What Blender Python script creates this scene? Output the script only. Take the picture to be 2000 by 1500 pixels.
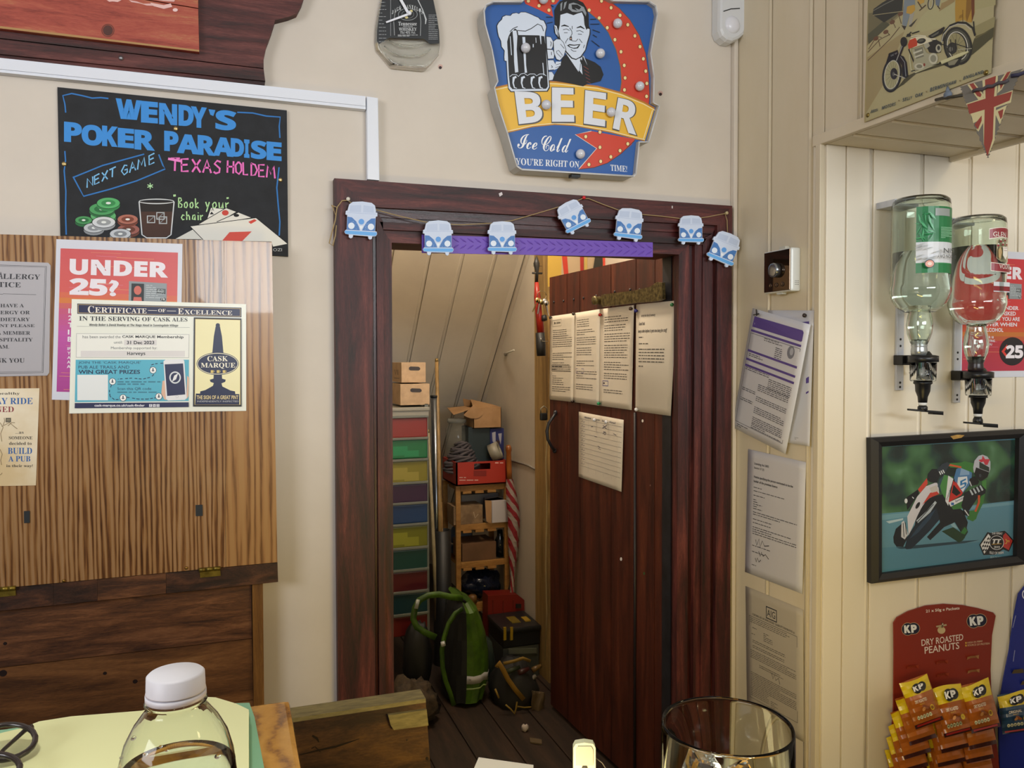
import bpy, math, random
from mathutils import Vector, Matrix
random.seed(7)
for _o in list(bpy.data.objects): bpy.data.objects.remove(_o)
SC = bpy.context.scene; COL = SC.collection
R = math.radians
# ---------------------------------------------------------------- camera
H = 1.20; FPX = 1550.0; YAW, PIT, ROL = R(19.65), R(1.896), R(-0.247)
_f = Vector((math.sin(YAW)*math.cos(PIT), math.cos(YAW)*math.cos(PIT), -math.sin(PIT)))
_r = Vector((math.cos(YAW), -math.sin(YAW), 0)); _u = _r.cross(_f)
CR = _r*math.cos(ROL)+_u*math.sin(ROL); CU = -_r*math.sin(ROL)+_u*math.cos(ROL); CF = _f
CP = Vector((0, 0, H))
cam = bpy.data.cameras.new('camera'); cam.sensor_width = 36; cam.lens = FPX/2000*36; cam.clip_start = .02
co = bpy.data.objects.new('camera', cam); COL.objects.link(co)
m_ = Matrix((CR, CU, -CF)).transposed().to_4x4(); m_.translation = CP; co.matrix_world = m_
SC.camera = co
# ---------------------------------------------------------------- light and exposure
SC.view_settings.view_transform = 'Standard'; SC.view_settings.look = 'None'
SC.view_settings.exposure = 0.16; SC.view_settings.gamma = 1; SC.view_settings.use_curve_mapping = False
wd = bpy.data.worlds.new('world'); SC.world = wd; wd.use_nodes = True
wd.node_tree.nodes['Background'].inputs[0].default_value = (.92, .93, 1, 1)
wd.node_tree.nodes['Background'].inputs[1].default_value = .10
def area(name, loc, tgt, sx, sy, col, e, spread=180):
    l = bpy.data.lights.new(name, 'AREA'); l.shape = 'RECTANGLE'; l.size = sx; l.size_y = sy; l.color = col; l.energy = e
    l.spread = R(spread)
    o = bpy.data.objects.new(name, l); COL.objects.link(o); o.location = loc
    o.rotation_euler = (Vector(tgt)-Vector(loc)).to_track_quat('-Z', 'Y').to_euler(); return o
area('window_light', (1.0, -2.62, 1.78), (.75, 1.6, 1.5), 2.4, .5, (.90, .955, 1), 74)
area('side_fill_light', (-2.1, -.3, 1.75), (1.2, 1.2, 1.6), 1.8, .8, (.93, .95, 1), 44)  # fill added from the left to lift the grooved boards and beam
area('warm_ceiling_lamp', (2.25, -.6, 2.45), (1.6, 1.39, .8), .3, .3, (1, .80, .45), 5)
area('under_counter_lamp', (.62, .62, .70), (.85, 1.6, .62), .5, .08, (1, .72, .20), 1.5, 150)
def point(name, loc, col, e, r=.05):
    l = bpy.data.lights.new(name, 'POINT'); l.color = col; l.energy = e; l.shadow_soft_size = r
    o = bpy.data.objects.new(name, l); COL.objects.link(o); o.location = loc; return o
point('cupboard_lamp', (.80, 2.2, 1.98), (1, .86, .68), 25.0, .06)
area('under_counter_lamp', (.62, .62, .70), (.85, 1.6, .62), .5, .08, (1, .72, .20), 1.5, 150)
point('counter_lamp', (.19, .46, .875), (1, .78, .42), .6, .02)
area('table_fill_light', (-.25, .35, 2.55), (-.25, .5, .8), .2, .2, (1, .96, .84), .9, 42)  # fill added overhead to brighten the table papers, no known lamp
# ---------------------------------------------------------------- helpers
def ray(px, py): return CF + CR*((px-1000)/FPX) - CU*((py-750)/FPX)
class Pl:
    """a plane where flat things hang; n points towards the room"""
    def __init__(s, o, n): s.o = Vector(o); s.n = Vector(n).normalized()
    def at(s, px, py, off=0):
        d = ray(px, py); o = s.o+s.n*off; return CP + d*((o-CP).dot(s.n)/d.dot(s.n))
    def to(s, off): return Pl(s.o+s.n*off, s.n)
WALL = Pl((0, 1.70, 0), (0, -1, 0)); RW = Pl((1.208, 0, 0), (-1, 0, 0)); BW = Pl((0, 1.39, 0), (0, -1, 0))
LEAF = Pl((0, 1.645, 0), (0, -1, 0))
def depth(px, py, z): return CP + ray(px, py)*z          # a point so many metres out along the view axis
def hexc(h):
    h = h.lstrip('#'); v = [int(h[i:i+2], 16)/255 for i in (0, 2, 4)]
    return tuple(c/12.92 if c <= .04045 else ((c+.055)/1.055)**2.4 for c in v)+(1,)
_mats = {}
def M(col, rough=.6, metal=0, emit=0, coat=0, name=None):
    k = (col, rough, metal, emit, coat)
    if k in _mats: return _mats[k]
    m = bpy.data.materials.new(name or 'paint'); m.use_nodes = True; b = m.node_tree.nodes['Principled BSDF']
    b.inputs['Base Color'].default_value = hexc(col); b.inputs['Roughness'].default_value = rough
    b.inputs['Metallic'].default_value = metal; b.inputs['Coat Weight'].default_value = coat
    if emit: b.inputs['Emission Color'].default_value = hexc(col); b.inputs['Emission Strength'].default_value = emit
    _mats[k] = m; return m
def nodes(name, rough=.6, metal=0, coat=0):
    m = bpy.data.materials.new(name); m.use_nodes = True; t = m.node_tree; b = t.nodes['Principled BSDF']
    b.inputs['Roughness'].default_value = rough; b.inputs['Metallic'].default_value = metal; b.inputs['Coat Weight'].default_value = coat
    return m, t, b
def ramp(t, stops):
    r = t.nodes.new('ShaderNodeValToRGB'); e = r.color_ramp.elements
    while len(e) < len(stops): e.new(.5)
    for i, (p, c) in enumerate(stops): e[i].position = p; e[i].color = hexc(c)
    return r
def coords(t, sc, rot=(0, 0, 0), loc=(0, 0, 0)):
    g = t.nodes.new('ShaderNodeNewGeometry'); mp = t.nodes.new('ShaderNodeMapping')
    mp.inputs['Scale'].default_value = sc; mp.inputs['Rotation'].default_value = rot; mp.inputs['Location'].default_value = loc
    t.links.new(g.outputs['Position'], mp.inputs[0]); return mp
def noise(t, mp, s, d=4, r=.6, dist=0):
    n = t.nodes.new('ShaderNodeTexNoise'); n.inputs['Scale'].default_value = s; n.inputs['Detail'].default_value = d
    n.inputs['Roughness'].default_value = r; n.inputs['Distortion'].default_value = dist
    t.links.new(mp.outputs[0], n.inputs['Vector']); return n
def bump(t, b, src, st=.2, dist=.002):
    u = t.nodes.new('ShaderNodeBump'); u.inputs['Strength'].default_value = st; u.inputs['Distance'].default_value = dist
    t.links.new(src, u.inputs['Height']); t.links.new(u.outputs[0], b.inputs['Normal'])
def m_noise(name, c1, c2, sc=8, rough=.6, stretch=(1, 1, 1), bs=.15, coat=0, lo=.35, hi=.65, metal=0):
    m, t, b = nodes(name, rough, metal, coat); mp = coords(t, stretch); n = noise(t, mp, sc, 5)
    r = ramp(t, [(lo, c1), (hi, c2)]); t.links.new(n.outputs[0], r.inputs[0]); t.links.new(r.outputs[0], b.inputs['Base Color'])
    if bs: bump(t, b, n.outputs[0], bs)
    return m
def m_wood(name, cols, stretch, sc=6, rough=.45, bs=.25, coat=0, fine=60, dist=.6, loc=(0, 0, 0), wave=None):
    """grain stretched along one axis; wave = (axis, scale, distortion) adds bands"""
    m, t, b = nodes(name, rough, 0, coat); mp = coords(t, stretch, loc=loc); n = noise(t, mp, sc, 6, .62, dist)
    f = noise(t, mp, fine, 2, .7); src = n.outputs[0]
    if wave:
        w = t.nodes.new('ShaderNodeTexWave'); w.bands_direction = wave[0]; w.inputs['Scale'].default_value = wave[1]
        w.inputs['Distortion'].default_value = wave[2]; w.inputs['Detail'].default_value = 4; w.inputs['Detail Scale'].default_value = wave[3]
        w.inputs['Detail Roughness'].default_value = .65
        t.links.new(mp.outputs[0], w.inputs['Vector'])
        x = t.nodes.new('ShaderNodeMix'); x.inputs[0].default_value = .62
        t.links.new(n.outputs[0], x.inputs[2]); t.links.new(w.outputs['Fac'], x.inputs[3]); src = x.outputs[0]
    y = t.nodes.new('ShaderNodeMix'); y.inputs[0].default_value = .22
    t.links.new(src, y.inputs[2]); t.links.new(f.outputs[0], y.inputs[3])
    r = ramp(t, [(.5+(p-.5)*.55, c) for p, c in cols]); t.links.new(y.outputs[0], r.inputs[0]); t.links.new(r.outputs[0], b.inputs['Base Color'])
    bump(t, b, y.outputs[0], bs); return m
def m_glass(name, col='#f4fbf6', rough=.0, ior=1.46):
    m, t, b = nodes(name, rough); b.inputs['Base Color'].default_value = hexc(col); b.inputs['Transmission Weight'].default_value = 1
    b.inputs['IOR'].default_value = ior; return m
def m_clear(name, col, alpha, rough=.1):
    m, t, b = nodes(name, rough); b.inputs['Base Color'].default_value = hexc(col); b.inputs['Alpha'].default_value = alpha; return m

class MB:
    """collects shapes into ONE mesh; M is the current transform, mat the current slot"""
    def __init__(s): s.v = []; s.f = []; s.mi = []; s.sm = []; s.mats = []; s.M = Matrix(); s.cur = 0; s.smooth = False
    def mat(s, m):
        if m not in s.mats: s.mats.append(m)
        s.cur = s.mats.index(m); return s
    def add(s, vs, fs, smooth=None):
        n = len(s.v); s.v += [s.M @ Vector(p) for p in vs]
        s.f += [[n+i for i in f] for f in fs]; s.mi += [s.cur]*len(fs); s.sm += [s.smooth if smooth is None else smooth]*len(fs)
        return s
    def box(s, a, b, bev=0):
        x0, x1 = sorted((a[0], b[0])); y0, y1 = sorted((a[1], b[1])); z0, z1 = sorted((a[2], b[2]))
        if bev:
            return s.hexa([(x0, y0, z0), (x1, y0, z0), (x1, y1, z0), (x0, y1, z0)], [(x0, y0, z1), (x1, y0, z1), (x1, y1, z1), (x0, y1, z1)], bev)
        return s.hexa([(x0, y0, z0), (x1, y0, z0), (x1, y1, z0), (x0, y1, z0)], [(x0, y0, z1), (x1, y0, z1), (x1, y1, z1), (x0, y1, z1)])
    def hexa(s, lo, hi, bev=0):
        P = [Vector(p) for p in lo]+[Vector(p) for p in hi]
        F = [(3, 2, 1, 0), (4, 5, 6, 7), (0, 1, 5, 4), (1, 2, 6, 5), (2, 3, 7, 6), (3, 0, 4, 7)]
        if not bev: return s.add(P, F)
        import bmesh
        bm = bmesh.new(); bv = [bm.verts.new(p) for p in P]
        for f in F: bm.faces.new([bv[i] for i in f])
        bmesh.ops.bevel(bm, geom=list(bm.edges), offset=bev, segments=2, affect='EDGES', profile=.6)
        bm.verts.index_update(); s.add([v.co[:] for v in bm.verts], [[v.index for v in f.verts] for f in bm.faces]); bm.free(); return s
    def slab(s, pts, vec, cap=True):
        """polygon (3-D points) extruded along vec"""
        n = len(pts); P = [Vector(p) for p in pts]; v = Vector(vec); Q = [p+v for p in P]
        nn = Vector((0, 0, 0))
        for i in range(n): nn += P[i].cross(P[(i+1) % n])
        if nn.dot(v) > 0: P.reverse(); Q.reverse()
        F = [list(range(n)), list(range(2*n-1, n-1, -1))] if cap else []
        F += [[i, n+i, n+(i+1) % n, (i+1) % n] for i in range(n)]
        return s.add(P+Q, F)
    def tube(s, path, r, seg=8, cap=True, smooth=True):
        P = [Vector(p) for p in path]; n = len(P); rr = r if isinstance(r, (list, tuple)) else [r]*n
        vs = []; fs = []; up = None
        for i in range(n):
            t = (P[min(i+1, n-1)]-P[max(i-1, 0)]).normalized()
            if up is None:
                a = Vector((0, 0, 1)) if abs(t.z) < .9 else Vector((1, 0, 0)); up = t.cross(a).normalized()
            up = (up-t*up.dot(t)).normalized(); w = t.cross(up)
            for k in range(seg):
                an = 2*math.pi*k/seg; vs.append(P[i]+(up*math.cos(an)+w*math.sin(an))*rr[i])
        for i in range(n-1):
            for k in range(seg): k2 = (k+1) % seg; fs.append((i*seg+k, i*seg+k2, (i+1)*seg+k2, (i+1)*seg+k))
        if cap: fs.append(list(range(seg))[::-1]); fs.append([(n-1)*seg+k for k in range(seg)])
        return s.add(vs, fs, smooth)
    def lathe(s, prof, o=(0, 0, 0), ax=(0, 0, 1), seg=24, smooth=True, squash=1):
        """prof: (radius, height) pairs along ax"""
        ax = Vector(ax).normalized(); a = Vector((1, 0, 0)) if abs(ax.x) < .9 else Vector((0, 1, 0))
        e1 = ax.cross(a).normalized(); e2 = ax.cross(e1); o = Vector(o); vs = []; fs = []
        for r, h in prof:
            for k in range(seg):
                an = 2*math.pi*k/seg; vs.append(o+ax*h+(e1*math.cos(an)+e2*math.sin(an)*squash)*max(r, 1e-5))
        for i in range(len(prof)-1):
            for k in range(seg): k2 = (k+1) % seg; fs.append((i*seg+k, i*seg+k2, (i+1)*seg+k2, (i+1)*seg+k))
        if prof[0][0] > 1e-4: fs.append(list(range(seg))[::-1])
        if prof[-1][0] > 1e-4: fs.append([(len(prof)-1)*seg+k for k in range(seg)])
        return s.add(vs, fs, smooth)
    def ball(s, c, r, seg=12, sc=(1, 1, 1)):
        vs = []; fs = []; n = seg//2
        for i in range(n+1):
            th = math.pi*i/n
            for k in range(seg):
                an = 2*math.pi*k/seg
                vs.append((c[0]+r*sc[0]*math.sin(th)*math.cos(an), c[1]+r*sc[1]*math.sin(th)*math.sin(an), c[2]+r*sc[2]*math.cos(th)))
        for i in range(n):
            for k in range(seg): k2 = (k+1) % seg; fs.append((i*seg+k, (i+1)*seg+k, (i+1)*seg+k2, i*seg+k2))
        return s.add(vs, fs, True)
    def grid(s, rows, smooth=True, thick=0, nrm=None):
        """rows of 3-D points; thick makes a closed sheet along nrm"""
        h = len(rows); w = len(rows[0]); vs = [Vector(p) for r_ in rows for p in r_]
        fs = [(i*w+j, i*w+j+1, (i+1)*w+j+1, (i+1)*w+j) for i in range(h-1) for j in range(w-1)]
        if thick:
            n = len(vs); k = Vector(nrm)*thick; vs += [p-k for p in vs]
            fs += [tuple(n+i for i in reversed(f)) for f in fs]
            e = [j for j in range(w)]+[i*w+w-1 for i in range(1, h)]+[(h-1)*w+j for j in range(w-2, -1, -1)]+[i*w for i in range(h-2, 0, -1)]
            fs += [(e[(q+1) % len(e)], e[q], n+e[q], n+e[(q+1) % len(e)]) for q in range(len(e))]
        return s.add(vs, fs, smooth)
    def build(s, name, mat=None, parent=None, label=None, cat=None, group=None, kind=None, origin=None):
        if mat: s.mats = [mat] if not s.mats else s.mats
        me = bpy.data.meshes.new(name); V = s.v
        if origin is None:
            xs = [p.x for p in V]; ys = [p.y for p in V]; zs = [p.z for p in V]
            origin = Vector(((min(xs)+max(xs))/2, (min(ys)+max(ys))/2, min(zs)))
        origin = Vector(origin)
        me.from_pydata([tuple(p-origin) for p in V], [], s.f)
        for m in s.mats: me.materials.append(m)
        me.polygons.foreach_set('material_index', s.mi); me.polygons.foreach_set('use_smooth', s.sm); me.update()
        o = bpy.data.objects.new(name, me); COL.objects.link(o)
        if parent:
            o.parent = parent; o.location = origin-wloc(parent)
        else: o.location = origin
        o['wl'] = 0; del o['wl']
        _wl[o.name] = origin
        props(o, label, cat, group, kind); return o
_wl = {}
def wloc(o): return _wl[o.name]
def props(o, label=None, cat=None, group=None, kind=None):
    if label: o['label'] = label
    if cat: o['category'] = cat
    if group: o['group'] = group
    if kind: o['kind'] = kind
def thing(name, loc, label, cat, group=None, kind=None):
    o = bpy.data.objects.new(name, None); o.empty_display_size = .02; COL.objects.link(o); o.location = loc; _wl[o.name] = Vector(loc)
    props(o, label, cat, group, kind); return o
def pbox(mb, pl, q, d0, d1):
    """a block: pixel quad q (TL,TR,BR,BL) on plane pl between offsets d0 (back) and d1 (front)"""
    f = [pl.at(p[0], p[1], d1) for p in q]; n = pl.n*(d1-d0)
    return mb.slab(f, -n)
# ---------------------------------------------------------------- lettering and flat print
_tc = {}; _txt = []
FONTS = {'serif': (0x1D400, 0x1D41A, 0x1D7CE), 'script': (0x1D4D0, 0x1D4EA, None), 'isans': (0x1D63C, 0x1D656, None), 'sansb': (0x1D5D4, 0x1D5EE, 0x1D7EC), 'iserif': (0x1D468, 0x1D482, None)}
def glyphs(s, font, off):
    if font == 'sansb' and len(s) > 7: font, off = 'sans', .022
    k = (s, font, off)
    if k in _tc: return _tc[k]
    b = s
    if font in FONTS:
        U, L, D = FONTS[font]; b = ''
        for c in s:
            if 'A' <= c <= 'Z': b += chr(U+ord(c)-65)
            elif 'a' <= c <= 'z': b += chr(L+ord(c)-97)
            elif D and '0' <= c <= '9': b += chr(D+ord(c)-48)
            else: b += c
    if not _txt:
        cu = bpy.data.curves.new('t', 'FONT'); cu.resolution_u = 3; o = bpy.data.objects.new('t', cu); COL.objects.link(o); _txt.append(o)
    o = _txt[0]; o.data.body = b; o.data.offset = off; bpy.context.view_layer.update()
    me = o.evaluated_get(bpy.context.evaluated_depsgraph_get()).to_mesh()
    vs = [(v.co.x, v.co.y) for v in me.vertices]; fs = [tuple(p.vertices) for p in me.polygons]
    o.evaluated_get(bpy.context.evaluated_depsgraph_get()).to_mesh_clear()
    _tc[k] = (vs, fs); return vs, fs
STROKES = {'N': [[(0, 0), (.05, 1), (.8, 0), (.8, 1)]], 'E': [[(.7, 1), (0, .95), (.02, 0), (.7, .05)], [(0, .5), (.6, .55)]], 'X': [[(0, 1), (.8, 0)], [(.8, 1), (0, 0)]],
 'T': [[(0, .95), (.9, 1)], [(.45, 1), (.4, 0)]], 'G': [[(.75, .85), (.4, 1), (0, .5), (.35, 0), (.75, .15), (.75, .5), (.4, .48)]], 'A': [[(0, 0), (.4, 1), (.8, 0)], [(.15, .4), (.7, .4)]],
 'M': [[(0, 0), (.15, 1), (.5, .3), (.85, 1), (1, 0)]], 'S': [[(.7, .9), (.35, 1), (.08, .75), (.6, .4), (.55, .1), (.2, 0), (0, .12)]], 'H': [[(0, 0), (.05, 1)], [(.7, 0), (.75, 1)], [(0, .5), (.75, .55)]],
 'O': [[(.4, 1), (.05, .7), (.1, .15), (.45, 0), (.75, .3), (.7, .8), (.4, 1)]], 'L': [[(0, 1), (.05, 0), (.6, .05)]], 'D': [[(.05, 1), (.05, 0), (.5, .1), (.75, .5), (.5, .92), (0, 1)]],
 'B': [[(.05, 1), (.05, 0), (.5, .05), (.6, .3), (.1, .55), (.5, .75), (.4, 1), (0, 1)]], 'o': [[(.3, .6), (.05, .4), (.1, .05), (.35, 0), (.55, .25), (.45, .55), (.3, .6)]],
 'k': [[(0, 1), (.05, 0)], [(.45, .6), (.05, .28), (.5, 0)]], 'y': [[(0, .6), (.25, .05)], [(.5, .6), (.1, -.4)]], 'u': [[(0, .6), (.05, .05), (.35, .05), (.5, .6), (.55, 0)]],
 'r': [[(0, .6), (.05, 0)], [(.05, .4), (.4, .6)]], 'c': [[(.5, .5), (.25, .6), (.02, .25), (.25, 0), (.5, .08)]], 'h': [[(0, 1), (.02, 0)], [(.02, .35), (.3, .6), (.45, .4), (.48, 0)]],
 'a': [[(.5, .6), (.15, .55), (.05, .1), (.35, .05), (.5, .55), (.52, 0)]], 'i': [[(.1, .6), (.12, 0)], [(.12, .82), (.14, .88)]], '"': [[(0, 1.1), (.05, .85)], [(.2, 1.12), (.22, .88)]], ' ': []}
WID = {'M': 1.25, 'i': .4, ' ': .55, 'r': .6, '"': .45}
def quadmap(q):
    (ax, ay), (bx, by), (cx, cy), (dx, dy) = q
    # projective map unit square (0,0)=TL,(1,0)=TR,(1,1)=BR,(0,1)=BL
    sx = ax-bx+cx-dx; sy = ay-by+cy-dy; dx1 = bx-cx; dx2 = dx-cx; dy1 = by-cy; dy2 = dy-cy; det = dx1*dy2-dx2*dy1
    g = (sx*dy2-dx2*sy)/det; h = (dx1*sy-sx*dy1)/det
    a = bx-ax+g*bx; b = dx-ax+h*dx; d = by-ay+g*by; e = dy-ay+h*dy
    return lambda u, v: ((a*u+b*v+ax)/(g*u+h*v+1), (d*u+e*v+ay)/(g*u+h*v+1))
class Art:
    """flat print on a plane. Shapes are given in the frame set by view(x0,y0,scale) or by quad()"""
    def __init__(s, pl, off=.0006, step=.00001, rough=.5, coat=0, surf=None):
        s.pl = pl; s.off = off; s.step = step; s.mb = MB(); s.map = lambda x, y: (x, y); s.rough = rough; s.coat = coat; s.surf = surf
    def view(s, x0, y0, k): s.map = lambda x, y: (x0+x*k, y0+y*k); return s
    def quad(s, q, w=1, h=1):
        m = quadmap(q); s.map = lambda x, y: m(x/w, y/h); return s
    def pt(s, x, y):
        px, py = s.map(x, y)
        return s.surf(px, py, s.off) if s.surf else s.pl.at(px, py, s.off)
    def _c(s, c): s.off += s.step; s.mb.mat(M(c, s.rough, coat=s.coat) if isinstance(c, str) else c)
    def poly(s, c, pts, keep=False):
        if not keep: s._c(c)
        P = [s.pt(*p) for p in pts]; a = 0
        for i in range(len(pts)): x0, y0 = pts[i]; x1, y1 = pts[(i+1) % len(pts)]; a += x0*y1-x1*y0
        if a > 0: P.reverse()
        if len(P) > 4:
            from mathutils.geometry import tessellate_polygon
            uv = [Vector((p[0], p[1], 0)) for p in (pts if a <= 0 else pts[::-1])]
            tr = tessellate_polygon([uv]); F = []
            for t in tr:
                A, B, C = [uv[i] for i in t]; cr = (B-A).cross(C-A).z
                F.append(t if cr < 0 else t[::-1])
            s.mb.add(P, F)
        else: s.mb.add(P, [list(range(len(P)))])
        return s
    def rect(s, c, x0, y0, x1, y1): return s.poly(c, [(x0, y0), (x1, y0), (x1, y1), (x0, y1)])
    def frame(s, c, x0, y0, x1, y1, w):
        for q in ((x0, y0, x1, y0+w), (x0, y1-w, x1, y1), (x0, y0+w, x0+w, y1-w), (x1-w, y0+w, x1, y1-w)): s.rect(c, *q)
        return s
    def ell(s, c, cx, cy, rx, ry=None, rot=0, n=20):
        ry = ry or rx; ca, sa = math.cos(R(rot)), math.sin(R(rot))
        return s.poly(c, [(cx+rx*math.cos(t)*ca-ry*math.sin(t)*sa, cy+rx*math.cos(t)*sa+ry*math.sin(t)*ca) for t in [2*math.pi*i/n for i in range(n)]])
    def ring(s, c, cx, cy, rx, ry, w, rot=0, n=28, a0=0, a1=360):
        ca, sa = math.cos(R(rot)), math.sin(R(rot)); s._c(c)
        def p(k, t): return (cx+(rx-k)*math.cos(t)*ca-(ry-k)*math.sin(t)*sa, cy+(rx-k)*math.cos(t)*sa+(ry-k)*math.sin(t)*ca)
        for i in range(n):
            t0 = R(a0+(a1-a0)*i/n); t1 = R(a0+(a1-a0)*(i+1)/n); s.poly(c, [p(0, t0), p(0, t1), p(w, t1), p(w, t0)], keep=True)
        return s
    def line(s, c, pts, w, keep=False):
        if not keep: s._c(c)
        ws = w if isinstance(w, (list, tuple)) else [w]*len(pts)
        L = []; Rr = []
        for i, (x, y) in enumerate(pts):
            x0, y0 = pts[max(i-1, 0)]; x1, y1 = pts[min(i+1, len(pts)-1)]; l = math.hypot(x1-x0, y1-y0) or 1
            nx, ny = -(y1-y0)/l*ws[i]/2, (x1-x0)/l*ws[i]/2; L.append((x+nx, y+ny)); Rr.append((x-nx, y-ny))
        for i in range(len(pts)-1): s.poly(c, [L[i], L[i+1], Rr[i+1], Rr[i]], keep=True)
        return s
    def text(s, c, t, x0, y0, x1=None, y1=None, h=None, font='sans', off=0, arc=0, slant=0, q=None):
        """fit text into box x0,y0,x1,y1 (current frame); h only: cap height with natural width, centred if x1 given"""
        vs, fs = glyphs(t, font, off)
        if not vs: return s
        s._c(c); xs = [v[0] for v in vs]; ys = [v[1] for v in vs]; a, b = min(xs), max(xs); lo, hi = min(ys), max(ys)
        if q: m = quadmap(q)
        P = []
        for x, y in vs:
            u = (x-a)/(b-a); w = (hi-y)/(hi-lo)
            if q: X, Y = m(u, w)
            elif h is None:
                X = x0+(x1-x0)*u; Y = y0+(y1-y0)*w
            else:
                k = h/.7; X = x0+(x-a)*k if x1 is None else (x0+x1)/2+(x-(a+b)/2)*k; Y = y0+h-y*k
            Y += arc*(4*(u-.5)**2)-arc; X += slant*(1-w)
            P.append(s.pt(X, Y))
        F = []
        for f in fs: F.append(f)
        s.mb.add(P, F); return s
    def hand(s, c, t, x0, y0, h, w, slope=0, gap=.25, kx=.8):
        s._c(c); x = x0
        for ch in t:
            for st in STROKES.get(ch, []):
                s.line(c, [(x+p[0]*h*kx, y0+h-p[1]*h+slope*(x+p[0]*h*kx-x0)) for p in st], w, keep=True)
            x += (WID.get(ch, .8)+gap)*h*kx
        return s
    def scrib(s, c, x0, y0, x1, w, lh, n, slope=0, dens=.8, seed=1):
        """small print too fine to read: broken word-length dashes"""
        rr = random.Random(seed); s._c(c)
        for i in range(n):
            y = y0+i*lh; x = x0; e = x1 if rr.random() > .25 else x0+(x1-x0)*rr.uniform(.3, .9)
            while x < e:
                l = rr.uniform(1.5, 6)*w*1.6; l = min(l, e-x)
                s.poly(c, [(x, y+slope*(x-x0)), (x+l, y+slope*(x+l-x0)), (x+l, y+w+slope*(x+l-x0)), (x, y+w+slope*(x-x0))], keep=True)
                x += l+w*1.1/dens
        return s
    def build(s, name, parent, **k):
        return s.mb.build(name, None, parent, **k) if s.mb.v else None
def sheet(pl, q, off, th, mat, name, parent, **k):
    mb = MB(); pbox(mb, pl, q, off, off+th); return mb.build(name, mat, parent, **k)
def ctr(pl, q): return sum((pl.at(*p) for p in q), Vector())/len(q)
# ---------------------------------------------------------------- materials of the setting
m_wall = m_noise('cream_plaster', '#cec5b9', '#d6cdc1', 3.2, .7, bs=.10)
m_panel = m_noise('cream_gloss_paint', '#cfc3a8', '#d6cbb4', 5, .42, (1, 1, .4), bs=.05)
m_panel2 = m_noise('cream_alcove_paint', '#e4dcca', '#e8e0d0', 5, .38, (1, 1, .4), bs=.05)
m_cupb = m_noise('cupboard_paint', '#b9b0a2', '#c4bbac', 4, .6, bs=.05)
REDC = [(.25, '#1e0b0c'), (.45, '#3c1617'), (.6, '#50211f'), (.78, '#6c342e')]
m_red_v = m_wood('red_stained_wood', REDC, (14, 14, 1.2), 3, .55, .5)
m_red_h = m_wood('red_stained_wood_rail', REDC, (1.2, 14, 14), 3, .55, .5)
m_dark_v = m_wood('dark_moulding_wood', [(.3, '#1c0a0b'), (.55, '#3c1516'), (.8, '#5a2826')], (16, 16, 1.2), 3, .35, .5)
m_dark_h = m_wood('dark_moulding_rail', [(.3, '#1c0a0b'), (.55, '#3c1516'), (.8, '#5a2826')], (1.2, 16, 16), 3, .35, .5)
m_floor = m_wood('dark_floor_wood', [(.3, '#1d140d'), (.6, '#33241a'), (.8, '#443022')], (10, 1, 10), 3, .6, .3)
# ---------------------------------------------------------------- setting
def wx(px, y, py=700):
    d = ray(px, py); return d.x/d.y*y
def wy(px, x, py=700):
    d = ray(px, py); return d.y/d.x*x
TOPZ = 2.62
fl = MB().box((-2.2, -2.7, -.05), (2.6, 1.70, 0)).box((.1, 1.7, -.05), (1.4, 4.7, 0)).build('floor', m_floor, kind='structure')
for i in range(9):
    x0 = .16+i*.13; MB().box((x0, 1.83, 0), (x0+.126, 4.3, .006), .0015).build('plank', m_floor, fl)
xl, xr = wx(750, 1.7), wx(1345, 1.7)+.032
ztop = WALL.at(1044, 470).z
wb = MB().box((-1.6, 1.70, 0), (xl, 1.80, TOPZ)).box((xr, 1.70, 0), (1.30, 1.80, TOPZ)).box((xl, 1.70, ztop), (xr, 1.80, TOPZ)).build('wall_back', m_wall, kind='structure')
# small marks of the plaster: old screw holes
for q in ((860, 132, 3), (1290, 184, 3), (1533, 209, 2)):
    pl = RW if q[0] > 1500 else WALL
    a = Art(pl, .0045 if pl is RW else .0008); a.ell('#c9a59a', q[0], q[1]-2, q[2]+1.5); a.ell('#2b0f0f', q[0], q[1], q[2]); a.build('screw_hole', wb)
MB().box((-2.3, -2.8, 0), (2.6, -2.7, TOPZ)).build('wall_rear', m_wall, kind='structure')
MB().box((-2.3, -2.7, 0), (-2.2, 1.8, TOPZ)).box((-2.2, 1.70, 0), (-1.6, 1.80, TOPZ)).build('wall_left', m_wall, kind='structure')
MB().box((2.6, -2.7, 0), (2.7, 1.48, TOPZ)).build('wall_far_right', m_wall, kind='structure')
MB().box((-2.3, -2.8, TOPZ), (2.7, 1.80, TOPZ+.08)).build('ceiling', m_wall, kind='structure')
# right return wall of grooved boards
BACKY = 1.39
wr = MB().box((1.209, BACKY+.001, 0), (1.30, 1.6995, TOPZ)).build('wall_right', m_panel, kind='structure')
def vboard(pl, a, b, z0, z1, parent, mat, bead=True, axis='y'):
    mb = MB(); t = .006; g = .0022
    if axis == 'y': mb.box((pl.o.x-t, a-g, z0), (pl.o.x, b+g, z1), .0012) if a > b else mb.box((pl.o.x-t, a+g, z0), (pl.o.x, b-g, z1), .0012)
    else: mb.box((a+g, pl.o.y-t, z0), (b-g, pl.o.y, z1), .0012)
    if bead:
        e = b
        if axis == 'y':
            for k in (.006, ): mb.tube([(pl.o.x-.0035, b+k*1.2+.001, z0), (pl.o.x-.0035, b+k*1.2+.001, z1)], .0045, 8)
        else: mb.tube([(b-.0085, pl.o.y-.0035, z0), (b-.0085, pl.o.y-.0035, z1)], .0045, 8)
    return mb.build('board', mat, parent)
ZS = BW.at(1640, 285).z                                     # underside of the beam
ys = [1.698, wy(1508, 1.208), wy(1587, 1.208), wy(1611, 1.208)]
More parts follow.
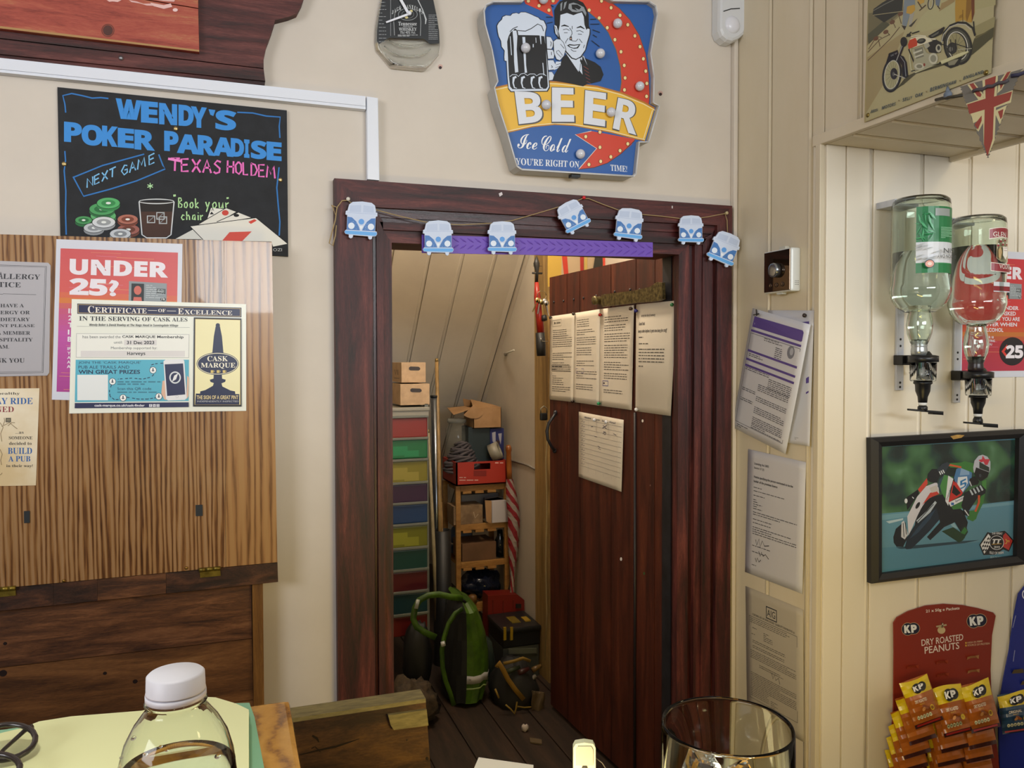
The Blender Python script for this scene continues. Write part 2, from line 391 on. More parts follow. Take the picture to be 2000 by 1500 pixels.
for i in range(3): vboard(RW, ys[i], ys[i+1], 0 if i < 2 else ZS+.02, TOPZ, wr, m_panel, i < 2)
tr = MB().box((1.195, BACKY-.004, 0), (1.207, ys[3]+.020, ZS-.001), .002); tr.build('trim_1', m_panel, kind='structure')
# corner batten beside the door frame
xb0 = wx(1429, 1.69); MB().box((xb0, 1.684, 0), (1.2005, 1.6995, TOPZ), .003).build('trim_2', m_wall, kind='structure')
# alcove wall behind the optics
wa = MB().box((1.208, BACKY+.0, 0), (2.6, BACKY+.09, TOPZ)).build('wall_alcove', m_panel2, kind='structure')
gx = [1.209]+[wx(p, BACKY) for p in (1646, 1698, 1796, 1889, 1980)]
dx = gx[-1]-gx[-2]
while gx[-1] < 2.45: gx.append(gx[-1]+dx)
for i in range(len(gx)-1): vboard(BW, gx[i], gx[i+1], 0, ZS if gx[i] < 1.5 else TOPZ, wa, m_panel2, i > 0, 'x')
# boxed beam over the alcove
xe = BW.at(1848, 300).x
bm_ = MB().box((1.2085, .35, ZS+.004), (xe, BACKY-.007, TOPZ)).build('ceiling_beam', m_panel, kind='structure')
ysp = ys[1]-ys[2]; yy = [BACKY-.0075]+[wy(1683, 1.208)-.0*ysp]
while yy[-1] > .45: yy.append(yy[-1]-ysp)
for i in range(len(yy)-1): vboard(RW, yy[i], yy[i+1], ZS+.022, TOPZ, bm_, m_panel)
MB().box((1.195, .35, ZS-.002), (1.208, BACKY+.021, ZS+.021), .002).build('trim_3', m_panel, kind='structure')
gy = [BACKY-.0075, BW.at(1800, 300).y-.09, BACKY-.19, BACKY-.29, BACKY-.39, BACKY-.49, BACKY-.59, BACKY-.69, BACKY-.79, BACKY-.89, BACKY-.99]
for i in range(len(gy)-1):
    mb = MB().box((1.2085, gy[i+1]+.002, ZS-.002), (xe, gy[i]-.002, ZS+.004), .001)
    mb.tube([(1.21, gy[i+1]+.008, ZS-.001), (xe-.002, gy[i+1]+.008, ZS-.001)], .0035, 6); mb.build('board', m_panel, bm_)
MB().box((xe, .35, ZS-.012), (xe+.012, BACKY-.008, TOPZ), .002).build('trim_4', m_panel, kind='structure')
# door frame (architrave, mouldings, stops)
fr = thing('door_frame', (wx(1040, 1.68), 1.68, 0), None, None, kind='structure')
def fp(name, q, a, b, mat, n=1):
    mb = MB(); P = [WALL.at(p[0], p[1], b) for p in q]; mb.slab(P, -WALL.n*(b-a)); return mb.build(name, mat, fr)
fp('architrave', [(653, 348), (727, 404.5), (737, 1850), (664, 1850)], .0005, .024, m_red_v)
fp('architrave', [(653, 348), (1430, 402), (1401, 440), (727, 404.5)], .0005, .024, m_red_h)
fp('architrave', [(1430, 402), (1423, 1850), (1394, 1850), (1401, 440)], .0005, .024, m_red_v)
fp('moulding', [(728, 406), (735, 413), (744, 1850), (738, 1850)], .0005, .012, m_dark_v)
fp('moulding', [(735, 413), (748, 432), (756, 1850), (744, 1850)], .0005, .019, m_red_v)
fp('moulding', [(728, 406), (1400, 441), (1391, 457), (735, 424)], .0005, .014, m_dark_h)
fp('moulding', [(735, 424), (1391, 457), (1380, 466), (742, 433)], .0005, .008, m_dark_h)
fp('moulding', [(742, 433), (1380, 466), (1372, 478), (748, 448)], .0005, .019, m_red_h)
fp('moulding', [(1400, 441), (1393, 1850), (1386, 1850), (1391, 457)], .0005, .008, m_dark_v)
fp('moulding', [(1391, 457), (1384, 1850), (1366, 1850), (1373, 466)], .0005, .019, m_red_v)
fp('moulding', [(1373, 476), (1366, 1850), (1352, 1850), (1357, 476)], .0005, .014, m_red_v)
fp('moulding', [(1357, 476), (1352, 1850), (1340, 1850), (1345, 476)], -.010, .002, m_dark_v)
fp('stop', [(748, 449), (765, 474), (772, 1850), (756, 1850)], -.10, .010, m_red_v)
fp('stop', [(748, 449), (1346, 477), (1326, 497), (765, 474)], -.10, .010, m_red_h)
fp('stop', [(1346, 477), (1340, 1850), (1319, 1850), (1326, 497)], -.012, .010, m_red_v)
# a lamp of old paint scars on the frame
a = Art(WALL, .0243); a.poly('#cfc9cc', [(974, 378), (980, 375), (982, 380), (976, 384)]); a.rect('#c8c0c0', 1312, 402, 1314, 407); a.build('paint_scar', fr)
# cupboard shell
RWX = 1.10
CL = Pl((0, 2.94, 1.61), (0, -1.04, -1)); CRW = Pl((RWX, 0, 0), (-1, 0, 0))
MB().box((.12, 1.80, 0), (.16, 4.6, 2.9)).build('wall_cupboard_left', m_cupb, kind='structure')
cw = MB().box((RWX, 2.66, 0), (1.18, 4.6, 1.98)).box((1.30, 1.80, 0), (1.38, 2.66, 2.9)).box((RWX, 2.66, 1.98), (1.38, 2.74, 2.9)).box((1.18, 2.66, 0), (1.38, 2.70, 1.98)).build('wall_cupboard_right', m_cupb, kind='structure')
cc = MB(); zc = lambda y: 1.61-1.04*(y-2.94)
cc.hexa([(.12, 1.80, zc(1.80)), (1.38, 1.80, zc(1.80)), (1.38, 4.49, 0), (.12, 4.49, 0)], [(.12, 1.80, zc(1.80)+.08), (1.38, 1.80, zc(1.80)+.08), (1.38, 4.57, 0), (.12, 4.57, 0)])
cc = cc.build('ceiling_cupboard', m_cupb, kind='structure')
bx = [.17, CL.at(769, 484).x, CL.at(839, 503).x, CL.at(905, 498).x, CL.at(969.5, 498).x, CL.at(1026, 498).x]
while bx[1]-bx[0] > .16: bx.insert(1, bx[1]-.11)
for i in range(len(bx)-1):
    a, b = bx[i]+.003, bx[i+1]-.003; mb = MB(); n = Vector((0, -1.04, -1)).normalized()*.006
    P = [Vector((a, 1.82, zc(1.82)-.0005)), Vector((b, 1.82, zc(1.82)-.0005)), Vector((b, 4.4, zc(4.4)-.0005)), Vector((a, 4.4, zc(4.4)-.0005))]
    mb.slab([p+n for p in P], -n)
    mb.tube([Vector((b-.008, 1.82, zc(1.82)))+n*.8, Vector((b-.008, 4.4, zc(4.4)))+n*.8], .0035, 6); mb.build('board', m_cupb, cc)
# cover strip along the slope, seam of the wall board
sq = [CRW.at(1026, 498), CRW.at(1048, 524), CRW.at(948, 800), CRW.at(930, 800)]
mb = MB(); mb.slab([Vector((RWX-.02, 2.72, zc(2.72)-.01)), Vector((RWX-.02, 2.72, zc(2.72)-.085)), Vector((RWX-.02, 4.2, zc(4.2)-.085)), Vector((RWX-.02, 4.2, zc(4.2)-.01))], (.0195, 0, 0)); mb.build('trim_5', m_cupb, kind='structure')
for dz_ in (.004, .088): MB().tube([(RWX-.021, 2.72, zc(2.72)-dz_), (RWX-.021, 4.15, zc(4.15)-dz_)], .0018, 6).build('shadow_gap_line', M('#4a443c', .8), cw)  # dark tubes painted in as the shadow gaps along the strip
m_edge = m_wood('cupboard_edge_wood', [(.3, '#7d6238'), (.7, '#a98a54')], (12, 12, 1), 3, .5, .2)
MB().box((RWX-.010, 2.662, 0), (RWX-.0005, 2.80, 1.75), .003).build('trim_6', m_edge, kind='structure')
y1 = wy(1000, RWX, 902)
mb = MB().tube([CRW.at(996, 899, .002), CRW.at(1030, 908, .002), CRW.at(1056, 922, .002)], .004, 6); mb.build('seam', M('#8d8780'), cw)
# ---------------------------------------------------------------- open door
DO = Vector((1.048, 1.84, 0)); DD = Vector((-.037, .72, 0)).normalized()
DP = Pl(DO, (-DD.y, DD.x, 0))
def dtop(px): return 541.5-.2156*(px-1076)
m_door = m_wood('mahogany_door_wood', [(.25, '#2c0f08'), (.5, '#43190d'), (.68, '#542413'), (.88, '#6e3a1e')], (9, 9, .9), 3, .5, .3)
dr = thing('door_1', DO, None, None, kind='structure')
pp = [1073.5, 1108, 1133, 1194, 1243, 1280, 1322]
for i in range(len(pp)-1):
    a, b = DP.at(pp[i], dtop(pp[i])), DP.at(pp[i+1]-1.3, dtop(pp[i+1]))
    mb = MB(); mb.slab([a, b, Vector((b.x, b.y, .02)), Vector((a.x, a.y, .02))], -DP.n*.026); mb.build('plank', m_door, dr)
m_iron = m_noise('black_iron', '#15151a', '#26262c', 20, .45, bs=.3)
a, b = DP.at(1294, 470, .003), DP.at(1311, 470, .003)
MB().slab([Vector((a.x, a.y, 1.46)), Vector((b.x, b.y, 1.46)), Vector((b.x, b.y, .02)), Vector((a.x, a.y, .02))], -DP.n*.0028).build('iron_band', m_iron, dr)
J = [DP.at(1240.5, y, .002) for y in (806, 1100)]; MB().tube([J[0], Vector((J[0].x, J[0].y, .02))], .0045, 8).build('cable', M('#1a1216', .5), dr)
m_brass = m_noise('hammered_brass', '#3a3018', '#756840', 110, .35, bs=.25, metal=.6)
mb = MB(); q = [(1174, 576), (1186, 574), (1240, 567), (1270, 560), (1282, 551), (1293, 552), (1294, 584), (1284, 588), (1240, 592), (1186, 598), (1174, 599)]
mb.slab([DP.at(x, y, .022) for x, y in q], -DP.n*.009)
mb.lathe([(.005, 0), (.011, .001), (.013, .006), (.011, .012), (.014, .02), (.012, .026), (.003, .029)], DP.at(1174, 587, .001), DP.n, 16)
mb.build('strap_bar', m_brass, dr, label='hammered brass bar')
for i, (x, y) in enumerate(((1082, 590), (1101, 588), (1121, 585), (1140, 582), (1181, 577), (1201, 570), (1231, 566), (1250, 566), (1165, 578))):
    MB().lathe([(.004, 0), (.004, .002), (.001, .0035)], DP.at(x, y, .0003), DP.n, 8).build('nail', m_iron, dr)
hp = [DP.at(x, y, o) for x, y, o in ((1085, 806, .003), (1082, 812, .02), (1072, 826, .034), (1068, 842, .04), (1070, 858, .038), (1077, 872, .024), (1083, 880, .004))]
hd = MB().tube(hp, [.006, .005, .005, .006, .005, .005, .006], 8); hd.ball(hp[0], .009, 8); hd.ball(hp[-1], .009, 8); hd.build('door_handle', m_iron, dr)
for i, (x, y, c, r) in enumerate(((1255, 822, '#e8e4da', 3), (1213, 1092, '#e2e0da', 3.5), (1258, 1120, '#2f5a34', 3), (1270, 948, '#7a5a4a', 2))):
    a = Art(DP, .0006); a.ell(c, x, y, r*.6, r); a.build('fleck', dr)
# recess past the door top: lamp-lit yellow painted as strips, with red straps
rec = thing('lit_recess_strips', (1.26, 2.4, 1.35), 'painted lamp-lit yellow strips and red straps behind the top of the open door', 'cloth')
RC = Pl((1.28, 0, 0), (-1, 0, 0))
mb = MB(); RB = Pl((0, 2.63, 0), (0, -1, 0))
sheet(RB, [(1070, 440), (1098, 440), (1096, 560), (1070, 560)], 0, .004, M('#a88a38', .5), 'lamp_glow_strip', rec)
sheet(RB, [(1098, 440), (1290, 440), (1290, 560), (1096, 560)], 0, .004, M('#a08c70', .7), 'backing', rec)
st = Art(RB, .006)
st.poly('#a32a1a', [(1091, 440), (1103, 440), (1112, 560), (1104, 560)]); st.poly('#8d1f1a', [(1132, 440), (1140, 440), (1140, 560), (1134, 560)])
st.poly('#a88f4c', [(1141, 440), (1147, 440), (1147, 560), (1141, 560)]); st.poly('#23231f', [(1166, 480), (1176, 480), (1177, 522), (1158, 526)])
st.poly('#c04030', [(1176, 480), (1190, 480), (1184, 520), (1178, 520)]); st.poly('#b09650', [(1197, 440), (1246, 440), (1246, 506), (1196, 514)])
st.build('stripes', rec)
def proj(P):
    d = Vector(P)-CP; z = d.dot(CF); return (1000+FPX*d.dot(CR)/z, 750-FPX*d.dot(CU)/z)
def sc(pts, x0, y0, k): return [(x0+x*k, y0+y*k) for x, y in pts]
WHITE = '#e4e4ea'
# ---------------------------------------------------------------- painted wooden sign, top left
C1 = 1/3
m_sb = m_wood('dark_red_sign_wood', [(.25, '#26100f'), (.5, '#4c211e'), (.7, '#683631'), (.9, '#7d4a44')], (1.0, 12, 12), 4, .6, .6)
m_pl = m_wood('worn_red_plaque_wood', [(.22, '#7c2e22'), (.45, '#a04636'), (.62, '#ab5640'), (.8, '#b08050')], (1.4, 10, 10), 4, .6, .5)
sg = thing('wooden_sign', WALL.at(250, 160), 'large scroll-edged dark red wooden sign with a lighter red plaque, above white trunking', 'sign')
def wslab(pts, a, b, mat, name, parent, pl=WALL, **k):
    P = [pl.at(p[0], p[1], b) for p in pts]; return MB().slab(P, -pl.n*(b-a)).build(name, mat, parent, **k)
edge = sc([(1800, -220), (1795, -60), (1770, 20), (1740, 78), (1690, 98), (1612, 118), (1590, 190), (1560, 270), (1545, 340)], 0, 0, C1)
wslab([(-90, -76)]+edge+sc([(1545, 352)], 0, 0, C1)+[(515, 133), (-90, 64)], .0008, .022, m_sb, 'plank', sg)
wslab([(-90, 66), (515, 134.8), (518, 158), (-90, 96)], .0008, .022, m_sb, 'plank', sg)
wslab([(-90, 97), (518, 159), (517, 166), (-90, 104)], .0008, .016, m_sb, 'plank', sg)
wslab([(-90, -62), (387, 17.5), (389, 101.5), (-90, 45)], .0225, .034, m_pl, 'plaque_plank', sg)
wslab([(-90, -90), (387, -50), (387, 15.5), (-90, -64)], .0225, .034, m_pl, 'plaque_plank', sg)
a = Art(WALL, .0345).view(0, 0, C1)
a.poly('#e2b9b4', [(610, -10), (700, -10), (712, 0), (690, 12), (660, 8), (640, 10)]); a.poly('#dcb0ac', [(755, 0), (800, 8), (840, 22), (900, 20), (905, 34), (860, 32), (820, 20), (770, 12)])
a.poly('#e2b9b4', [(880, 15), (960, 30), (1000, 20), (1010, 40), (960, 52), (900, 36)]); a.poly('#dcb0ac', [(905, -10), (1030, -10), (1020, 10), (960, 6), (920, 0)]); a.ell('#e8c8c4', 1027, 58, 15, 10)
a.ell('#4a2218', 632, 178, 29, 30); a.ring('#6a3020', 632, 178, 38, 38, 5); a.build('lettering', sg)
for q_ in ([(-90, 40), (389, 97.5), (389, 101), (-90, 44.5)],): a = Art(WALL, .0346); a.poly('#a8824e', q_); a.build('bare_edge', sg)
MB().lathe([(.004, 0), (.004, .003), (.001, .004)], WALL.at(236.5, 114, .022), WALL.n, 10).build('nail', M('#9b9ba0', .3, .8), sg)
# ---------------------------------------------------------------- white trunking
m_pvc = M('#dfe4ee', .35)
tk = thing('cable_trunking', WALL.at(400, 160), 'white plastic cable trunking running along the wall then down to the door frame', 'trunking')
wslab([(-90, 103.5), (714, 188), (714.5, 213.5), (-90, 132)], .0008, .018, m_pvc, 'channel', tk)
wslab([(-90, 105.5), (714, 190), (714.3, 207), (-90, 125.5)], .018, .0205, m_pvc, 'lid', tk)
wslab([(716, 188.3), (738.3, 191.6), (741, 352), (717.3, 350)], .0008, .018, m_pvc, 'channel', tk)
wslab([(717.2, 189.5), (737.3, 192), (740, 352), (718.5, 350)], .018, .0205, m_pvc, 'lid', tk)
# ---------------------------------------------------------------- chalkboard
m_cb = m_noise('chalkboard_black', '#17191d', '#202328', 30, .75, bs=.05)
cb = thing('chalkboard', WALL.at(338, 500), 'black chalkboard advertising a poker game, blue letters and drawn cards', 'chalkboard')
wslab([(112, 170), (560.3, 215.5), (563, 501), (118, 470)], .0006, .0066, m_cb, 'panel', cb)
a = Art(WALL, .0068, rough=.8).view(0, 0, C1)
BL = '#3f8fdc'
for (t, q) in (('WENDY\'S', [(678, 575), (1385, 655), (1385, 768), (695, 700)]),):
    xs = [(678, 830, 'W', 575, 705), (826, 925, 'E', 590, 724), (932, 1038, 'N', 602, 735), (1046, 1135, 'D', 612, 742), (1118, 1212, 'Y', 622, 752), (1214, 1262, "'", 633, 690), (1262, 1385, 'S', 640, 768)]
for x0, x1, c, y0, y1 in xs:
    s_ = .06
    if c == "'": a.poly(BL, [(1222, 640), (1262, 645), (1250, 680), (1232, 672)]); continue
    a.text(BL, c, 0, 0, q=[(x0, y0), (x1, y0+(x1-x0)*s_*1.6), (x1, y1), (x0, y1-(x1-x0)*s_*1.2)], font='sansb', off=.035)
xs = [(375, 480, 'P', 712, 838), (478, 602, 'O', 726, 858), (598, 690, 'K', 735, 862), (690, 785, 'E', 748, 870), (788, 908, 'R', 758, 884),
      (962, 1046, 'P', 765, 890), (1036, 1168, 'A', 782, 906), (1158, 1262, 'R', 790, 914), (1248, 1368, 'A', 800, 920), (1352, 1430, 'D', 808, 922), (1430, 1462, 'I', 816, 926), (1470, 1562, 'S', 820, 936), (1562, 1650, 'E', 828, 944)]
for x0, x1, c, y0, y1 in xs:
    a.text(BL, c, 0, 0, q=[(x0, y0), (x1, y0+(x1-x0)*.09), (x1, y1), (x0, y1-(x1-x0)*.08)], font='sansb', off=.035)
for seg in ([(385, 660), (380, 610), (368, 560), (420, 548), (480, 560), (540, 575), (590, 572), (635, 577)], [(1390, 658), (1480, 662), (1560, 680), (1642, 686), (1636, 740), (1640, 808)],
            [(380, 885), (384, 940), (376, 1000), (386, 1120), (384, 1250), (388, 1375)], [(1635, 980), (1622, 1100), (1630, 1200), (1640, 1300), (1636, 1380)],
            [(428, 1040), (600, 970), (845, 903)], [(930, 905), (955, 970), (968, 990), (800, 1060), (640, 1110), (490, 1150), (460, 1095), (428, 1035)]):
    a.line('#3478c0', seg, 8)
a.hand('#7fc0ee', 'NEXT', 510, 1048, 52, 8, slope=-.42); a.hand('#7fc0ee', 'GAME', 712, 975, 56, 8, slope=-.40)
a.hand('#ec74c4', 'TEXAS', 1000, 925, 75, 11, slope=.06); a.line('#f08ad0', [(985, 930), (1065, 945)], 14); a.hand('#ec74c4', 'HOLDEM', 1332, 940, 72, 10, slope=.12, gap=.14, kx=.68)
a.hand('#b7e2a4', '"', 1018, 1145, 50, 7); a.hand('#b7e2a4', 'Book', 1045, 1160, 56, 7, slope=.03, gap=.1, kx=.66); a.hand('#b7e2a4', 'your', 1205, 1160, 58, 7, slope=.03, gap=.1, kx=.75); a.hand('#b7e2a4', '"', 1330, 1160, 40, 7); a.hand('#b7e2a4', 'chair', 1062, 1238, 50, 7, slope=.02, gap=.08, kx=.72)
for d in ((0, 18), (16, 8), (16, -8), (0, -18)): a.line('#b9e8b0', [(880-d[0], 1090-d[1]), (880+d[0], 1090+d[1])], 5)
def chip(x, y, r, c, hi):
    a.ell(c, x, y+14, r, r*.5); a.ell(hi, x, y, r, r*.48); a.ell(c, x, y, r*.62, r*.28); a.ell('#e8ece8', x, y, r*.22, r*.1); a.ring('#1b1d20', x, y, r+2, r*.48+2, 3)
for x, y, r, c, h in ((605, 1265, 75, '#3f8a54', '#5fae70'), (598, 1225, 75, '#2f6f42', '#4f9f62'), (635, 1190, 68, '#3a8a50', '#58b06c'), (490, 1290, 50, '#2f6f42', '#4d9a5e'), (752, 1345, 66, '#6e4034', '#a0645a'), (748, 1285, 60, '#7c4436', '#b07060'), (550, 1335, 60, '#8f9396', '#c4c8ca'), (608, 1302, 68, '#9a9ea0', '#d4d8da'), (705, 1370, 62, '#8a8e92', '#c8ccd0')): chip(x, y, r, c, h)
a.poly('#2a2624', [(818, 1180), (1018, 1180), (1005, 1380), (985, 1395), (850, 1395), (832, 1380)]); a.poly('#4a342c', [(825, 1240), (1012, 1240), (1000, 1370), (970, 1388), (860, 1388), (838, 1370)])
a.line('#cfd3d6', [(815, 1182), (832, 1375), (860, 1394), (975, 1394), (1002, 1375), (1020, 1182)], 7); a.ring('#d4d8da', 917, 1180, 104, 16, 6)
for x, y in ((885, 1285), (955, 1290), (940, 1265)): a.frame('#b9c0c4', x-24, y-22, x+24, y+22, 5); a.line('#8a9094', [(x-20, y+18), (x+20, y-18)], 4)
a.poly('#e3e2da', [(1212, 1285), (1235, 1218), (1310, 1225), (1250, 1290)]); a.poly('#dedcd2', [(1160, 1315), (1325, 1218), (1385, 1240), (1270, 1310)]); a.poly('#e3e1d8', [(1270, 1300), (1395, 1245), (1470, 1275), (1300, 1305)])
a.poly('#d9d8ce', [(1028, 1400), (1130, 1345), (1200, 1402)]); a.poly('#e2e0d6', [(1112, 1325), (1500, 1276), (1686, 1428), (1600, 1445), (1590, 1415), (1185, 1408)])
for l in ([(1112, 1325), (1500, 1276), (1686, 1428)], [(1112, 1325), (1190, 1405)], [(1212, 1285), (1235, 1216)], [(1160, 1315), (1325, 1218), (1385, 1240)], [(1270, 1300), (1395, 1245)]): a.line('#1a1b1e', l, 4)
a.ell('#c94a40', 1320, 1247, 20, 16); a.poly('#1a1b1e', [(1240, 1240), (1254, 1256), (1228, 1256)]); a.ell('#1a1b1e', 1385, 1262, 16, 9); a.poly('#d0483c', [(1455, 1300), (1490, 1284), (1505, 1292), (1470, 1312)])
a.poly('#d8564a', [(1345, 1360), (1475, 1356), (1420, 1412), (1300, 1412)])
a.text('#c8ccd0', 'OZI', 1600, 1455, 1652, 1472, font='sans'); a.text('#1a1b1e', 'A', 1238, 1218, 1254, 1236)
a.build('chalk_drawing', cb)
for x, y in ((125.5, 320.5), (343.5, 251.5), (547.5, 351.5)):
    MB().lathe([(.0042, 0), (.004, .002), (.0015, .0026)], WALL.at(x, y, .0066), WALL.n, 12).build('screw', M('#cbb27a', .3, .8), cb)
# ---------------------------------------------------------------- fold-up wooden leaf and its cabinet
def m_zebra(name, c, scx, seed, rough, coat):
    m, t, b = nodes(name, rough, 0, coat); mp = coords(t, (1, 1, .055), loc=(seed, 0, seed)); w = t.nodes.new('ShaderNodeTexWave')
    w.bands_direction = 'X'; w.inputs['Scale'].default_value = scx; w.inputs['Distortion'].default_value = 8; w.inputs['Detail'].default_value = 3.5
    w.inputs['Detail Scale'].default_value = 1.3; w.inputs['Detail Roughness'].default_value = .62; t.links.new(mp.outputs[0], w.inputs['Vector'])
    n = noise(t, mp, 120, 5, .7, .4); big = noise(t, mp, 12, 2, .5); fi = noise(t, coords(t, (1, 1, .05)), 260, 3, .7)
    def mix(a_, b_, f):
        x = t.nodes.new('ShaderNodeMix'); x.inputs[0].default_value = f; t.links.new(a_, x.inputs[2]); t.links.new(b_, x.inputs[3]); return x.outputs[0]
    v = mix(mix(mix(w.outputs['Fac'], n.outputs[0], .50), big.outputs[0], .28), fi.outputs[0], .22)
    r = ramp(t, c); t.links.new(v, r.inputs[0]); t.links.new(r.outputs[0], b.inputs['Base Color']); bump(t, b, v, .12); return m
m_zeb = m_zebra('zebrano_veneer', [(.29, '#3a2312'), (.38, '#664226'), (.46, '#8c6238'), (.57, '#a07a50'), (.72, '#a88460')], 34, 3.1, .30, .3)
m_zeb2 = m_zebra('zebrano_veneer_pale', [(.26, '#4c2f1a'), (.36, '#7c5632'), (.46, '#a27648'), (.62, '#ab8252')], 20, 7.7, .30, .3)
m_rail = m_wood('dark_rail_wood', [(.3, '#241309'), (.5, '#3f2415'), (.7, '#5a3620')], (3, 10, 10), 5, .5, .4)
m_plk = m_wood('walnut_plank', [(.28, '#3a2112'), (.5, '#5f3a20'), (.68, '#7c5030'), (.85, '#8f6440')], (1.3, 9, 11), 5, .5, .3)
lf = thing('folding_table_leaf', LEAF.at(300, 1150), 'zebra-striped wooden fold-up table leaf covered with notices, hinged along its bottom edge', 'table leaf')
def ls(pts, a_, b_, mat, name, parent=lf, **k): return wslab(pts, a_, b_, mat, name, parent, LEAF, **k)
ls([(-90, 455), (437, 469.8), (441, 1107.4), (-90, 1157.5)], -.018, 0, m_zeb, 'veneer_panel')
ls([(437.6, 469.9), (531, 472.5), (541.7, 1098), (441.6, 1107.3)], -.018, 0, m_zeb2, 'veneer_panel')
for i, (x0, x1) in enumerate(((-90, 104), (104.4, 190), (190.4, 324), (324.4, 542))):
    yt = lambda x: 1149.6-.0938*x; ybm = lambda x: 1193-.1040*x
    ls([(x0, yt(x0)), (x1, yt(x1)), (x1+(1.2 if i == 3 else 0), ybm(x1)), (x0, ybm(x0))], -.05, -.0035, m_rail if i != 2 else m_plk, 'rail_block')
for (x, y) in ((388, 1113.5), (-12, 1152)):
    mb = MB(); P0, P1 = LEAF.at(x, y, .001), LEAF.at(x+43, y-4, .001)
    for k in range(3):
        A = P0.lerp(P1, k/3+.01); B = P0.lerp(P1, (k+1)/3-.01); mb.tube([A, B], .0042, 10)
    mb.slab([LEAF.at(x+2, y+3, -.001), LEAF.at(x+42, y-1, -.001), LEAF.at(x+43, y+11, -.001), LEAF.at(x+3, y+15, -.001)], -LEAF.n*.0025)
    mb.build('hinge', m_noise('aged_brass', '#6b5a22', '#a8923c', 40, .35, metal=.7), lf)
for q in ([(46.6, 998.5), (58, 998), (58, 1021), (47, 1021.8)], [(382, 986.5), (395.5, 986), (396, 1007.5), (382.5, 1008.3)]): ls(q, 0, .002, M('#20262a', .5), 'rubber_pad')
for x, y in ((125, 1134), (364, 1109)): MB().lathe([(.003, 0), (.003, .002), (.001, .003)], LEAF.at(x, y, 0), LEAF.n, 8).build('screw', M('#a07c3c', .3, .8), lf)
cbn = thing('wall_cabinet', LEAF.at(260, 1500, -.05), 'brown plank-fronted wall cabinet below the fold-up leaf', 'cabinet')
cl_ = lambda pts, name, m, a_=-.052, b_=-.022: ls(pts, a_, b_, m, name, cbn)
cl_([(-90, 1203), (491, 1142.5), (492, 1246.5), (-90, 1314)], 'plank', m_plk)
m_plk2 = m_wood('walnut_plank_warm', [(.28, '#4a2c14'), (.5, '#6d4522'), (.7, '#87592f'), (.88, '#956a3e')], (1.1, 9, 9), 3, .5, .25, loc=(3, 0, 5))
cl_([(-90, 1315.5), (492, 1247.8), (494.5, 1366), (-90, 1447)], 'plank', m_plk2)
cl_([(-90, 1448.5), (494.5, 1367.5), (497, 1500), (-90, 1590)], 'plank', m_plk2)
cl_([(492.6, 1142.3), (513.5, 1140), (518, 1560), (497.6, 1562)], 'post', m_wood('cabinet_post_wood', [(.3, '#5a3715'), (.6, '#7d5424'), (.85, '#9a6c34')], (10, 10, 1), 4, .5, .3), -.052, -.012)
for x, y, r_ in ((6, 1315, 8), (205, 1315, 4), (264, 1331, 5), (10, 1257, 4)): a = Art(LEAF, -.0218); a.ell('#22110a', x, y, r_, r_*.8, -15); a.build('knot', cbn)
# ---------------------------------------------------------------- notices on the leaf
NOT = 'notices on the wooden leaf'
nt = thing('allergy_notice', LEAF.at(50, 733), 'silver-grey rounded allergy notice plate cut off by the picture edge', 'notice')
ls([(-90, 506), (94, 513.2), (98.5, 518), (96, 728), (92, 733.5), (-90, 737)], .0003, .0023, M('#b9b6ba', .3, .35), 'plate', nt)
a = Art(LEAF, .0025).view(0, 500, .307)
K = '#2a2a30'
a.line(K, [(-260, 50), (295, 66), (274, 742), (-260, 752)], 3); a.line(K, [(-260, 58), (287, 72), (267, 734), (-260, 744)], 2)
a.text(K, 'FOOD', -230, 96, -20, 142, font='serif')
a.text(K, 'A', -8, 100, 18, 146, font='serif'); a.text(K, 'LLERGY', 20, 0, q=[(20, 112), (256, 118), (254, 150), (18, 146)], font='serif')
a.text(K, 'NOTICE', 0, 0, q=[(-110, 162), (132, 168), (132, 200), (-110, 196)], font='serif')
a.line(K, [(-200, 238), (16, 243), (22, 240), (230, 246)], 2)
for t, x0, x1, y in (('IF YOU HAVE A', -150, 152, 304), ('FOOD ALLERGY OR', -210, 190, 348), ('SPECIAL DIETARY', -190, 190, 392), ('REQUIREMENT PLEASE', -255, 220, 434), ('ASK A MEMBER', -105, 192, 478), ('OF OUR HOSPITALITY', -240, 208, 521), ('TEAM.', -60, 58, 566), ('THANK YOU', -120, 156, 650)):
    hh = 29 if 'THANK' in t else 23; a.text(K, t, x0, y, x1, y+hh, font='serif')
a.build('lettering', nt)
m_cream = m_noise('aged_cream_card', '#d9c194', '#efe6d0', 6, .5, bs=0)
nt = thing('rhyme_poster', LEAF.at(30, 947), 'aged cream card with blue and red rhyme lettering, below the grey allergy notice', 'poster')
ls([(-90, 760), (77, 758.3), (70, 948), (-90, 951)], .0003, .0011, m_cream, 'card', nt)
a = Art(LEAF, .0013).view(0, 500, .307); BU = '#2a62a8'
for t, x0, x1, y, h, c, f in (('A healthy', -60, 126, 866, 20, '#4a4238', 'serif'), ('DAY RIDE', -70, 208, 902, 40, BU, 'serif'), ('RUINED', -130, 88, 958, 36, '#8c3038', 'serif'), ('...as', 98, 150, 1117, 14, '#5a5248', 'serif'), ('SOMEONE', 56, 206, 1147, 20, '#4a4238', 'serif'),
                           ('decided to', 58, 201, 1182, 20, '#4a4238', 'serif'), ('BUILD', 50, 204, 1220, 40, BU, 'serif'), ('A PUB', 54, 193, 1272, 36, BU, 'serif'), ('in their way!', 40, 208, 1326, 22, '#4a4238', 'serif')):
    a.text(c, t, x0, y, x1, y+h, font=f)
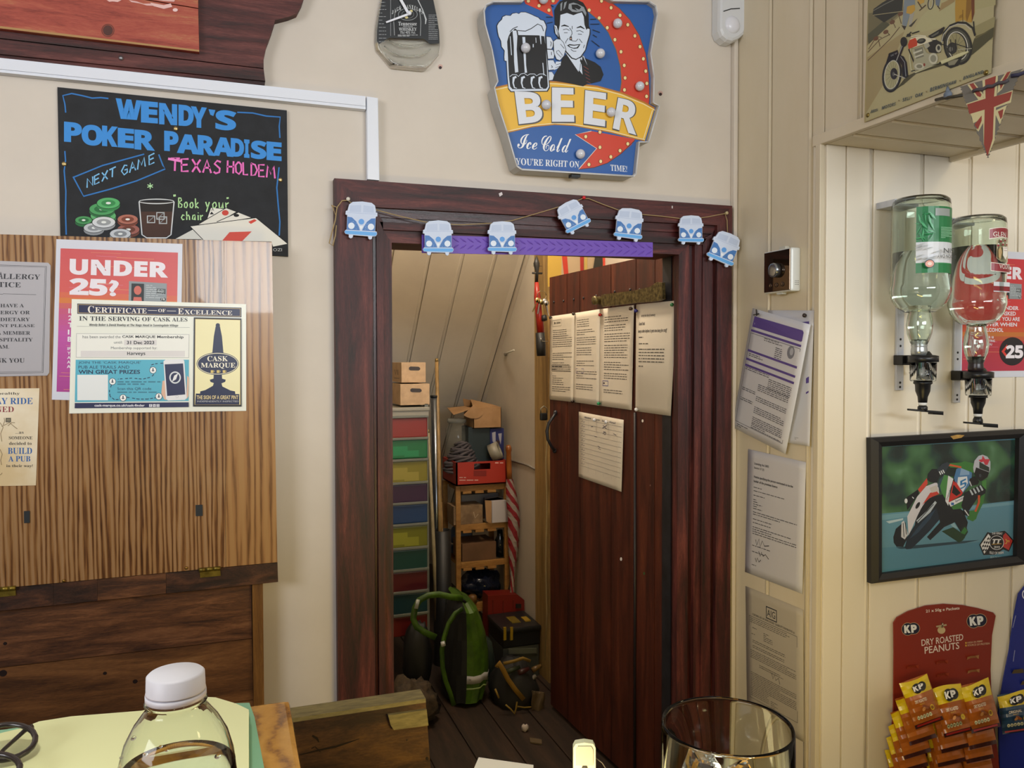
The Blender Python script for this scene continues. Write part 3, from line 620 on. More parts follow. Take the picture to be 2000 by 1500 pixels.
for l in ([(0, 1060), (20, 1090), (4, 1130), (12, 1180)], [(10, 1085), (60, 1060), (90, 1085), (110, 1100)], [(20, 1075), (30, 1050), (26, 1030)], [(50, 1080), (75, 1060), (95, 1060)], [(0, 1230), (14, 1260), (4, 1300), (10, 1330)], [(-20, 1400), (6, 1390), (14, 1380)]): a.line('#8f7a58', l, 4)
a.rect('#5c5648', 36, 1030, 70, 1058); a.line('#cfc4a0', [(42, 1040), (64, 1040)], 2); a.line('#cfc4a0', [(42, 1048), (64, 1048)], 2)
a.build('lettering', nt)
def lerpc(a_, b_, t):
    A = [int(a_[i:i+2], 16) for i in (1, 3, 5)]; B = [int(b_[i:i+2], 16) for i in (1, 3, 5)]; return '#%02x%02x%02x' % tuple(int(x+(y-x)*t) for x, y in zip(A, B))
def under25(pl, q, off, label, lay):
    """an A4 age notice; q = px corners of the laminate"""
    t = thing('age_notice', ctr(pl, [q[2], q[3]]), label, 'poster')
    sheet(pl, q, off, .0005, M('#d5d8e4', .3), 'laminate', t)
    a = Art(pl, off+.0006, rough=.35).quad(q, 100, 141)
    cols = [(0, '#d0565a'), (.3, '#d85e58'), (.37, '#d8803c'), (.42, '#c85878'), (.6, '#c052a4'), (1, '#a84090')] if lay == 0 else [(0, '#c83a44'), (.45, '#cf4040'), (.62, '#cc4a34'), (.68, '#c07838'), (.75, '#b83a44'), (1, '#b83a50')]
    n = 26; a._c('#d0565a'); x0, y0, x1, y1 = 3.5, 8, 96.5, 134
    for i in range(n):
        u = (i+.5)/n; k = max(j for j in range(len(cols)) if cols[j][0] <= u); k = min(k, len(cols)-2); f = (u-cols[k][0])/(cols[k+1][0]-cols[k][0])
        a.mb.mat(M(lerpc(cols[k][1], cols[k+1][1], f), .35)); a.poly(None, [(x0, y0+(y1-y0)*i/n), (x1, y0+(y1-y0)*i/n), (x1, y0+(y1-y0)*(i+1)/n), (x0, y0+(y1-y0)*(i+1)/n)], keep=True)
    rr = random.Random(3)
    for i in range(34):
        y = rr.uniform(9, 133); xx = rr.uniform(4, 60); l = rr.uniform(10, 34); a.poly(rr.choice(['#e08a70', '#e49a6a', '#d87a90']), [(xx, y), (xx+l, y+.25), (xx+l, y+.6), (xx, y+.35)])
    W = '#ece6ee'
    a.text(W, 'UNDER', 11, 17, 89, 31, font='sansb', off=.035); a.text(W, '25?', 11, 34, 50, 49, font='sansb', off=.035)
    a.poly('#8f979c', [(58, 35), (88, 36), (88, 53), (58, 53)]); a.poly('#222628', [(60, 37), (70, 37), (70, 53), (60, 53)]); a.ell('#cf6a5c', 65, 43, 3, 4); a.poly('#cf6a5c', [(61.5, 53), (62, 49), (68, 49), (68.6, 53)])
    a.rect('#333a3c', 80, 41, 87, 45.5); a.text('#d0d8d8', 'PASS', 80.8, 42.3, 86.2, 44.3); a.ell('#1f2222', 85.3, 50.3, 2.2, 1.7); a.text('#ffffff', '18', 84, 49.4, 86.6, 51.2)
    a.scrib('#c5ccd0', 71.5, 38, 86, .5, 1.8, 7, seed=4)
    for i, s_ in enumerate(('IF YOU LOOK UNDER', '25 YOU MAY BE ASKED', 'TO SHOW THAT YOU ARE', '18 OR OVER WHEN', 'BUYING ALCOHOL')):
        a.text(W, s_, 11, 61+i*6.2, [84, 80, 86, 82, 62][i], 65.4+i*6.2, font='sansb')
    for i, s_ in enumerate(('IF YOU ARE UNDER 18', 'YOU ARE COMMITTING', 'AN OFFENCE IF YOU', 'ATTEMPT TO BUY', 'ALCOHOL')): a.text(W, s_, 11, 95+i*3.9, [48, 50, 46, 40, 30][i], 97.6+i*3.9, font='sansb')
    a.ell('#231f24', 76, 112, 19, 16, n=32); a.poly('#d84038', [(60, 112), (68, 104), (68, 108), (64, 112), (68, 116), (68, 120)]); a.text(W, '25', 66, 105, 92, 120, font='sansb', off=.03)
    a.build('print', t); return t
under25(LEAF, sc([(367, 57), (1188, 88), (1172, 1122), (337, 1102)], 0, 450, .3), .0004, 'laminated red and purple under 25 notice, partly behind the certificate', 0)
# certificate
ct = thing('certificate', LEAF.at(308, 806, .002), 'cream landscape certificate for serving cask ales with navy banner and hand pump picture', 'certificate')
CQ = sc([(467, 447), (1602, 480), (1603, 1175), (450, 1192)], 0, 450, .3)
sheet(LEAF, CQ, .0019, .0006, M('#eef0e4', .3), 'paper', ct)
a = Art(LEAF, .0026, step=.00003, rough=.35).view(0, 450, .3); NV = '#23284c'
a.poly(NV, [(503, 476), (1572, 503), (1572, 566), (503, 543)]); a.poly('#c8b07a', [(508, 481), (1566, 508), (1566, 561), (508, 538)]); a.poly(NV, [(511, 484), (1563, 511), (1563, 558), (511, 535)])
a.text('#f0e8dc', 'C', 0, 0, q=[(572, 490), (612, 492), (612, 540), (572, 538)], font='serif'); a.text('#f0e8dc', 'ERTIFICATE', 0, 0, q=[(618, 499), (955, 508), (955, 541), (618, 536)], font='serif')
a.line('#f0e8dc', [(964, 521), (1022, 522)], 3); a.text('#f0e8dc', 'OF', 0, 0, q=[(1030, 510), (1078, 511), (1078, 533), (1030, 532)], font='serif'); a.line('#f0e8dc', [(1086, 524), (1146, 525)], 3)
a.text('#f0e8dc', 'E', 0, 0, q=[(1158, 507), (1196, 508), (1196, 546), (1158, 545)], font='serif'); a.text('#f0e8dc', 'XCELLENCE', 0, 0, q=[(1202, 517), (1512, 523), (1512, 552), (1202, 546)], font='serif')
a.text('#34363c', 'IN THE SERVING OF CASK ALES', 0, 0, q=[(515, 558), (1220, 568), (1220, 594), (515, 588)], font='serif')
a.text('#26282c', 'Wendy Baker & David Rowley at The Nags Head in Sunningdale Village', 0, 0, q=[(582, 606), (1160, 611), (1160, 631), (582, 626)], font='isans')
a.line('#8c8e90', [(500, 624), (1235, 632)], 1.5)
a.poly('#b9bab8', [(497, 670), (1232, 676), (1230, 830), (495, 828)]); a.poly('#f0f0e8', [(500, 673), (1229, 679), (1227, 827), (498, 825)])
a.poly('#dedad8', [(808, 712), (1020, 713), (1020, 748), (808, 748)]); a.poly('#dedad8', [(526, 784), (1204, 784), (1204, 822), (526, 822)])
a.text('#55585c', 'has been awarded the', 0, 0, q=[(538, 683), (785, 684), (785, 702), (538, 702)]); a.text('#202226', 'CASK MARQUE Membership', 0, 0, q=[(796, 683), (1195, 685), (1195, 708), (796, 704)], font='sansb')
a.text('#66686c', 'until:', 742, 720, 798, 737); a.text('#202226', '31 Dec 2023', 826, 719, 1004, 741, font='sansb'); a.text('#66686c', 'Membership supported by:', 722, 757, 1022, 778); a.text('#202226', 'Harveys', 828, 791, 946, 818, font='sansb')
a.poly('#5cb4cc', [(493, 842), (1230, 842), (1228, 1110), (487, 1118)])
a.text(NV, "JOIN THE 'CASK MARQUE'", 511, 852, 917, 872); a.text(NV, 'PUB ALE TRAILS AND', 511, 880, 842, 900); a.text(NV, 'WIN GREAT PRIZES', 511, 908, 912, 934, font='sansb', off=.01)
a.rect('#e8ecec', 503, 940, 703, 1106)
a.text(NV, 'Scan this QR code', 764, 1022, 985, 1042); a.scrib('#3f7c92', 764, 982, 1045, 8, 15, 2, seed=9); a.scrib('#3f7c92', 764, 1050, 1020, 7, 12, 1, seed=2)
dsh = [(1062, 864), (1010, 868), (980, 878), (985, 900), (1008, 930), (985, 955), (930, 968), (860, 962), (790, 966), (768, 968)]
def dashes(c, P, w, on=18, offl=12):
    L = 0; a._c(c)
    for i in range(len(P)-1):
        (x0, y0), (x1, y1) = P[i], P[i+1]; l = math.hypot(x1-x0, y1-y0); k = 0
        while k < l:
            if (L+k) % (on+offl) < on:
                e = min(k+on*.5, l); a.line(c, [(x0+(x1-x0)*k/l, y0+(y1-y0)*k/l), (x0+(x1-x0)*e/l, y0+(y1-y0)*e/l)], w, keep=True)
            k += on*.5
        L += l
dashes(NV, dsh, 5); dashes(NV, [(726, 1005), (712, 1045), (716, 1080), (745, 1102), (780, 1100)], 5); dashes(NV, [(825, 1086), (900, 1098), (960, 1098), (1012, 1090)], 5)
for x, y in ((996, 910), (732, 984), (801, 1090), (1034, 1081)): a.ell('#1d2440', x, y, 23); a.ell('#f4f6f4', x, y, 20); a.poly('#1d2440', [(x-3, y-14), (x+3, y-14), (x+4, y+8), (x-4, y+8)]); a.rect('#1d2440', x-10, y+2, x+10, y+5)
a.poly('#e0b8a0', [(1058, 980), (1080, 975), (1085, 1105), (1070, 1100), (1050, 1060)]); a.poly('#e0b8a0', [(1218, 945), (1230, 960), (1226, 1080), (1214, 1100)])
a.poly('#e8e8ea', [(1064, 852), (1078, 842), (1190, 838), (1200, 850), (1216, 1090), (1204, 1104), (1094, 1108), (1080, 1096)]); a.poly('#262b50', [(1072, 872), (1192, 866), (1206, 1068), (1088, 1078)])
a.ring('#d8dce0', 1140, 958, 38, 40, 9); a.poly('#e8e8ea', [(1120, 985), (1134, 945), (1160, 930), (1146, 970)]); a.ring('#c0c0c8', 1153, 1082, 9, 9, 2)
a.poly('#2c3156', [(487, 1124), (1229, 1119), (1229, 1150), (486, 1158)]); a.text('#e8e8f0', 'cask-marque.co.uk/cask-finder', 615, 1131, 942, 1152, font='sansb')
for x in (971, 995, 1019): a.rect('#e8e8f0', x, 1131, x+19, 1149)
a.text('#2c3156', 'f', 977, 1133, 984, 1147, font='sansb'); a.line('#2c3156', [(1000, 1136), (1004, 1144), (1010, 1137)], 3); a.ring('#2c3156', 1028, 1140, 6, 6, 2)
a.poly('#20242c', [(1262, 566), (1572, 573), (1573, 1147), (1257, 1147)]); a.poly('#a8905c', [(1270, 575), (1566, 582), (1566, 1136), (1266, 1136)]); a.poly('#f2eab8', [(1273, 578), (1563, 585), (1563, 1134), (1269, 1134)])
a.ell('#1c2448', 1418, 618, 14, 14); a.poly('#20284a', [(1404, 625), (1432, 625), (1445, 690), (1455, 800), (1382, 800), (1392, 690)])
a.poly('#20284a', [(1392, 930), (1444, 930), (1446, 965), (1470, 972), (1466, 986), (1442, 996), (1448, 1016), (1500, 1042), (1530, 1048), (1532, 1066), (1302, 1066), (1304, 1048), (1336, 1040), (1386, 1012), (1392, 994), (1370, 986), (1366, 972), (1390, 965)])
a.poly('#20284a', [(1275, 1062), (1558, 1066), (1558, 1134), (1270, 1134)])
a.ell('#20284a', 1417, 868, 137, 74, n=40); a.ell('#f0e8c8', 1417, 868, 133, 70, n=40); a.ell('#20284a', 1417, 868, 129, 66, n=40)
a.text('#f2ecd8', 'CASK', 1350, 818, 1484, 852, font='serif'); a.text('#f2ecd8', 'MARQUE', 1308, 862, 1532, 900, font='serif')
for x in (1372, 1411, 1450): a.rect('#d8c070', x, 910, x+17, 928); a.ring('#d8c070', x+19, 918, 6, 6, 2)
a.text('#e0cc98', 'THE SIGN OF A GREAT PINT', 1280, 1074, 1552, 1100, font='sansb'); a.text('#c8cad0', 'INDEPENDENTLY INSPECTED', 1284, 1108, 1552, 1118)
a.build('print', ct)
# ---------------------------------------------------------------- tin beer sign
C4 = (640, 0, 1/3)
bs = thing('beer_sign', WALL.at(1100, 345), 'tin wall sign of a man raising a beer mug, with round bulbs, above the door', 'sign')
out = [(915, 62), (928, 28), (968, 10), (1135, 10), (1168, -20), (1300, -75), (1500, -75), (1640, -12), (1671, 4), (1888, 10), (1923, 35), (1932, 80), (1893, 315), (1912, 448), (1909, 604), (1943, 621), (1881, 833), (1826, 833), (1806, 1022), (1790, 1035), (1135, 995), (1108, 975), (1055, 790), (1000, 620), (977, 515), (996, 478), (962, 290), (921, 140)]
OP = sc(out, *C4); T0, T1, TF = .001, .050, .038
m_tin = m_noise('grey_tin', '#a9a9a6', '#b5b4b0', 12, .4, bs=.05)
F1 = [WALL.at(x, y, T1) for x, y in OP]; cen = sum(F1, Vector())/len(F1)
In = [cen+(p-cen)*.988 for p in F1]; n_ = WALL.n; mb = MB(); k = len(F1)
vs = [p for p in F1]+[p for p in In]+[p-n_*(T1-T0) for p in F1]+[p-n_*(T1-T0) for p in In]
fs = []
for i in range(k):
    j = (i+1) % k; fs += [(i, j, k+j, k+i), (i, 2*k+i, 2*k+j, j), (k+i, k+j, 3*k+j, 3*k+i), (2*k+i, 3*k+i, 3*k+j, 2*k+j)]
mb.add(vs, fs).build('rim', m_tin, bs)
MB().slab([p-n_*(T1-TF) for p in In], -n_*.002).build('face', M('#2f5fa6', .35), bs, label='blue face of the sign')
mb = MB(); P = [Vector(p)+n_*.0008 for p in F1]
for i in range(k): mb.tube([P[i], P[(i+1) % k]], .0011, 5)
mb.build('edge_line', M('#dfe2e8', .3), bs)
a = Art(WALL, TF+.0004, rough=.4).view(*C4)
RD = '#cf4431'; YE = '#e9b83c'
a.poly(RD, [(1148, -3), (1159, 23), (1240, 58), (1322, 99), (1307, 27), (1337, 25), (1375, -20), (1300, -66), (1200, -40)])
a.poly(RD, [(1375, -60), (1500, -68), (1600, -30), (1650, 6), (1710, 50), (1770, 115), (1825, 205), (1862, 310), (1880, 430), (1886, 560), (1882, 618), (1712, 545), (1722, 480), (1715, 390), (1690, 290), (1645, 190), (1590, 120), (1530, 70), (1440, 10)])
a.line('#8c6a3c', [(1530, 70), (1590, 120), (1645, 190), (1690, 290), (1715, 390), (1722, 480), (1712, 545)], 4); a.line('#6b4a30', [(1650, 6), (1710, 50), (1770, 115), (1825, 205), (1862, 310), (1880, 430), (1886, 560), (1882, 612)], 3)
a.poly(RD, [(1450, 788), (1545, 768), (1800, 815), (1780, 848), (1720, 900), (1640, 955), (1560, 982), (1472, 992), (1576, 872)]); a.line('#e8dcd0', [(1545, 768), (1450, 788), (1576, 870), (1470, 992)], 4); a.line('#5a3028', [(1472, 992), (1560, 982), (1640, 955), (1720, 900), (1800, 822)], 4)
top = [(980, 514), (1100, 488), (1250, 476), (1340, 480), (1440, 490), (1580, 506), (1720, 544), (1850, 598), (1916, 634)]; bot = [(1858, 828), (1800, 815), (1650, 776), (1440, 738), (1330, 732), (1200, 745), (1050, 780)]
a.poly(YE, top+bot); a.line('#b9792f', top, 9); a.line('#f3e6c0', [(x+2, y+12) for x, y in top], 4); a.line('#f3e6c0', [(x, y-10) for x, y in bot], 4); a.line('#f3e6c0', [(1903, 645), (1850, 815)], 4); a.line('#b9792f', [(x, y-3) for x, y in bot], 5)
for q, c in (([(1095, 535), (1245, 540), (1262, 712), (1120, 728)], 'B'), ([(1314, 512), (1440, 516), (1445, 714), (1314, 714)], 'E'), ([(1509, 528), (1632, 546), (1625, 742), (1500, 724)], 'E'), ([(1702, 572), (1826, 600), (1808, 792), (1670, 752)], 'R')):
    a.text('#5c5a58', c, 0, 0, q=[(q[0][0]-4, q[0][1]-4), (q[1][0]+8, q[1][1]-3), (q[2][0]+9, q[2][1]+8), (q[3][0]-3, q[3][1]+8)], font='sansb', off=.01); a.off += .003  # grey letters painted as the shadow under the raised white ones
    a.text('#dde2ec', c, 0, 0, q=q, font='sansb', off=.012); a.off -= .003
a.text('#eef0f4', 'Ice', 0, 0, q=[(1108, 782), (1232, 790), (1226, 878), (1112, 868)], font='script'); a.text('#eef0f4', 'Cold', 0, 0, q=[(1252, 792), (1428, 808), (1420, 896), (1252, 884)], font='script')
a.text('#e6eaf2', "YOU'RE RIGHT ON", 0, 0, q=[(1100, 924), (1474, 944), (1472, 982), (1102, 966)], font='serif'); a.text('#e6eaf2', 'TIME!', 0, 0, q=[(1656, 964), (1754, 972), (1754, 1008), (1658, 1000)], font='serif')
Z = (930, 0, .12665)
a.view(*Z)
for x, y in ((805, 15), (1187, 12), (970, 88), (1123, 157), (1743, 157), (1898, 277), (1932, 15)): a.ell('#8c3a20', x, y, 32, 30); a.ell('#f0d898', x, y, 24, 26)
def c2(x, y): return ((1120+.2335*x-930)/.12665, .2335*y/.12665)
for x, y in ((235, 8), (315, 65), (390, 128), (283, 232), (455, 207), (347, 332), (514, 300), (398, 433), (557, 390), (425, 547), (585, 492), (432, 652), (605, 595), (427, 752), (614, 698), (612, 806), (103, 1143), (222, 1232), (222, 1105), (313, 1312), (228, 1350), (130, 1376), (390, 1260), (455, 1203)):
    X, Y = c2(x, y); a.ell('#8c3a20', X, Y, 32, 34); a.ell('#f0dc9c', X, Y, 22, 27)
# mug with foam
BK = '#15171b'; LW = '#d3deee'
foam = [(325, 400), (350, 350), (400, 300), (410, 262), (460, 238), (530, 245), (560, 212), (620, 200), (660, 215), (690, 190), (760, 190), (800, 205), (850, 225), (900, 250), (960, 275), (985, 305), (1040, 320), (1070, 380), (1080, 420), (1062, 500), (1058, 560), (1090, 900), (1110, 1150), (1125, 1340), (1090, 1400), (540, 1408), (500, 1360), (485, 1200), (470, 940), (440, 935), (435, 880), (440, 780), (395, 720), (385, 630), (350, 560), (335, 490)]
cx_, cy_ = 720, 700
a.poly(BK, [(cx_+(x-cx_)*1.035, cy_+(y-cy_)*1.018) for x, y in foam]); a.poly(LW, foam)
a.poly(BK, [(500, 560), (530, 500), (600, 440), (640, 470), (650, 540), (960, 545), (1050, 560), (1075, 720), (1090, 1000), (1098, 1200), (1105, 1330), (1080, 1370), (560, 1375), (520, 1330), (505, 1200), (490, 900), (478, 640)])
a.line(BK, [(520, 490), (570, 440), (640, 410)], 12); a.line(BK, [(640, 470), (760, 480), (850, 440), (950, 370), (1010, 400), (1040, 480)], 12)
a.poly(LW, [(560, 470), (620, 470), (635, 560), (625, 760), (650, 1110), (600, 1120), (585, 950), (580, 700)]); a.poly(LW, [(712, 570), (755, 570), (762, 700), (770, 1000), (785, 1120), (750, 1125), (735, 900)])
a.line(LW, [(525, 560), (545, 850)], 12); a.line(LW, [(985, 480), (1000, 680)], [30, 10]); a.line(LW, [(1028, 970), (1045, 1160)], 12); a.line(LW, [(480, 760), (500, 1180), (520, 1340), (560, 1385), (1060, 1385), (1110, 1350)], 10)
a.line(LW, [(920, 580), (925, 660)], 9); a.line(LW, [(880, 680), (880, 730)], 14)
a.line(LW, [(520, 1180), (560, 1150), (620, 1150), (650, 1180), (690, 1140), (740, 1130), (790, 1165), (830, 1140), (900, 1140), (930, 1170), (980, 1140), (1040, 1140), (1080, 1170)], 9)
for x in (580, 710, 860, 980): a.line(LW, [(x+40, 1185), (x, 1200), (x-10, 1280), (x+10, 1350), (x+50, 1362)], [34, 40, 22, 18, 8])
# man
a.poly(BK, [(1390, 830), (1330, 900), (1290, 1000), (1210, 1150), (1180, 1240), (1420, 1280), (1650, 1330), (1720, 1290), (1780, 1285), (1920, 1250), (1965, 1150), (1920, 1030), (1830, 960), (1690, 900), (1650, 860), (1620, 920)])
a.poly(LW, [(1380, 810), (1640, 1150), (1625, 1000), (1640, 850), (1715, 1010), (1660, 860), (1600, 900), (1450, 870)])
a.poly(LW, [(1370, 800), (1580, 1110), (1600, 900)]); a.line(BK, [(1600, 1080), (1610, 980)], 8)
a.poly(BK, [(1610, 900), (1650, 960), (1640, 1000), (1780, 1270), (1700, 1240), (1640, 1150), (1630, 1010), (1600, 940)])
for i in range(5): a.line('#7a3a34', [(1655+i*12, 1020+i*58), (1735+i*8, 1070+i*54)], 9)
a.poly(BK, [(1215, 420), (1205, 160), (1240, 90), (1290, 20), (1370, -10), (1550, -10), (1650, 40), (1700, 120), (1735, 230), (1738, 400), (1762, 450), (1765, 520), (1725, 660), (1690, 780), (1620, 880), (1540, 925), (1470, 905), (1400, 830), (1345, 760), (1290, 610), (1260, 590), (1205, 500), (1195, 380)])
a.poly(LW, [(1300, 230), (1400, 200), (1500, 235), (1560, 210), (1630, 190), (1660, 260), (1670, 380), (1700, 460), (1720, 440), (1750, 450), (1745, 530), (1712, 640), (1680, 770), (1610, 870), (1540, 908), (1480, 890), (1400, 800), (1350, 720), (1300, 600), (1270, 480), (1290, 380)])
a.poly(LW, [(1205, 385), (1240, 400), (1262, 480), (1270, 570), (1225, 520)]); a.line(BK, [(1215, 410), (1245, 470), (1255, 560)], 8)
a.poly('#8e959c', [(1300, 60), (1330, 30), (1320, 160), (1300, 170)]); a.poly('#8e959c', [(1430, 60), (1500, 40), (1560, 60), (1660, 110), (1700, 200), (1690, 250), (1640, 170), (1560, 190), (1480, 180), (1420, 130)]); a.poly(BK, [(1470, 70), (1560, 70), (1620, 110), (1590, 150), (1520, 120), (1560, 165), (1480, 140)])
a.poly('#8e959c', [(1360, 40), (1400, 20), (1370, 120), (1345, 150)])
a.line(BK, [(1310, 405), (1360, 390), (1430, 410)], [10, 26, 10]); a.line(BK, [(1550, 430), (1610, 410), (1670, 445)], [12, 28, 12])
for l in ([(1340, 460), (1390, 445), (1440, 470)], [(1355, 505), (1410, 505)], [(1545, 480), (1600, 470), (1655, 500)], [(1570, 525), (1630, 530)], [(1480, 400), (1482, 450)], [(1440, 430), (1475, 480), (1480, 520), (1440, 600), (1480, 630), (1540, 635), (1570, 600)], [(1420, 590), (1385, 640), (1380, 670)], [(1590, 600), (1635, 660)], [(1460, 760), (1500, 790), (1545, 790)], [(1670, 690), (1655, 740)]): a.line(BK, l, 9)
a.poly(BK, [(1440, 570), (1475, 560), (1480, 625), (1440, 620)]); a.ell('#c8a090', 1460, 595, 10, 14)
a.poly(BK, [(1400, 700), (1440, 680), (1510, 690), (1610, 680), (1570, 745), (1510, 752), (1440, 730)]); a.poly(LW, [(1430, 698), (1510, 705), (1585, 695), (1550, 732), (1500, 738), (1450, 722)])
# fist round the mug handle
for q in ([(1085, 565), (1150, 575), (1185, 640), (1180, 720), (1160, 755), (1095, 750)], [(1095, 765), (1180, 770), (1205, 830), (1195, 900), (1110, 905)], [(1105, 930), (1190, 930), (1220, 990), (1205, 1070), (1115, 1080)], [(1120, 1110), (1170, 1110), (1200, 1160), (1180, 1230), (1125, 1240)]):
    m_x = sum(p[0] for p in q)/len(q); m_y = sum(p[1] for p in q)/len(q); a.poly(BK, [(m_x+(x-m_x)*1.14, m_y+(y-m_y)*1.1) for x, y in q]); a.poly(LW, q)
q = [(1195, 640), (1240, 605), (1300, 610), (1345, 660), (1380, 760), (1350, 860), (1290, 930), (1240, 910), (1205, 820), (1200, 740)]
a.poly(BK, [(1290+(x-1290)*1.1, 765+(y-765)*1.06) for x, y in q]); a.poly(LW, q); a.line(BK, [(1240, 790), (1270, 775), (1330, 850), (1310, 885), (1240, 815), (1240, 790)], 8); a.line(BK, [(1300, 680), (1360, 750)], 8)
a.poly(LW, [(1230, 950), (1310, 950), (1300, 1010), (1250, 1060), (1200, 1080)]); a.line(BK, [(1230, 1000), (1300, 980)], 7); a.line(BK, [(1220, 1045), (1290, 1020)], 7)
for l in ([(1145, 640), (1160, 660), (1150, 715)], [(1160, 800), (1162, 850)], [(1160, 1010), (1180, 1035), (1160, 1045)]): a.line(BK, l, 10)
for l in ([(1080, 262), (1180, 262)], [(1090, 358), (1180, 340)], [(1150, 80), (1195, 105)], [(1760, 297), (1850, 293)], [(1760, 372), (1900, 370)], [(1795, 458), (1910, 500)], [(1800, 535), (1865, 575)], [(1780, 625), (1905, 720)]): a.line(BK, l, 10)
a.build('print', bs)
mb_ = M('#cfd2dc', .12, coat=.4)
for x, y in ((1160, 281), (1598, 313), (1699, 137), (1829, 505), (1281, 614), (1661, 657), (1481, 902), (1265, -6)):
    c = WALL.at(*sc([(x, y)], *C4)[0], TF+.009); mb = MB().ball(c, .0108, 18); mb.build('bulb', mb_, bs)
mb = MB(); c = WALL.at(1121, 343, .03); mb.box((c.x-.011, c.y-.012, c.z-.006), (c.x+.011, c.y+.006, c.z+.003), .001); mb.build('switch_tab', M('#25292e', .5), bs)
# ---------------------------------------------------------------- flattened whiskey bottle clock
ck = thing('bottle_clock', WALL.at(800, 135), 'flattened clear whiskey bottle turned into a wall clock with white hands', 'clock')
D3 = (720, 0, .1)
o_ = [(360, -420), (290, -150), (240, 80), (190, 300), (150, 560), (140, 820), (165, 970), (300, 1130), (450, 1310), (620, 1330), (1060, 1370), (1110, 1350), (1220, 1240), (1370, 1060), (1395, 880), (1380, 600), (1340, 330), (1290, 100), (1230, -150), (1150, -420)]
m_cg = m_glass('bottle_clear_glass', '#f8faf8', .02, 1.26)
P = [WALL.at(*p, .010) for p in sc(o_, *D3)]; ce = sum(P, Vector())/len(P)
mb = MB(); k = len(P); lay = [(1.0, .002), (1.02, .006), (.985, .011), (.93, .0135), (.80, .0125), (.6, .0115)]
vs = []; fs = []
for s_, o in lay: vs += [Vector((ce.x+(p.x-ce.x)*s_, 1.70-o, ce.z+(p.z-ce.z)*s_)) for p in P]
for i in range(len(lay)-1):
    for j in range(k): j2 = (j+1) % k; fs.append((i*k+j, i*k+j2, (i+1)*k+j2, (i+1)*k+j))
fs.append(list(range(k))[::-1]); fs.append([(len(lay)-1)*k+j for j in range(k)])
mb.add(vs, fs, True).build('glass', m_cg, ck)
for i_, R_ in enumerate(([(300, 900), (420, 990), (600, 1070), (800, 1100), (1000, 1080), (1130, 1020), (1210, 960)], [(400, 790), (500, 850), (640, 890), (820, 905), (1000, 885), (1120, 830)], [(470, 1250), (700, 1270), (1040, 1300)], [(330, 1060), (420, 1180)])): MB().tube([WALL.at(*p, .0135) for p in sc(R_, *D3)], [.0012]+[.0026]*(len(R_)-2)+[.0012], 8).build('glass_ridge', m_cg, ck)
a = Art(WALL, .0146, rough=.3).view(*D3)
lab = [(300, -300), (250, 60), (200, 330), (165, 600), (160, 800), (200, 860), (400, 740), (1080, 760), (1200, 860), (1380, 850), (1372, 600), (1330, 330), (1280, 90), (1210, -300)]
a.poly('#2c3034', lab); a.poly('#1f2226', [(470, 200), (640, 130), (820, 110), (980, 190), (1010, 700), (520, 700), (500, 400)])
W = '#c9cdd0'
for i, c in enumerate("JACK DANIEL'S"):
    if c == ' ': continue
    t = (i-6)/6; x = 760+t*290; y = 120+abs(t)**2*110; a.text(W, c, x-18, y-30, x+18, y+45, font='serif')
a.ring('#9aa0a4', 765, 280, 190, 120, 10); a.ring('#7c8286', 765, 280, 120, 80, 8)
a.text(W, 'Tennessee', 580, 425, 940, 500, font='serif'); a.text(W, 'SOUR MASH', 670, 508, 860, 528, font='serif'); a.text(W, 'WHISKEY', 590, 538, 940, 600, font='serif'); a.text(W, '70cl 40% Vol.', 615, 606, 915, 660); a.scrib(W, 570, 680, 960, 9, 18, 2, seed=5)
a.line('#b0b4b8', [(430, -50), (430, 700)], 6); a.scrib('#a8acb0', 1170, 290, 1350, 9, 36, 14, seed=6, dens=2); a.scrib('#a8acb0', 200, 40, 345, 9, 70, 12, seed=8)
a.line('#c4c8cc', [(940, -50), (1060, 200), (1120, 380), (1110, 470)], [20, 14, 30, 16]); a.line('#b8bcc0', [(505, 690), (490, 420), (520, 230), (640, 150)], 8); a.line('#b8bcc0', [(1010, 700), (1020, 420), (1000, 250)], 8)
for x, y in ((740, 340), (830, 215)): a.ell('#d8cc90', x, y, 32, 24)
a.build('label', ck)
mb = MB(); mb.lathe([(.0045, 0), (.0045, .005), (.002, .006)], WALL.at(799, 27, .0155), WALL.n, 14)
for q in ([(580, -40), (640, -40), (800, 250), (760, 280)], [(335, 420), (350, 450), (800, 290), (780, 250)]): mb.slab([WALL.at(*p, .019) for p in sc(q, *D3)], -WALL.n*.0015)
mb.build('clock_hands', M('#e6e9f2', .3), ck)
# ---------------------------------------------------------------- motion sensor
ms = thing('motion_sensor', WALL.at(1430, 82), 'small white motion sensor in the top corner of the back wall', 'sensor')
o_ = [(100, 0), (97, -180), (325, -180), (325, 240), (300, 290), (255, 325), (205, 345), (160, 335), (118, 300), (98, 250)]
P = [WALL.at(*p, .03) for p in sc(o_, 1380, 0, .24)]; ce = sum(P, Vector())/len(P)
mb = MB(); vs = []; fs = []; k = len(P)
for s_, o in ((1, .001), (1, .024), (.94, .032), (.82, .035)): vs += [Vector((ce.x+(p.x-ce.x)*s_, 1.6995-o, ce.z+(p.z-ce.z)*s_)) for p in P]
for i in range(3):
    for j in range(k): j2 = (j+1) % k; fs.append((i*k+j, i*k+j2, (i+1)*k+j2, (i+1)*k+j))
fs += [list(range(k))[::-1], [3*k+j for j in range(k)]]; mb.add(vs, fs).build('housing', M('#d3d6da', .35), ms)
c = WALL.at(1380+208*.24, 205*.24, .033); MB().ball(c, .0215, 20, (1, .5, 1)).build('lens', M('#dfe1ea', .25), ms)
a = Art(WALL, .0362).view(1380, 0, .24); a.line('#1d1f22', [(138, 92), (200, 72), (272, 68)], 8); a.build('slot', ms)
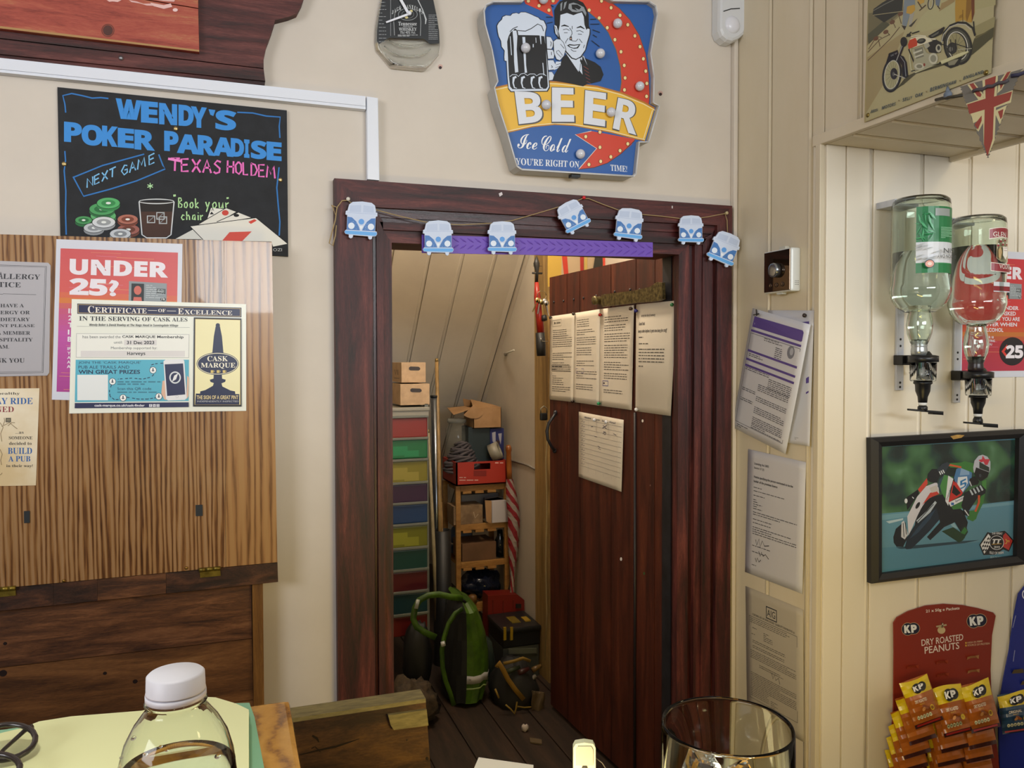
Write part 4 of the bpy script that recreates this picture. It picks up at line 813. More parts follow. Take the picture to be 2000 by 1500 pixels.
# ---------------------------------------------------------------- purple strip on the frame
m_pur = M('#6a47b4', .5)
pq = [(808, 457), (1275, 473), (1275, 502), (808, 494)]
ps = thing('purple_strip', WALL.at(1050, 500, .03), 'purple tread-pattern rubber strip fixed across the top of the doorway', 'strip')
wslab([(824, 458), (1275, 473.5), (1275, 502), (824, 494)], .0195, .022, m_pur, 'strip', ps)
mb = MB(); rr = random.Random(2)
for i in range(31):
    x = 832+i*14.5; y = 458+(x-808)*.0335
    for s_, yy_ in ((1, 8), (-1, 21)):
        if x > 1268: continue
        A = WALL.at(x-6, y+yy_-5*s_*.8, .0222); B = WALL.at(x+6, y+yy_+5*s_*.8, .0222); mb.tube([A, A.lerp(B, .5), B], [.0004, .0018, .0004], 6)
mb.build('tread', m_pur, ps)
# ---------------------------------------------------------------- bunting
m_str = M('#a08a62', .8)
FR = .030
st = thing('bunting_string', WALL.at(1040, 440, .03), 'brown jute string of the camper van bunting pinned along the door frame', 'string')
def S(pts, r=.0011, off=FR): return MB().tube([WALL.at(x, y, off) for x, y in pts], r, 6)
S([(681, 393), (700, 405), (735, 410), (780, 422), (832, 434), (856, 437), (900, 439), (960, 436), (982, 433), (1000, 431), (1045, 418), (1092, 404), (1117, 396), (1137, 388), (1150, 388), (1180, 400), (1210, 411), (1230, 415), (1255, 419), (1290, 422), (1330, 427), (1350, 428), (1380, 424), (1416, 417), (1420, 430), (1421, 455)]).build('string', m_str, st)
S([(681, 391), (668, 392), (659, 404), (655, 420), (650, 405), (647, 401), (658, 405), (655, 430), (648, 455), (643, 475), (650, 480), (655, 460), (657, 440)], .0014).build('string', m_str, st)
S([(1443, 495), (1443, 520), (1447, 530), (1446, 560), (1443, 580), (1447, 600), (1441, 625), (1439, 640), (1436, 632), (1440, 622)], .0014, .012).build('string', m_str, st)
for x, y, c in ((679, 390, '#d8d4c8'), (1138, 387, '#c8202c'), (1416, 417, '#b8a880')):
    p = thing('push_pin', WALL.at(x, y, .026), {679: 'pearl push pin holding the left end of the bunting', 1138: 'red push pin holding the bunting at its high middle', 1416: 'brass push pin holding the right end of the bunting'}[x], 'push pin', 'push pins of the bunting')
    MB().lathe([(.003, 0), (.0022, .002), (.0022, .005), (.0042, .006), (.004, .009), (.0015, .0105)], WALL.at(x, y, .0245), WALL.n, 12).build('head', M(c, .25), p)
VO = [(-110, -80), (-101, -120), (-75, -140), (0, -147), (72, -140), (99, -120), (108, -80), (108, -68), (120, -66), (122, -38), (110, -36), (110, 78), (123, 82), (127, 100), (118, 116), (90, 120), (88, 138), (75, 145), (62, 138), (58, 121), (-58, 117), (-62, 136), (-75, 143), (-90, 136), (-92, 114), (-118, 110), (-127, 95), (-120, 80), (-110, 76), (-112, -36), (-126, -40), (-124, -68), (-112, -72)]
def van(cx, cy, w, rot, label, off=.034):
    k = w/254; c_, s_ = math.cos(R(rot)), math.sin(R(rot)); f = lambda x, y: (cx+(x*c_-y*s_)*k, cy+(x*s_+y*c_)*k)
    t = thing('van_cutout', WALL.at(*f(0, 140), off), label, 'bunting', 'camper van bunting on the door frame')
    MB().slab([WALL.at(*f(*p), off+.004) for p in VO], -WALL.n*.004).build('card', M('#cbd8f0', .6), t)
    a = Art(WALL, off+.0042); a.map = f
    for q in ([(-92, -112), (-8, -118), (-8, -64), (-96, -62)], [(10, -118), (88, -112), (92, -64), (10, -64)]): a.poly('#b9c8e4', q)
    a.rect('#aebfe0', -110, -56, 108, -53)
    a.poly('#4478bc', [(-110, -24), (-75, -20), (-40, 10), (-18, 50), (-8, 78), (-110, 78)]); a.poly('#4478bc', [(108, -22), (75, -18), (42, 10), (20, 50), (8, 78), (108, 78)])
    rr = random.Random(int(cx)); 
    for i in range(26):
        sx = rr.choice((-1, 1)); x = sx*rr.uniform(30, 104); y = rr.uniform(10, 74); a.ell('#8fb4e4', x, y, 3, 3, n=5)
    a.ell('#5a9ce4', 0, 10, 22, 22); a.poly('#e8f0fa', [(-16, 44), (16, 44), (0, 74)])
    for x in (-76, 76): a.ell('#dde8f8', x, 46, 25, 25)
    a.poly('#62aaec', [(-122, 84), (122, 86), (124, 104), (112, 114), (-112, 110), (-124, 100)])
    a.build('print', t)
for v in ((706, 430.5, 64, 3, 'blue camper van cutout at the left end of the bunting'), (856, 465, 60, 0, 'blue camper van cutout second from left, over the start of the purple strip'), (981, 465, 57, 0, 'blue camper van cutout third from left, over the purple strip'),
          (1120, 423, 54, -28, 'tilted blue camper van cutout beside the red push pin'), (1229, 439, 56, 6, 'blue camper van cutout between red push pin and upright right-hand one'), (1350, 449.5, 50, 0, 'small upright blue camper van cutout near the right corner'), (1415, 486, 56, 22, 'tilted blue camper van cutout hanging at the right end of the bunting')): van(*v)
# ---------------------------------------------------------------- thermostat
th = thing('thermostat', RW.at(1530, 575, .01), 'white wall thermostat with mirrored face and silver dial on the grooved boards', 'thermostat')
k_ = lambda pts: sc(pts, 1440, 440, .2)
fq = k_([(262, 262), (525, 215), (525, 645), (265, 668)])
P = [RW.at(*p, .032) for p in fq]
ymax = max(p.y for p in P); ymin = min(p.y for p in P); zmin = (P[2].z+P[3].z)/2; zmax = (P[0].z+P[1].z)/2
X = lambda o: RW.o.x-o
MB().box((X(.006), ymin, zmin), (X(.032), ymax, zmax), .005).build('housing', M('#d8dcda', .3), th)
MB().box((X(.032), ymin+.003, zmin+.003), (X(.034), ymax-.003, zmax-.003), .0008).build('mirror_face', M('#5a4a3c', .04, .92), th)
cy, cz = (ymin+ymax)/2, (zmin+zmax)/2+.002
MB().lathe([(.0165, 0), (.0165, .010), (.015, .012), (.012, .0125), (0, .0122)], (X(.034), cy, cz), (-1, 0, 0), 28).build('dial', M('#9aa0a4', .22, .9), th)
for i in (-1, 0, 1): MB().lathe([(.0055, 0), (.005, .0015), (.003, .0008), (0, .0008)], (X(.034), cy+i*.021, zmin+.017), (-1, 0, 0), 16).build('button', M('#6a5c50', .1, .9), th)
MB().box((X(.008), cy-.012, zmax), (X(.020), cy+.010, zmax+.008), .002).build('cord_clip', M('#c8c4b4', .5), th)
MB().box((X(.014), cy-.010, zmin-.004), (X(.026), cy+.010, zmin+.001), .001).build('tab', M('#c8ccca', .4), th)
mb = MB()
for i in range(3):
    for j in range(3): mb.box((X(.012+.004*i), ymin-.0004, zmin+.014+.004*j), (X(.0135+.004*i), ymin+.0004, zmin+.0155+.004*j))
mb.build('speaker_hole', M('#25282a', .6), th)
# ---------------------------------------------------------------- papers on the grooved boards
m_paper = M('#c9c8cc', .6); m_lam = M('#d2d2d6', .3)
def curl(pl, q, lift, name, label, mat, n=8, base=.0072, cat='notice'):
    """a hanging paper: q px corners TL,TR,BR,BL; lift(u,v) metres off the plane. Returns thing, surf for Art"""
    t = thing(name, pl.at(*q[3], base), label, cat); f = quadmap(q)
    Qw = [pl.at(*p, base) for p in q]
    def surf(px, py, off): return None
    rows = []
    for j in range(n*2+1):
        rows.append([pl.at(*f(i/n, j/(2*n)), base+lift(i/n, j/(2*n))) for i in range(n+1)])
    MB().grid(rows, True, .0005, pl.n).build('sheet', mat, t)
    return t, f
class LiftArt(Art):
    def __init__(s, pl, q, lift, w, h, base=.0072, **k):
        super().__init__(pl, .0003, **k); s.f = quadmap(q); s.lift = lift; s.w = w; s.h = h; s.base = base
    def pt(s, x, y):
        u, v = x/s.w, y/s.h; return s.pl.at(*s.f(u, v), s.base+s.lift(u, v)+s.off)
def fine(a, c, x0, y0, x1, n, lh, w, seed):
    """rows of small print, split so they follow the sheet"""
    a.scrib(c, x0, y0, x1, w, lh, n, seed=seed)
PUR = '#5d4a92'; INK = '#4a4a50'
q2 = sc([(175, 110), (462, 112), (438, 755), (330, 735)], 1400, 560, .413)
q2 = [(1500, 606), (1590, 606.5), (1581, 872), (1534, 864)]
t, f = curl(RW, q2, lambda u, v: .001+.004*v, 'licence_page', 'white licence page mostly hidden behind the tilted summary sheet on the boards', m_lam)
a = LiftArt(RW, q2, lambda u, v: .001+.004*v, 100, 141)
a.poly(PUR, [(0, 9), (90, 6), (90, 15), (0, 18)]); a.text('#b4aed0', 'PL050404', 60, 8.5, 82, 12.5); a.poly(PUR, [(84, 48), (92, 46), (92, 52), (84, 53)]); a.poly(PUR, [(84, 62), (92, 60), (92, 62), (84, 64)]); a.scrib(INK, 40, 128, 64, .7, 2.5, 2, seed=3)
a.build('print', t)
q1 = [(1470, 602), (1583, 634), (1534, 887), (1430, 834)]
L1 = lambda u, v: .006+.010*math.sin(math.pi*min(1, max(0, v)))*u+.006*u
t, f = curl(RW, q1, L1, 'licence_summary', 'tilted licence summary sheet with purple headings, pinned below the thermostat', m_lam)
a = LiftArt(RW, q1, L1, 100, 141)
a.poly(PUR, [(6, 8), (90, 8), (92, 10), (92, 19), (90, 20), (5, 20)]); a.text('#c4bedc', 'PL050404', 66, 9.5, 86, 14); a.scrib('#c4bedc', 8, 11, 40, 1, 3, 1, seed=2); a.text('#c4bedc', 'Premises Licence Summary', 8, 15, 50, 18)
for y, y2 in ((23, 25.5), (46, 48.5), (56, 58.5), (63, 65.5)): a.rect(PUR, 4, y, 92, y2)
for x, y, e, n, s_ in ((30, 28, 62, 2, 1), (52, 34, 64, 6, 2), (8, 50, 40, 2, 3), (50, 70, 90, 6, 5), (34, 80, 88, 4, 6), (34, 94, 88, 3, 7), (34, 106, 88, 4, 8), (34, 118, 88, 4, 9), (6, 90, 32, 2, 12), (6, 66, 50, 2, 10), (6, 102, 30, 2, 15), (34, 126, 88, 3, 11), (8, 134, 30, 2, 13)): a.scrib(INK, x, y, e, .8, 2.1, n, seed=s_)
a.ell('#7d7f88', 78, 34, 6, 7); a.ell('#b0b2ba', 79, 33, 3, 4); a.frame('#6a6a70', 4, 27, 92, 132, .6)
a.build('print', t)
p = thing('push_pin', RW.at(1475, 614, .02), 'black pin at the top left of the tilted licence summary sheet', 'push pin'); MB().tube([RW.at(1477, 605, .016), RW.at(1478, 616, .03)], .0016, 6).tube([RW.at(1472, 615, .016), RW.at(1482, 613, .03)], .0016, 6).build('head', M('#1a1a1c', .4), p)
p = thing('push_pin', RW.at(1574, 616, .012), 'dark brown pin at the top right of the hidden licence page', 'push pin'); MB().lathe([(.003, 0), (.0045, .003), (.0045, .006), (.001, .009)], RW.at(1574, 616, .009), RW.n, 12).build('head', M('#2a1c18', .4), p)
q3 = [(1461, 877), (1574, 903), (1567, 1160), (1455, 1117)]
L3 = lambda u, v: .001+.008*math.sin(math.pi*v)*(.3+.7*u)
t, f = curl(RW, q3, L3, 'licensing_notice', 'white licensing act notice with signature, pinned between the two other papers', m_paper)
a = LiftArt(RW, q3, L3, 100, 141)
a.text(INK, 'Licensing Act 2003', 12, 13, 38, 16.5, font='sansb'); a.text(INK, 'Section 57 (3)', 12, 18, 30, 21, font='sansb')
a.text('#2a2a30', 'Notice specifying the person nominated to be the', 12, 28, 80, 31.5, font='sansb'); a.text('#2a2a30', 'holder of the premises licence', 12, 33, 54, 36.5, font='sansb')
for y, e, n, s_ in ((41, 30, 1, 1), (45, 66, 1, 2), (50, 44, 1, 3), (55, 28, 5, 4), (69, 88, 2, 5), (77, 46, 1, 6), (81, 44, 1, 7), (86, 88, 4, 8), (107, 44, 1, 9), (114, 34, 1, 10), (129, 20, 1, 11)): a.scrib(INK, 12, y, e, .8, 2.5, n, seed=s_)
for l in ([(18, 100), (20, 106), (24, 98), (26, 107), (30, 99), (34, 104), (42, 102)], [(24, 112), (27, 117), (29, 112), (32, 116), (36, 113), (42, 117)], [(18, 121), (20, 125), (22, 120), (25, 124), (28, 121)]): a.line('#24252c', l, .9)
a.build('print', t)
q4 = [(1456, 1144.6), (1568.5, 1191), (1570, 1450), (1459, 1386)]
L4 = lambda u, v: .001+.002*math.sin(math.pi*v)
t, f = curl(RW, q4, L4, 'insurance_certificate', 'buff employers insurance certificate, lowest paper on the grooved boards', M('#b3aa98', .6))
a = LiftArt(RW, q4, L4, 100, 141)
a.text('#34383e', 'AIG', 39, 15.5, 53, 23); a.frame('#34383e', 37, 12.5, 56, 26, 1.1)
a.text('#3a3a3c', "CERTIFICATE OF EMPLOYERS' LIABILITY INSURANCE (a)", 12, 27, 86, 30, font='serif'); a.frame('#56544e', 6, 31, 90, 124, .5)
for x, y, e, n, s_ in ((8, 33, 88, 3, 1), (12, 43, 20, 1, 2), (32, 44, 48, 5, 3), (10, 50, 30, 1, 4), (12, 57, 70, 2, 5), (12, 63, 68, 2, 6), (8, 69, 88, 5, 7), (24, 82, 66, 2, 8), (8, 94, 88, 6, 9), (8, 106, 88, 5, 10), (8, 116, 40, 3, 11), (44, 116, 56, 5, 12)): a.scrib('#55534f', x, y, e, .65, 2.0, n, seed=s_)
a.line('#3c3c42', [(46, 84), (48, 90), (51, 84), (53, 90), (58, 86), (60, 92)], .8); a.build('print', t)
# ---------------------------------------------------------------- tin motorcycle poster on the beam
BF = RW.to(.0145)
mp = thing('motorcycle_poster', BF.at(1800, 200), 'vintage tin motorcycle poster with red-tanked motorbike on the beam above the alcove', 'poster')
pq = [(1697, -70), (1950, -190), (1930, 145), (1688, 239)]
sheet(BF, pq, .0008, .0016, M('#a79a6c', .35), 'tin_plate', mp, )
a = Art(BF, .0026, rough=.35, coat=.2).view(1690, 0, .16)
def A_(c, p): a.poly(c, p)
A_('#b2aa80', [(45, -430), (1620, -1150), (1540, 890), (5, 1480)])
A_('#8f8560', [(40, -100), (450, -300), (470, 150), (20, 560)]); A_('#6f6a4e', [(40, 160), (470, 120), (330, 250), (30, 520)])
A_('#50523e', [(30, 420), (230, 250), (300, 300), (40, 540)]); A_('#a2946a', [(25, 700), (480, 380), (240, 1000), (5, 1390)]); A_('#aca578', [(1330, -900), (1615, -1050), (1590, 60), (1340, 120)])
A_('#989166', [(1340, 320), (1585, 200), (1560, 480), (1340, 520)]); A_('#b5b184', [(690, 200), (1090, -200), (1100, 280), (960, 330), (560, 420)])
A_('#262a28', [(90, 180), (100, 110), (210, 30), (470, -120), (450, 130), (230, 275)]); a.line('#767a70', [(100, 130), (240, 50), (470, -60)], 8); a.line('#a8a078', [(95, 185), (470, 135)], 7)
for l in ([(30, 640), (180, 480), (300, 420)], [(30, 740), (300, 480), (420, 330)], [(400, 150), (440, 290)], [(250, 370), (300, 430)], [(160, 480), (180, 570)], [(320, 230), (370, 340)], [(40, 600), (140, 440), (200, 460)]): a.line('#5d4a36', l, 9)
for x, y in ((130, 470), (250, 390), (330, 270), (430, 170)): a.ell('#6b4a34', x, y, 34, 24, -30)
A_('#7f8c94', [(480, -60), (600, -80), (610, 60), (560, 130), (500, 330), (450, 300), (465, 120)]); A_('#c39a3e', [(510, 80), (600, 55), (610, 120), (560, 175), (500, 160)]); A_('#a8a69a', [(540, 180), (600, 150), (560, 320), (530, 320)]); A_('#34302c', [(440, 310), (500, 320), (480, 370)]); A_('#3c3832', [(530, 320), (640, 220), (600, 280), (560, 330)])
A_('#c29c48', [(620, -60), (720, -80), (720, 30), (650, 60)]); a.ring('#3a3c38', 800, 40, 40, 80, 12, 8); a.ring('#c4c4b4', 800, 40, 24, 56, 6, 8); A_('#6c7a88', [(850, -60), (930, -60), (900, 80), (860, 60)]); A_('#a08a5c', [(930, 40), (1100, -40), (1090, 20), (900, 140)])
for l in ([(640, 20), (690, 100)], [(660, 130), (740, 60)], [(880, 70), (910, 110)]): a.line('#4c3c2c', l, 14)
A_('#b48d34', [(1110, -150), (1330, -200), (1335, 150), (1300, 275), (1250, 270), (1200, 240), (1100, 275), (1095, 100)]); A_('#8a6420', [(1240, -100), (1280, -120), (1300, 100), (1240, 270), (1225, 200)]); A_('#6e3a1a', [(1290, -120), (1335, -130), (1330, 170), (1300, 270)]); A_('#96701f', [(1150, 190), (1190, 170), (1190, 210), (1140, 230)]); a.line('#6d4c18', [(1190, 120), (1190, 290)], 8)
# shadow of the bike as printed
A_('#4c4a30', [(1330, 470), (1570, 330), (1560, 450), (1400, 590), (1290, 680), (1180, 740), (950, 800), (620, 900), (470, 1030), (420, 1060), (380, 1090), (500, 930), (900, 760), (1290, 600)])
A_('#67603c', [(1340, 480), (1560, 350), (1500, 380), (1350, 440)])
# rear wheel
a.ell('#20221e', 1130, 560, 175, 235, -10, 32); a.ell('#4b4e42', 1130, 560, 150, 205, -10, 32); a.ell('#262824', 1115, 560, 130, 180, -10, 32); a.ell('#9b956a', 1112, 562, 112, 160, -10, 32)
a.ring('#d0cfc0', 1125, 560, 128, 178, 11, -10)
A_('#20221e', [(950, 790), (1000, 700), (1190, 690), (1140, 800), (1040, 835)]); A_('#8d8a72', [(1000, 740), (1140, 720), (1090, 790), (1020, 800)])
for i in range(12):
    t_ = R(i*30); a.line('#6a6654', [(1112, 562), (1112+108*math.cos(t_), 562+155*math.sin(t_))], 4)
a.line('#17191a', [(940, 500), (960, 400), (1040, 310), (1130, 275), (1230, 280), (1310, 340), (1340, 430)], 26); a.line('#c8c8bc', [(930, 520), (955, 420), (1030, 330), (1130, 292), (1220, 300), (1290, 360)], 9)
a.line('#17191a', [(1320, 260), (1335, 440)], 16); a.ell('#2a2c2a', 1060, 590, 60, 70); a.ell('#6f7068', 1045, 600, 24, 30)
for l in ([(930, 540), (1010, 565)], [(1060, 520), (1300, 600)], [(1040, 480), (1060, 690)], [(1100, 480), (1110, 610)]): a.line('#15171a', l, 10)
# front wheel
a.ell('#1b1e20', 325, 915, 118, 215, 8, 36); a.ell('#55564c', 325, 915, 98, 188, 8, 32); a.ell('#a9a67e', 322, 912, 88, 172, 8, 32); a.ring('#d0d0c2', 325, 912, 92, 178, 8, 8)
for i in range(14):
    t_ = R(i*25.7); a.line('#75725c', [(340, 900), (325+84*math.cos(t_), 912+165*math.sin(t_))], 3.5)
a.ell('#22242a', 350, 900, 44, 70); a.ell('#60625e', 345, 905, 16, 26); a.line('#b8b8aa', [(350, 905), (490, 955)], 10)
A_('#14181f', [(245, 790), (290, 650), (395, 610), (405, 660), (470, 690), (505, 760), (525, 930), (490, 955), (450, 930), (445, 800), (400, 720), (330, 730), (270, 780)]); a.line('#8a9298', [(430, 690), (480, 760), (495, 930)], 8)
A_('#10141a', [(280, 660), (395, 608), (400, 665), (300, 715)]); a.text('#8d9498', 'CAC 101', 0, 0, q=[(310, 672), (385, 638), (388, 656), (312, 692)], font='sansb')
a.line('#1c1e22', [(470, 520), (430, 640), (390, 730)], 34); a.line('#a9aca6', [(450, 560), (380, 740)], 9); a.ell('#14161a', 470, 510, 42, 60); a.line('#1a1c1e', [(500, 450), (560, 390), (570, 410), (660, 380)], 14); a.ell('#1a1c1e', 530, 430, 26, 20)
# frame, engine, tank, seat, exhaust
a.line('#c0bf98', [(560, 560), (540, 700), (560, 850), (610, 885), (900, 770)], 16); a.line('#22241f', [(530, 600), (600, 780)], 16); a.line('#22241f', [(560, 870), (920, 770)], 10)
A_('#a9a88c', [(570, 610), (700, 555), (745, 640), (780, 660), (860, 640), (885, 700), (870, 770), (800, 810), (680, 855), (610, 860), (580, 790), (600, 720)])
A_('#7d7d68', [(600, 600), (700, 570), (715, 690), (620, 720)]); A_('#c8c8b4', [(585, 640), (690, 600), (695, 620), (590, 660)]); A_('#c8c8b4', [(600, 690), (710, 650), (712, 668), (605, 708)]); a.ell('#c6c5ae', 830, 715, 56, 68); a.ell('#8f8f7a', 830, 715, 36, 44); a.ell('#c6c5ae', 660, 810, 60, 40); a.ell('#84846e', 660, 810, 36, 24); a.ell('#8a3a2a', 720, 790, 12, 20)
A_('#202220', [(700, 540), (860, 480), (930, 520), (920, 640), (860, 650), (780, 640), (750, 570)]); a.ell('#b5b49c', 895, 590, 36, 50); a.ell('#303230', 895, 585, 18, 28); A_('#a8a894', [(700, 510), (760, 500), (790, 560), (740, 600)])
A_('#ded8b8', [(555, 470), (640, 440), (740, 445), (800, 480), (820, 500), (600, 580), (530, 590), (535, 500)]); A_('#c4401f', [(540, 490), (610, 460), (640, 510), (630, 560), (530, 600), (520, 545)]); a.ell('#1f2220', 685, 500, 55, 32, -14); a.ell('#55584c', 680, 495, 34, 16, -14); a.line('#e8e4c8', [(560, 450), (640, 430), (740, 440)], 10)
A_('#15171a', [(765, 440), (960, 325), (970, 340), (935, 410), (860, 450), (800, 470)]); A_('#5d6058', [(800, 440), (900, 380), (890, 410), (820, 452)]); a.line('#dcd8c0', [(750, 470), (860, 480)], 14)
a.line('#d0cd9e', [(925, 765), (1180, 660), (1260, 630)], [44, 40, 16]); a.line('#8a8862', [(930, 785), (1180, 682), (1255, 644)], 8); a.line('#bcbba0', [(1130, 605), (1300, 592)], 9)
for t_, qq in (('ARIEL', [(60, 1345), (155, 1325), (155, 1352), (60, 1385)]), ('MOTORS', [(198, 1300), (372, 1245), (370, 1285), (200, 1340)]), ('SELLY', [(452, 1200), (572, 1170), (572, 1205), (454, 1242)]), ('OAK', [(606, 1150), (705, 1125), (705, 1165), (610, 1192)]), ('BIRMINGHAM', [(785, 1075), (1110, 975), (1110, 1015), (788, 1122)]), ('ENGLAND', [(1195, 935), (1440, 855), (1442, 892), (1192, 975)])):
    a.text('#44525a', t_, 0, 0, q=qq, font='isans')
a.ell('#8a7a50', 410, 1228, 9, 9); a.ell('#8a7a50', 745, 1120, 9, 9); a.ell('#8a7a50', 1155, 985, 9, 9)
a.build('print', mp)
for x, y in ((1695, 225), (1926, 142)): MB().lathe([(.0045, 0), (.004, .0015), (.001, .0026)], BF.at(x, y, .0025), BF.n, 12).build('screw', M('#8a7840', .3, .8), mp)
tc = thing('blue_tack_hook', BF.at(1850, 190), 'small blue putty lump holding a dark hook below the motorcycle poster', 'hook')
mb = MB(); mb.ball(BF.at(1851, 186, .008), .008, 10, (.8, 1, 1)); mb.tube([BF.at(1851, 170, .003), BF.at(1851, 180, .007)], [.002, .004], 6); mb.build('putty', M('#6b7684', .7), tc)
MB().tube([BF.at(1828, 195, .004), BF.at(1840, 192, .010), BF.at(1862, 189, .011), BF.at(1880, 186, .006)], .0028, 8).build('hook', M('#3a3428', .5), tc)
# ---------------------------------------------------------------- union flag pennant (nearest of a string of them)
pn = thing('flag_pennant', BF.at(1930, 300, .02), 'faded union flag pennant with zigzag edges hanging from the beam', 'pennant')
PF = Pl(BF.at(1930, 220, .035), (-.93, -.36, 0)); U = (1640, 0, .2533)
zig = []
L_ = [(930, 670), (970, 790), (1090, 1100), (1140, 1215)]; R_ = [(1145, 1215), (1190, 1080), (1260, 890), (1330, 700), (1405, 530)]
def zz(P, n, amp):
    o = []
    for i in range(n+1):
        t_ = i/n*(len(P)-1); k = min(int(t_), len(P)-2); f_ = t_-k; x = P[k][0]+(P[k+1][0]-P[k][0])*f_; y = P[k][1]+(P[k+1][1]-P[k][1])*f_; o.append((x+(amp if i % 2 else -amp), y))
    return o
outl = zz(L_, 34, 6)+zz(R_, 44, -6)
MB().slab([PF.at(*p) for p in sc(outl, *U)], -PF.n*.0012).build('cloth', M('#6a655c', .8), pn)
a = Art(PF, .0002, rough=.85).view(*U); CRm = '#c4b98c'; RDm = '#8d3f34'
a.poly(CRm, [(975, 800), (1110, 755), (1100, 620), (1140, 605), (1215, 580), (1220, 590), (1210, 740), (1335, 695), (1320, 790), (1205, 830), (1195, 1080), (1150, 1190), (1110, 1110), (1105, 880), (1020, 905)])
a.poly(CRm, [(985, 655), (1040, 640), (1110, 730), (1105, 770), (1070, 770)]); a.poly(CRm, [(1225, 640), (1280, 560), (1325, 545), (1250, 690), (1215, 720)])
a.poly(CRm, [(1015, 885), (1105, 875), (1110, 940), (1070, 1015), (1055, 1000), (1070, 930), (1030, 950)]); a.poly(CRm, [(1205, 850), (1290, 810), (1265, 880), (1235, 960), (1200, 880)])
a.poly(RDm, [(1000, 650), (1030, 640), (1095, 730), (1085, 750), (1060, 740)]); a.poly(RDm, [(1235, 650), (1290, 558), (1320, 548), (1240, 690)]); a.poly(RDm, [(1040, 960), (1095, 890), (1095, 930), (1065, 1000)]); a.poly(RDm, [(1220, 860), (1262, 840), (1255, 900), (1240, 920)])
a.poly(RDm, [(982, 805), (1125, 760), (1120, 615), (1205, 585), (1190, 745), (1330, 705), (1310, 775), (1190, 825), (1180, 1070), (1140, 1205), (1112, 1110), (1118, 845), (1000, 880)])
a.build('print', pn)
MB().tube([PF.at(*p, .002) for p in sc([(1025, 705), (1060, 690), (1100, 690), (1140, 665), (1180, 665), (1220, 640), (1270, 635), (1300, 615)], *U)], .0028, 8).build('ribbon', M('#4a4448', .8), pn)
sp = thing('pennant_cord', PF.at(1990, 145), 'grey twisted cord carrying the union flag pennant out of the picture', 'cord')
MB().tube([PF.at(*p, .002) for p in ((1975, 148), (1990, 146), (2030, 130), (2080, 120))]+[], .003, 8).build('strand', M('#3a3a52', .8), sp)
# ---------------------------------------------------------------- optics with upturned spirit bottles
m_bg = m_glass('spirit_bottle_glass', '#eef7ee', .0); m_liq = m_glass('clear_spirit', '#fbfbfa', 0, 1.34)
m_blk = M('#17181b', .35); m_alu = m_noise('brushed_rail', '#b8bcc6', '#ccd0d8', 30, .3, (1, 1, .1), .02, metal=.3)
def bottle(cx, ytop, ysh, yn, ymouth, cy_off, R0, name, label, ylev):
    """upturned bottle: px centre x; px rows of base, shoulder start, neck start, mouth; cy_off = distance off the wall; ylev = liquid surface row"""
    pl = BW.to(cy_off); z = lambda y, x=cx: pl.at(x, y).z; c = pl.at(cx, (ytop+ymouth)/2); o = (c.x, c.y, 0)
    t = thing(name, (c.x, c.y, z(ymouth)), label, 'bottle')
    zt, zs, zn, zm = z(ytop), z(ysh), z(yn), z(ymouth)
    pr = [(0, zt-.006), (R0*.55, zt-.004), (R0*.86, zt), (R0*.97, zt-.006), (R0, zt-.018), (R0, zs), (R0*1.04, zs-.008), (R0*1.04, zs-.016), (R0*.95, zs-.034), (R0*.78, zs-.048), (R0*.55, zs-.058), (R0*.37, zn+.010), (R0*.34, zn), (R0*.42, zn-.02), (R0*.46, zn-.036), (R0*.42, zn-.055), (R0*.30, zn-.074), (R0*.25, zn-.08), (R0*.25, zm)]
    pr = pr[::-1]
    ins = [(max(r-.0028, .0001), h) for r, h in pr]; ins[-1] = (0, ins[-1][1]-.004); ins = [(r, min(h, zt-.008)) for r, h in ins]
    mb = MB(); mb.lathe(pr, o, (0, 0, 1), 40); mb.lathe(ins[::-1], o, (0, 0, 1), 40); mb.build('glass', m_bg, t)
    zl = z(ylev); lq = [(r-.0002, h) for r, h in ins if h < zl-.002 and r > .001]; lr = lq[-1][0]
    lq = [(0.0001, lq[0][1])]+lq+[(lr, zl), (0.0001, zl)]; MB().lathe(lq, o, (0, 0, 1), 40).build('spirit', m_liq, t)
    MB().lathe([(R0*.27, zm-.006), (R0*.285, zm+.002), (R0*.27, zm+.010)]+[(R0*(.265+.02*(i % 2)), zm+.012+i*.0022) for i in range(8)], o, (0, 0, 1), 24).build('thread', M('#a9aeae', .25, .6) if name == 'gin_bottle' else M('#2a2224', .3), t)
    return t, o, (zt, zs, zn, zm)
def wrap(t, o, r, z0, z1, a0, a1, mat, name, n=14, rows=None):
    mb = MB(); A = [R(a0+(a1-a0)*i/n) for i in range(n+1)]
    mb.grid([[(o[0]+r*math.sin(q), o[1]-r*math.cos(q), zz_) for q in A] for zz_ in (z1, z0)], True, .0003, (0, 0, 0)); return mb.build(name, mat, t)
class WrapArt(Art):
    """print round a cylinder: x = degrees from the room side, y = height in metres"""
    def __init__(s, o, r, **k): super().__init__(WALL, .0002, step=.00022, **k); s.o = o; s.r = r
    def pt(s, x, y): return Vector((s.o[0]+(s.r+s.off)*math.sin(R(x-42)), s.o[1]-(s.r+s.off)*math.cos(R(x-42)), y))
def seg_rect(a, c, x0, x1, z0, z1, n=10):
    a._c(c)
    for i in range(n):
        u, v = x0+(x1-x0)*i/n, x0+(x1-x0)*(i+1)/n; a.poly(c, [(u, z1), (u, z0), (v, z0), (v, z1)], keep=True)
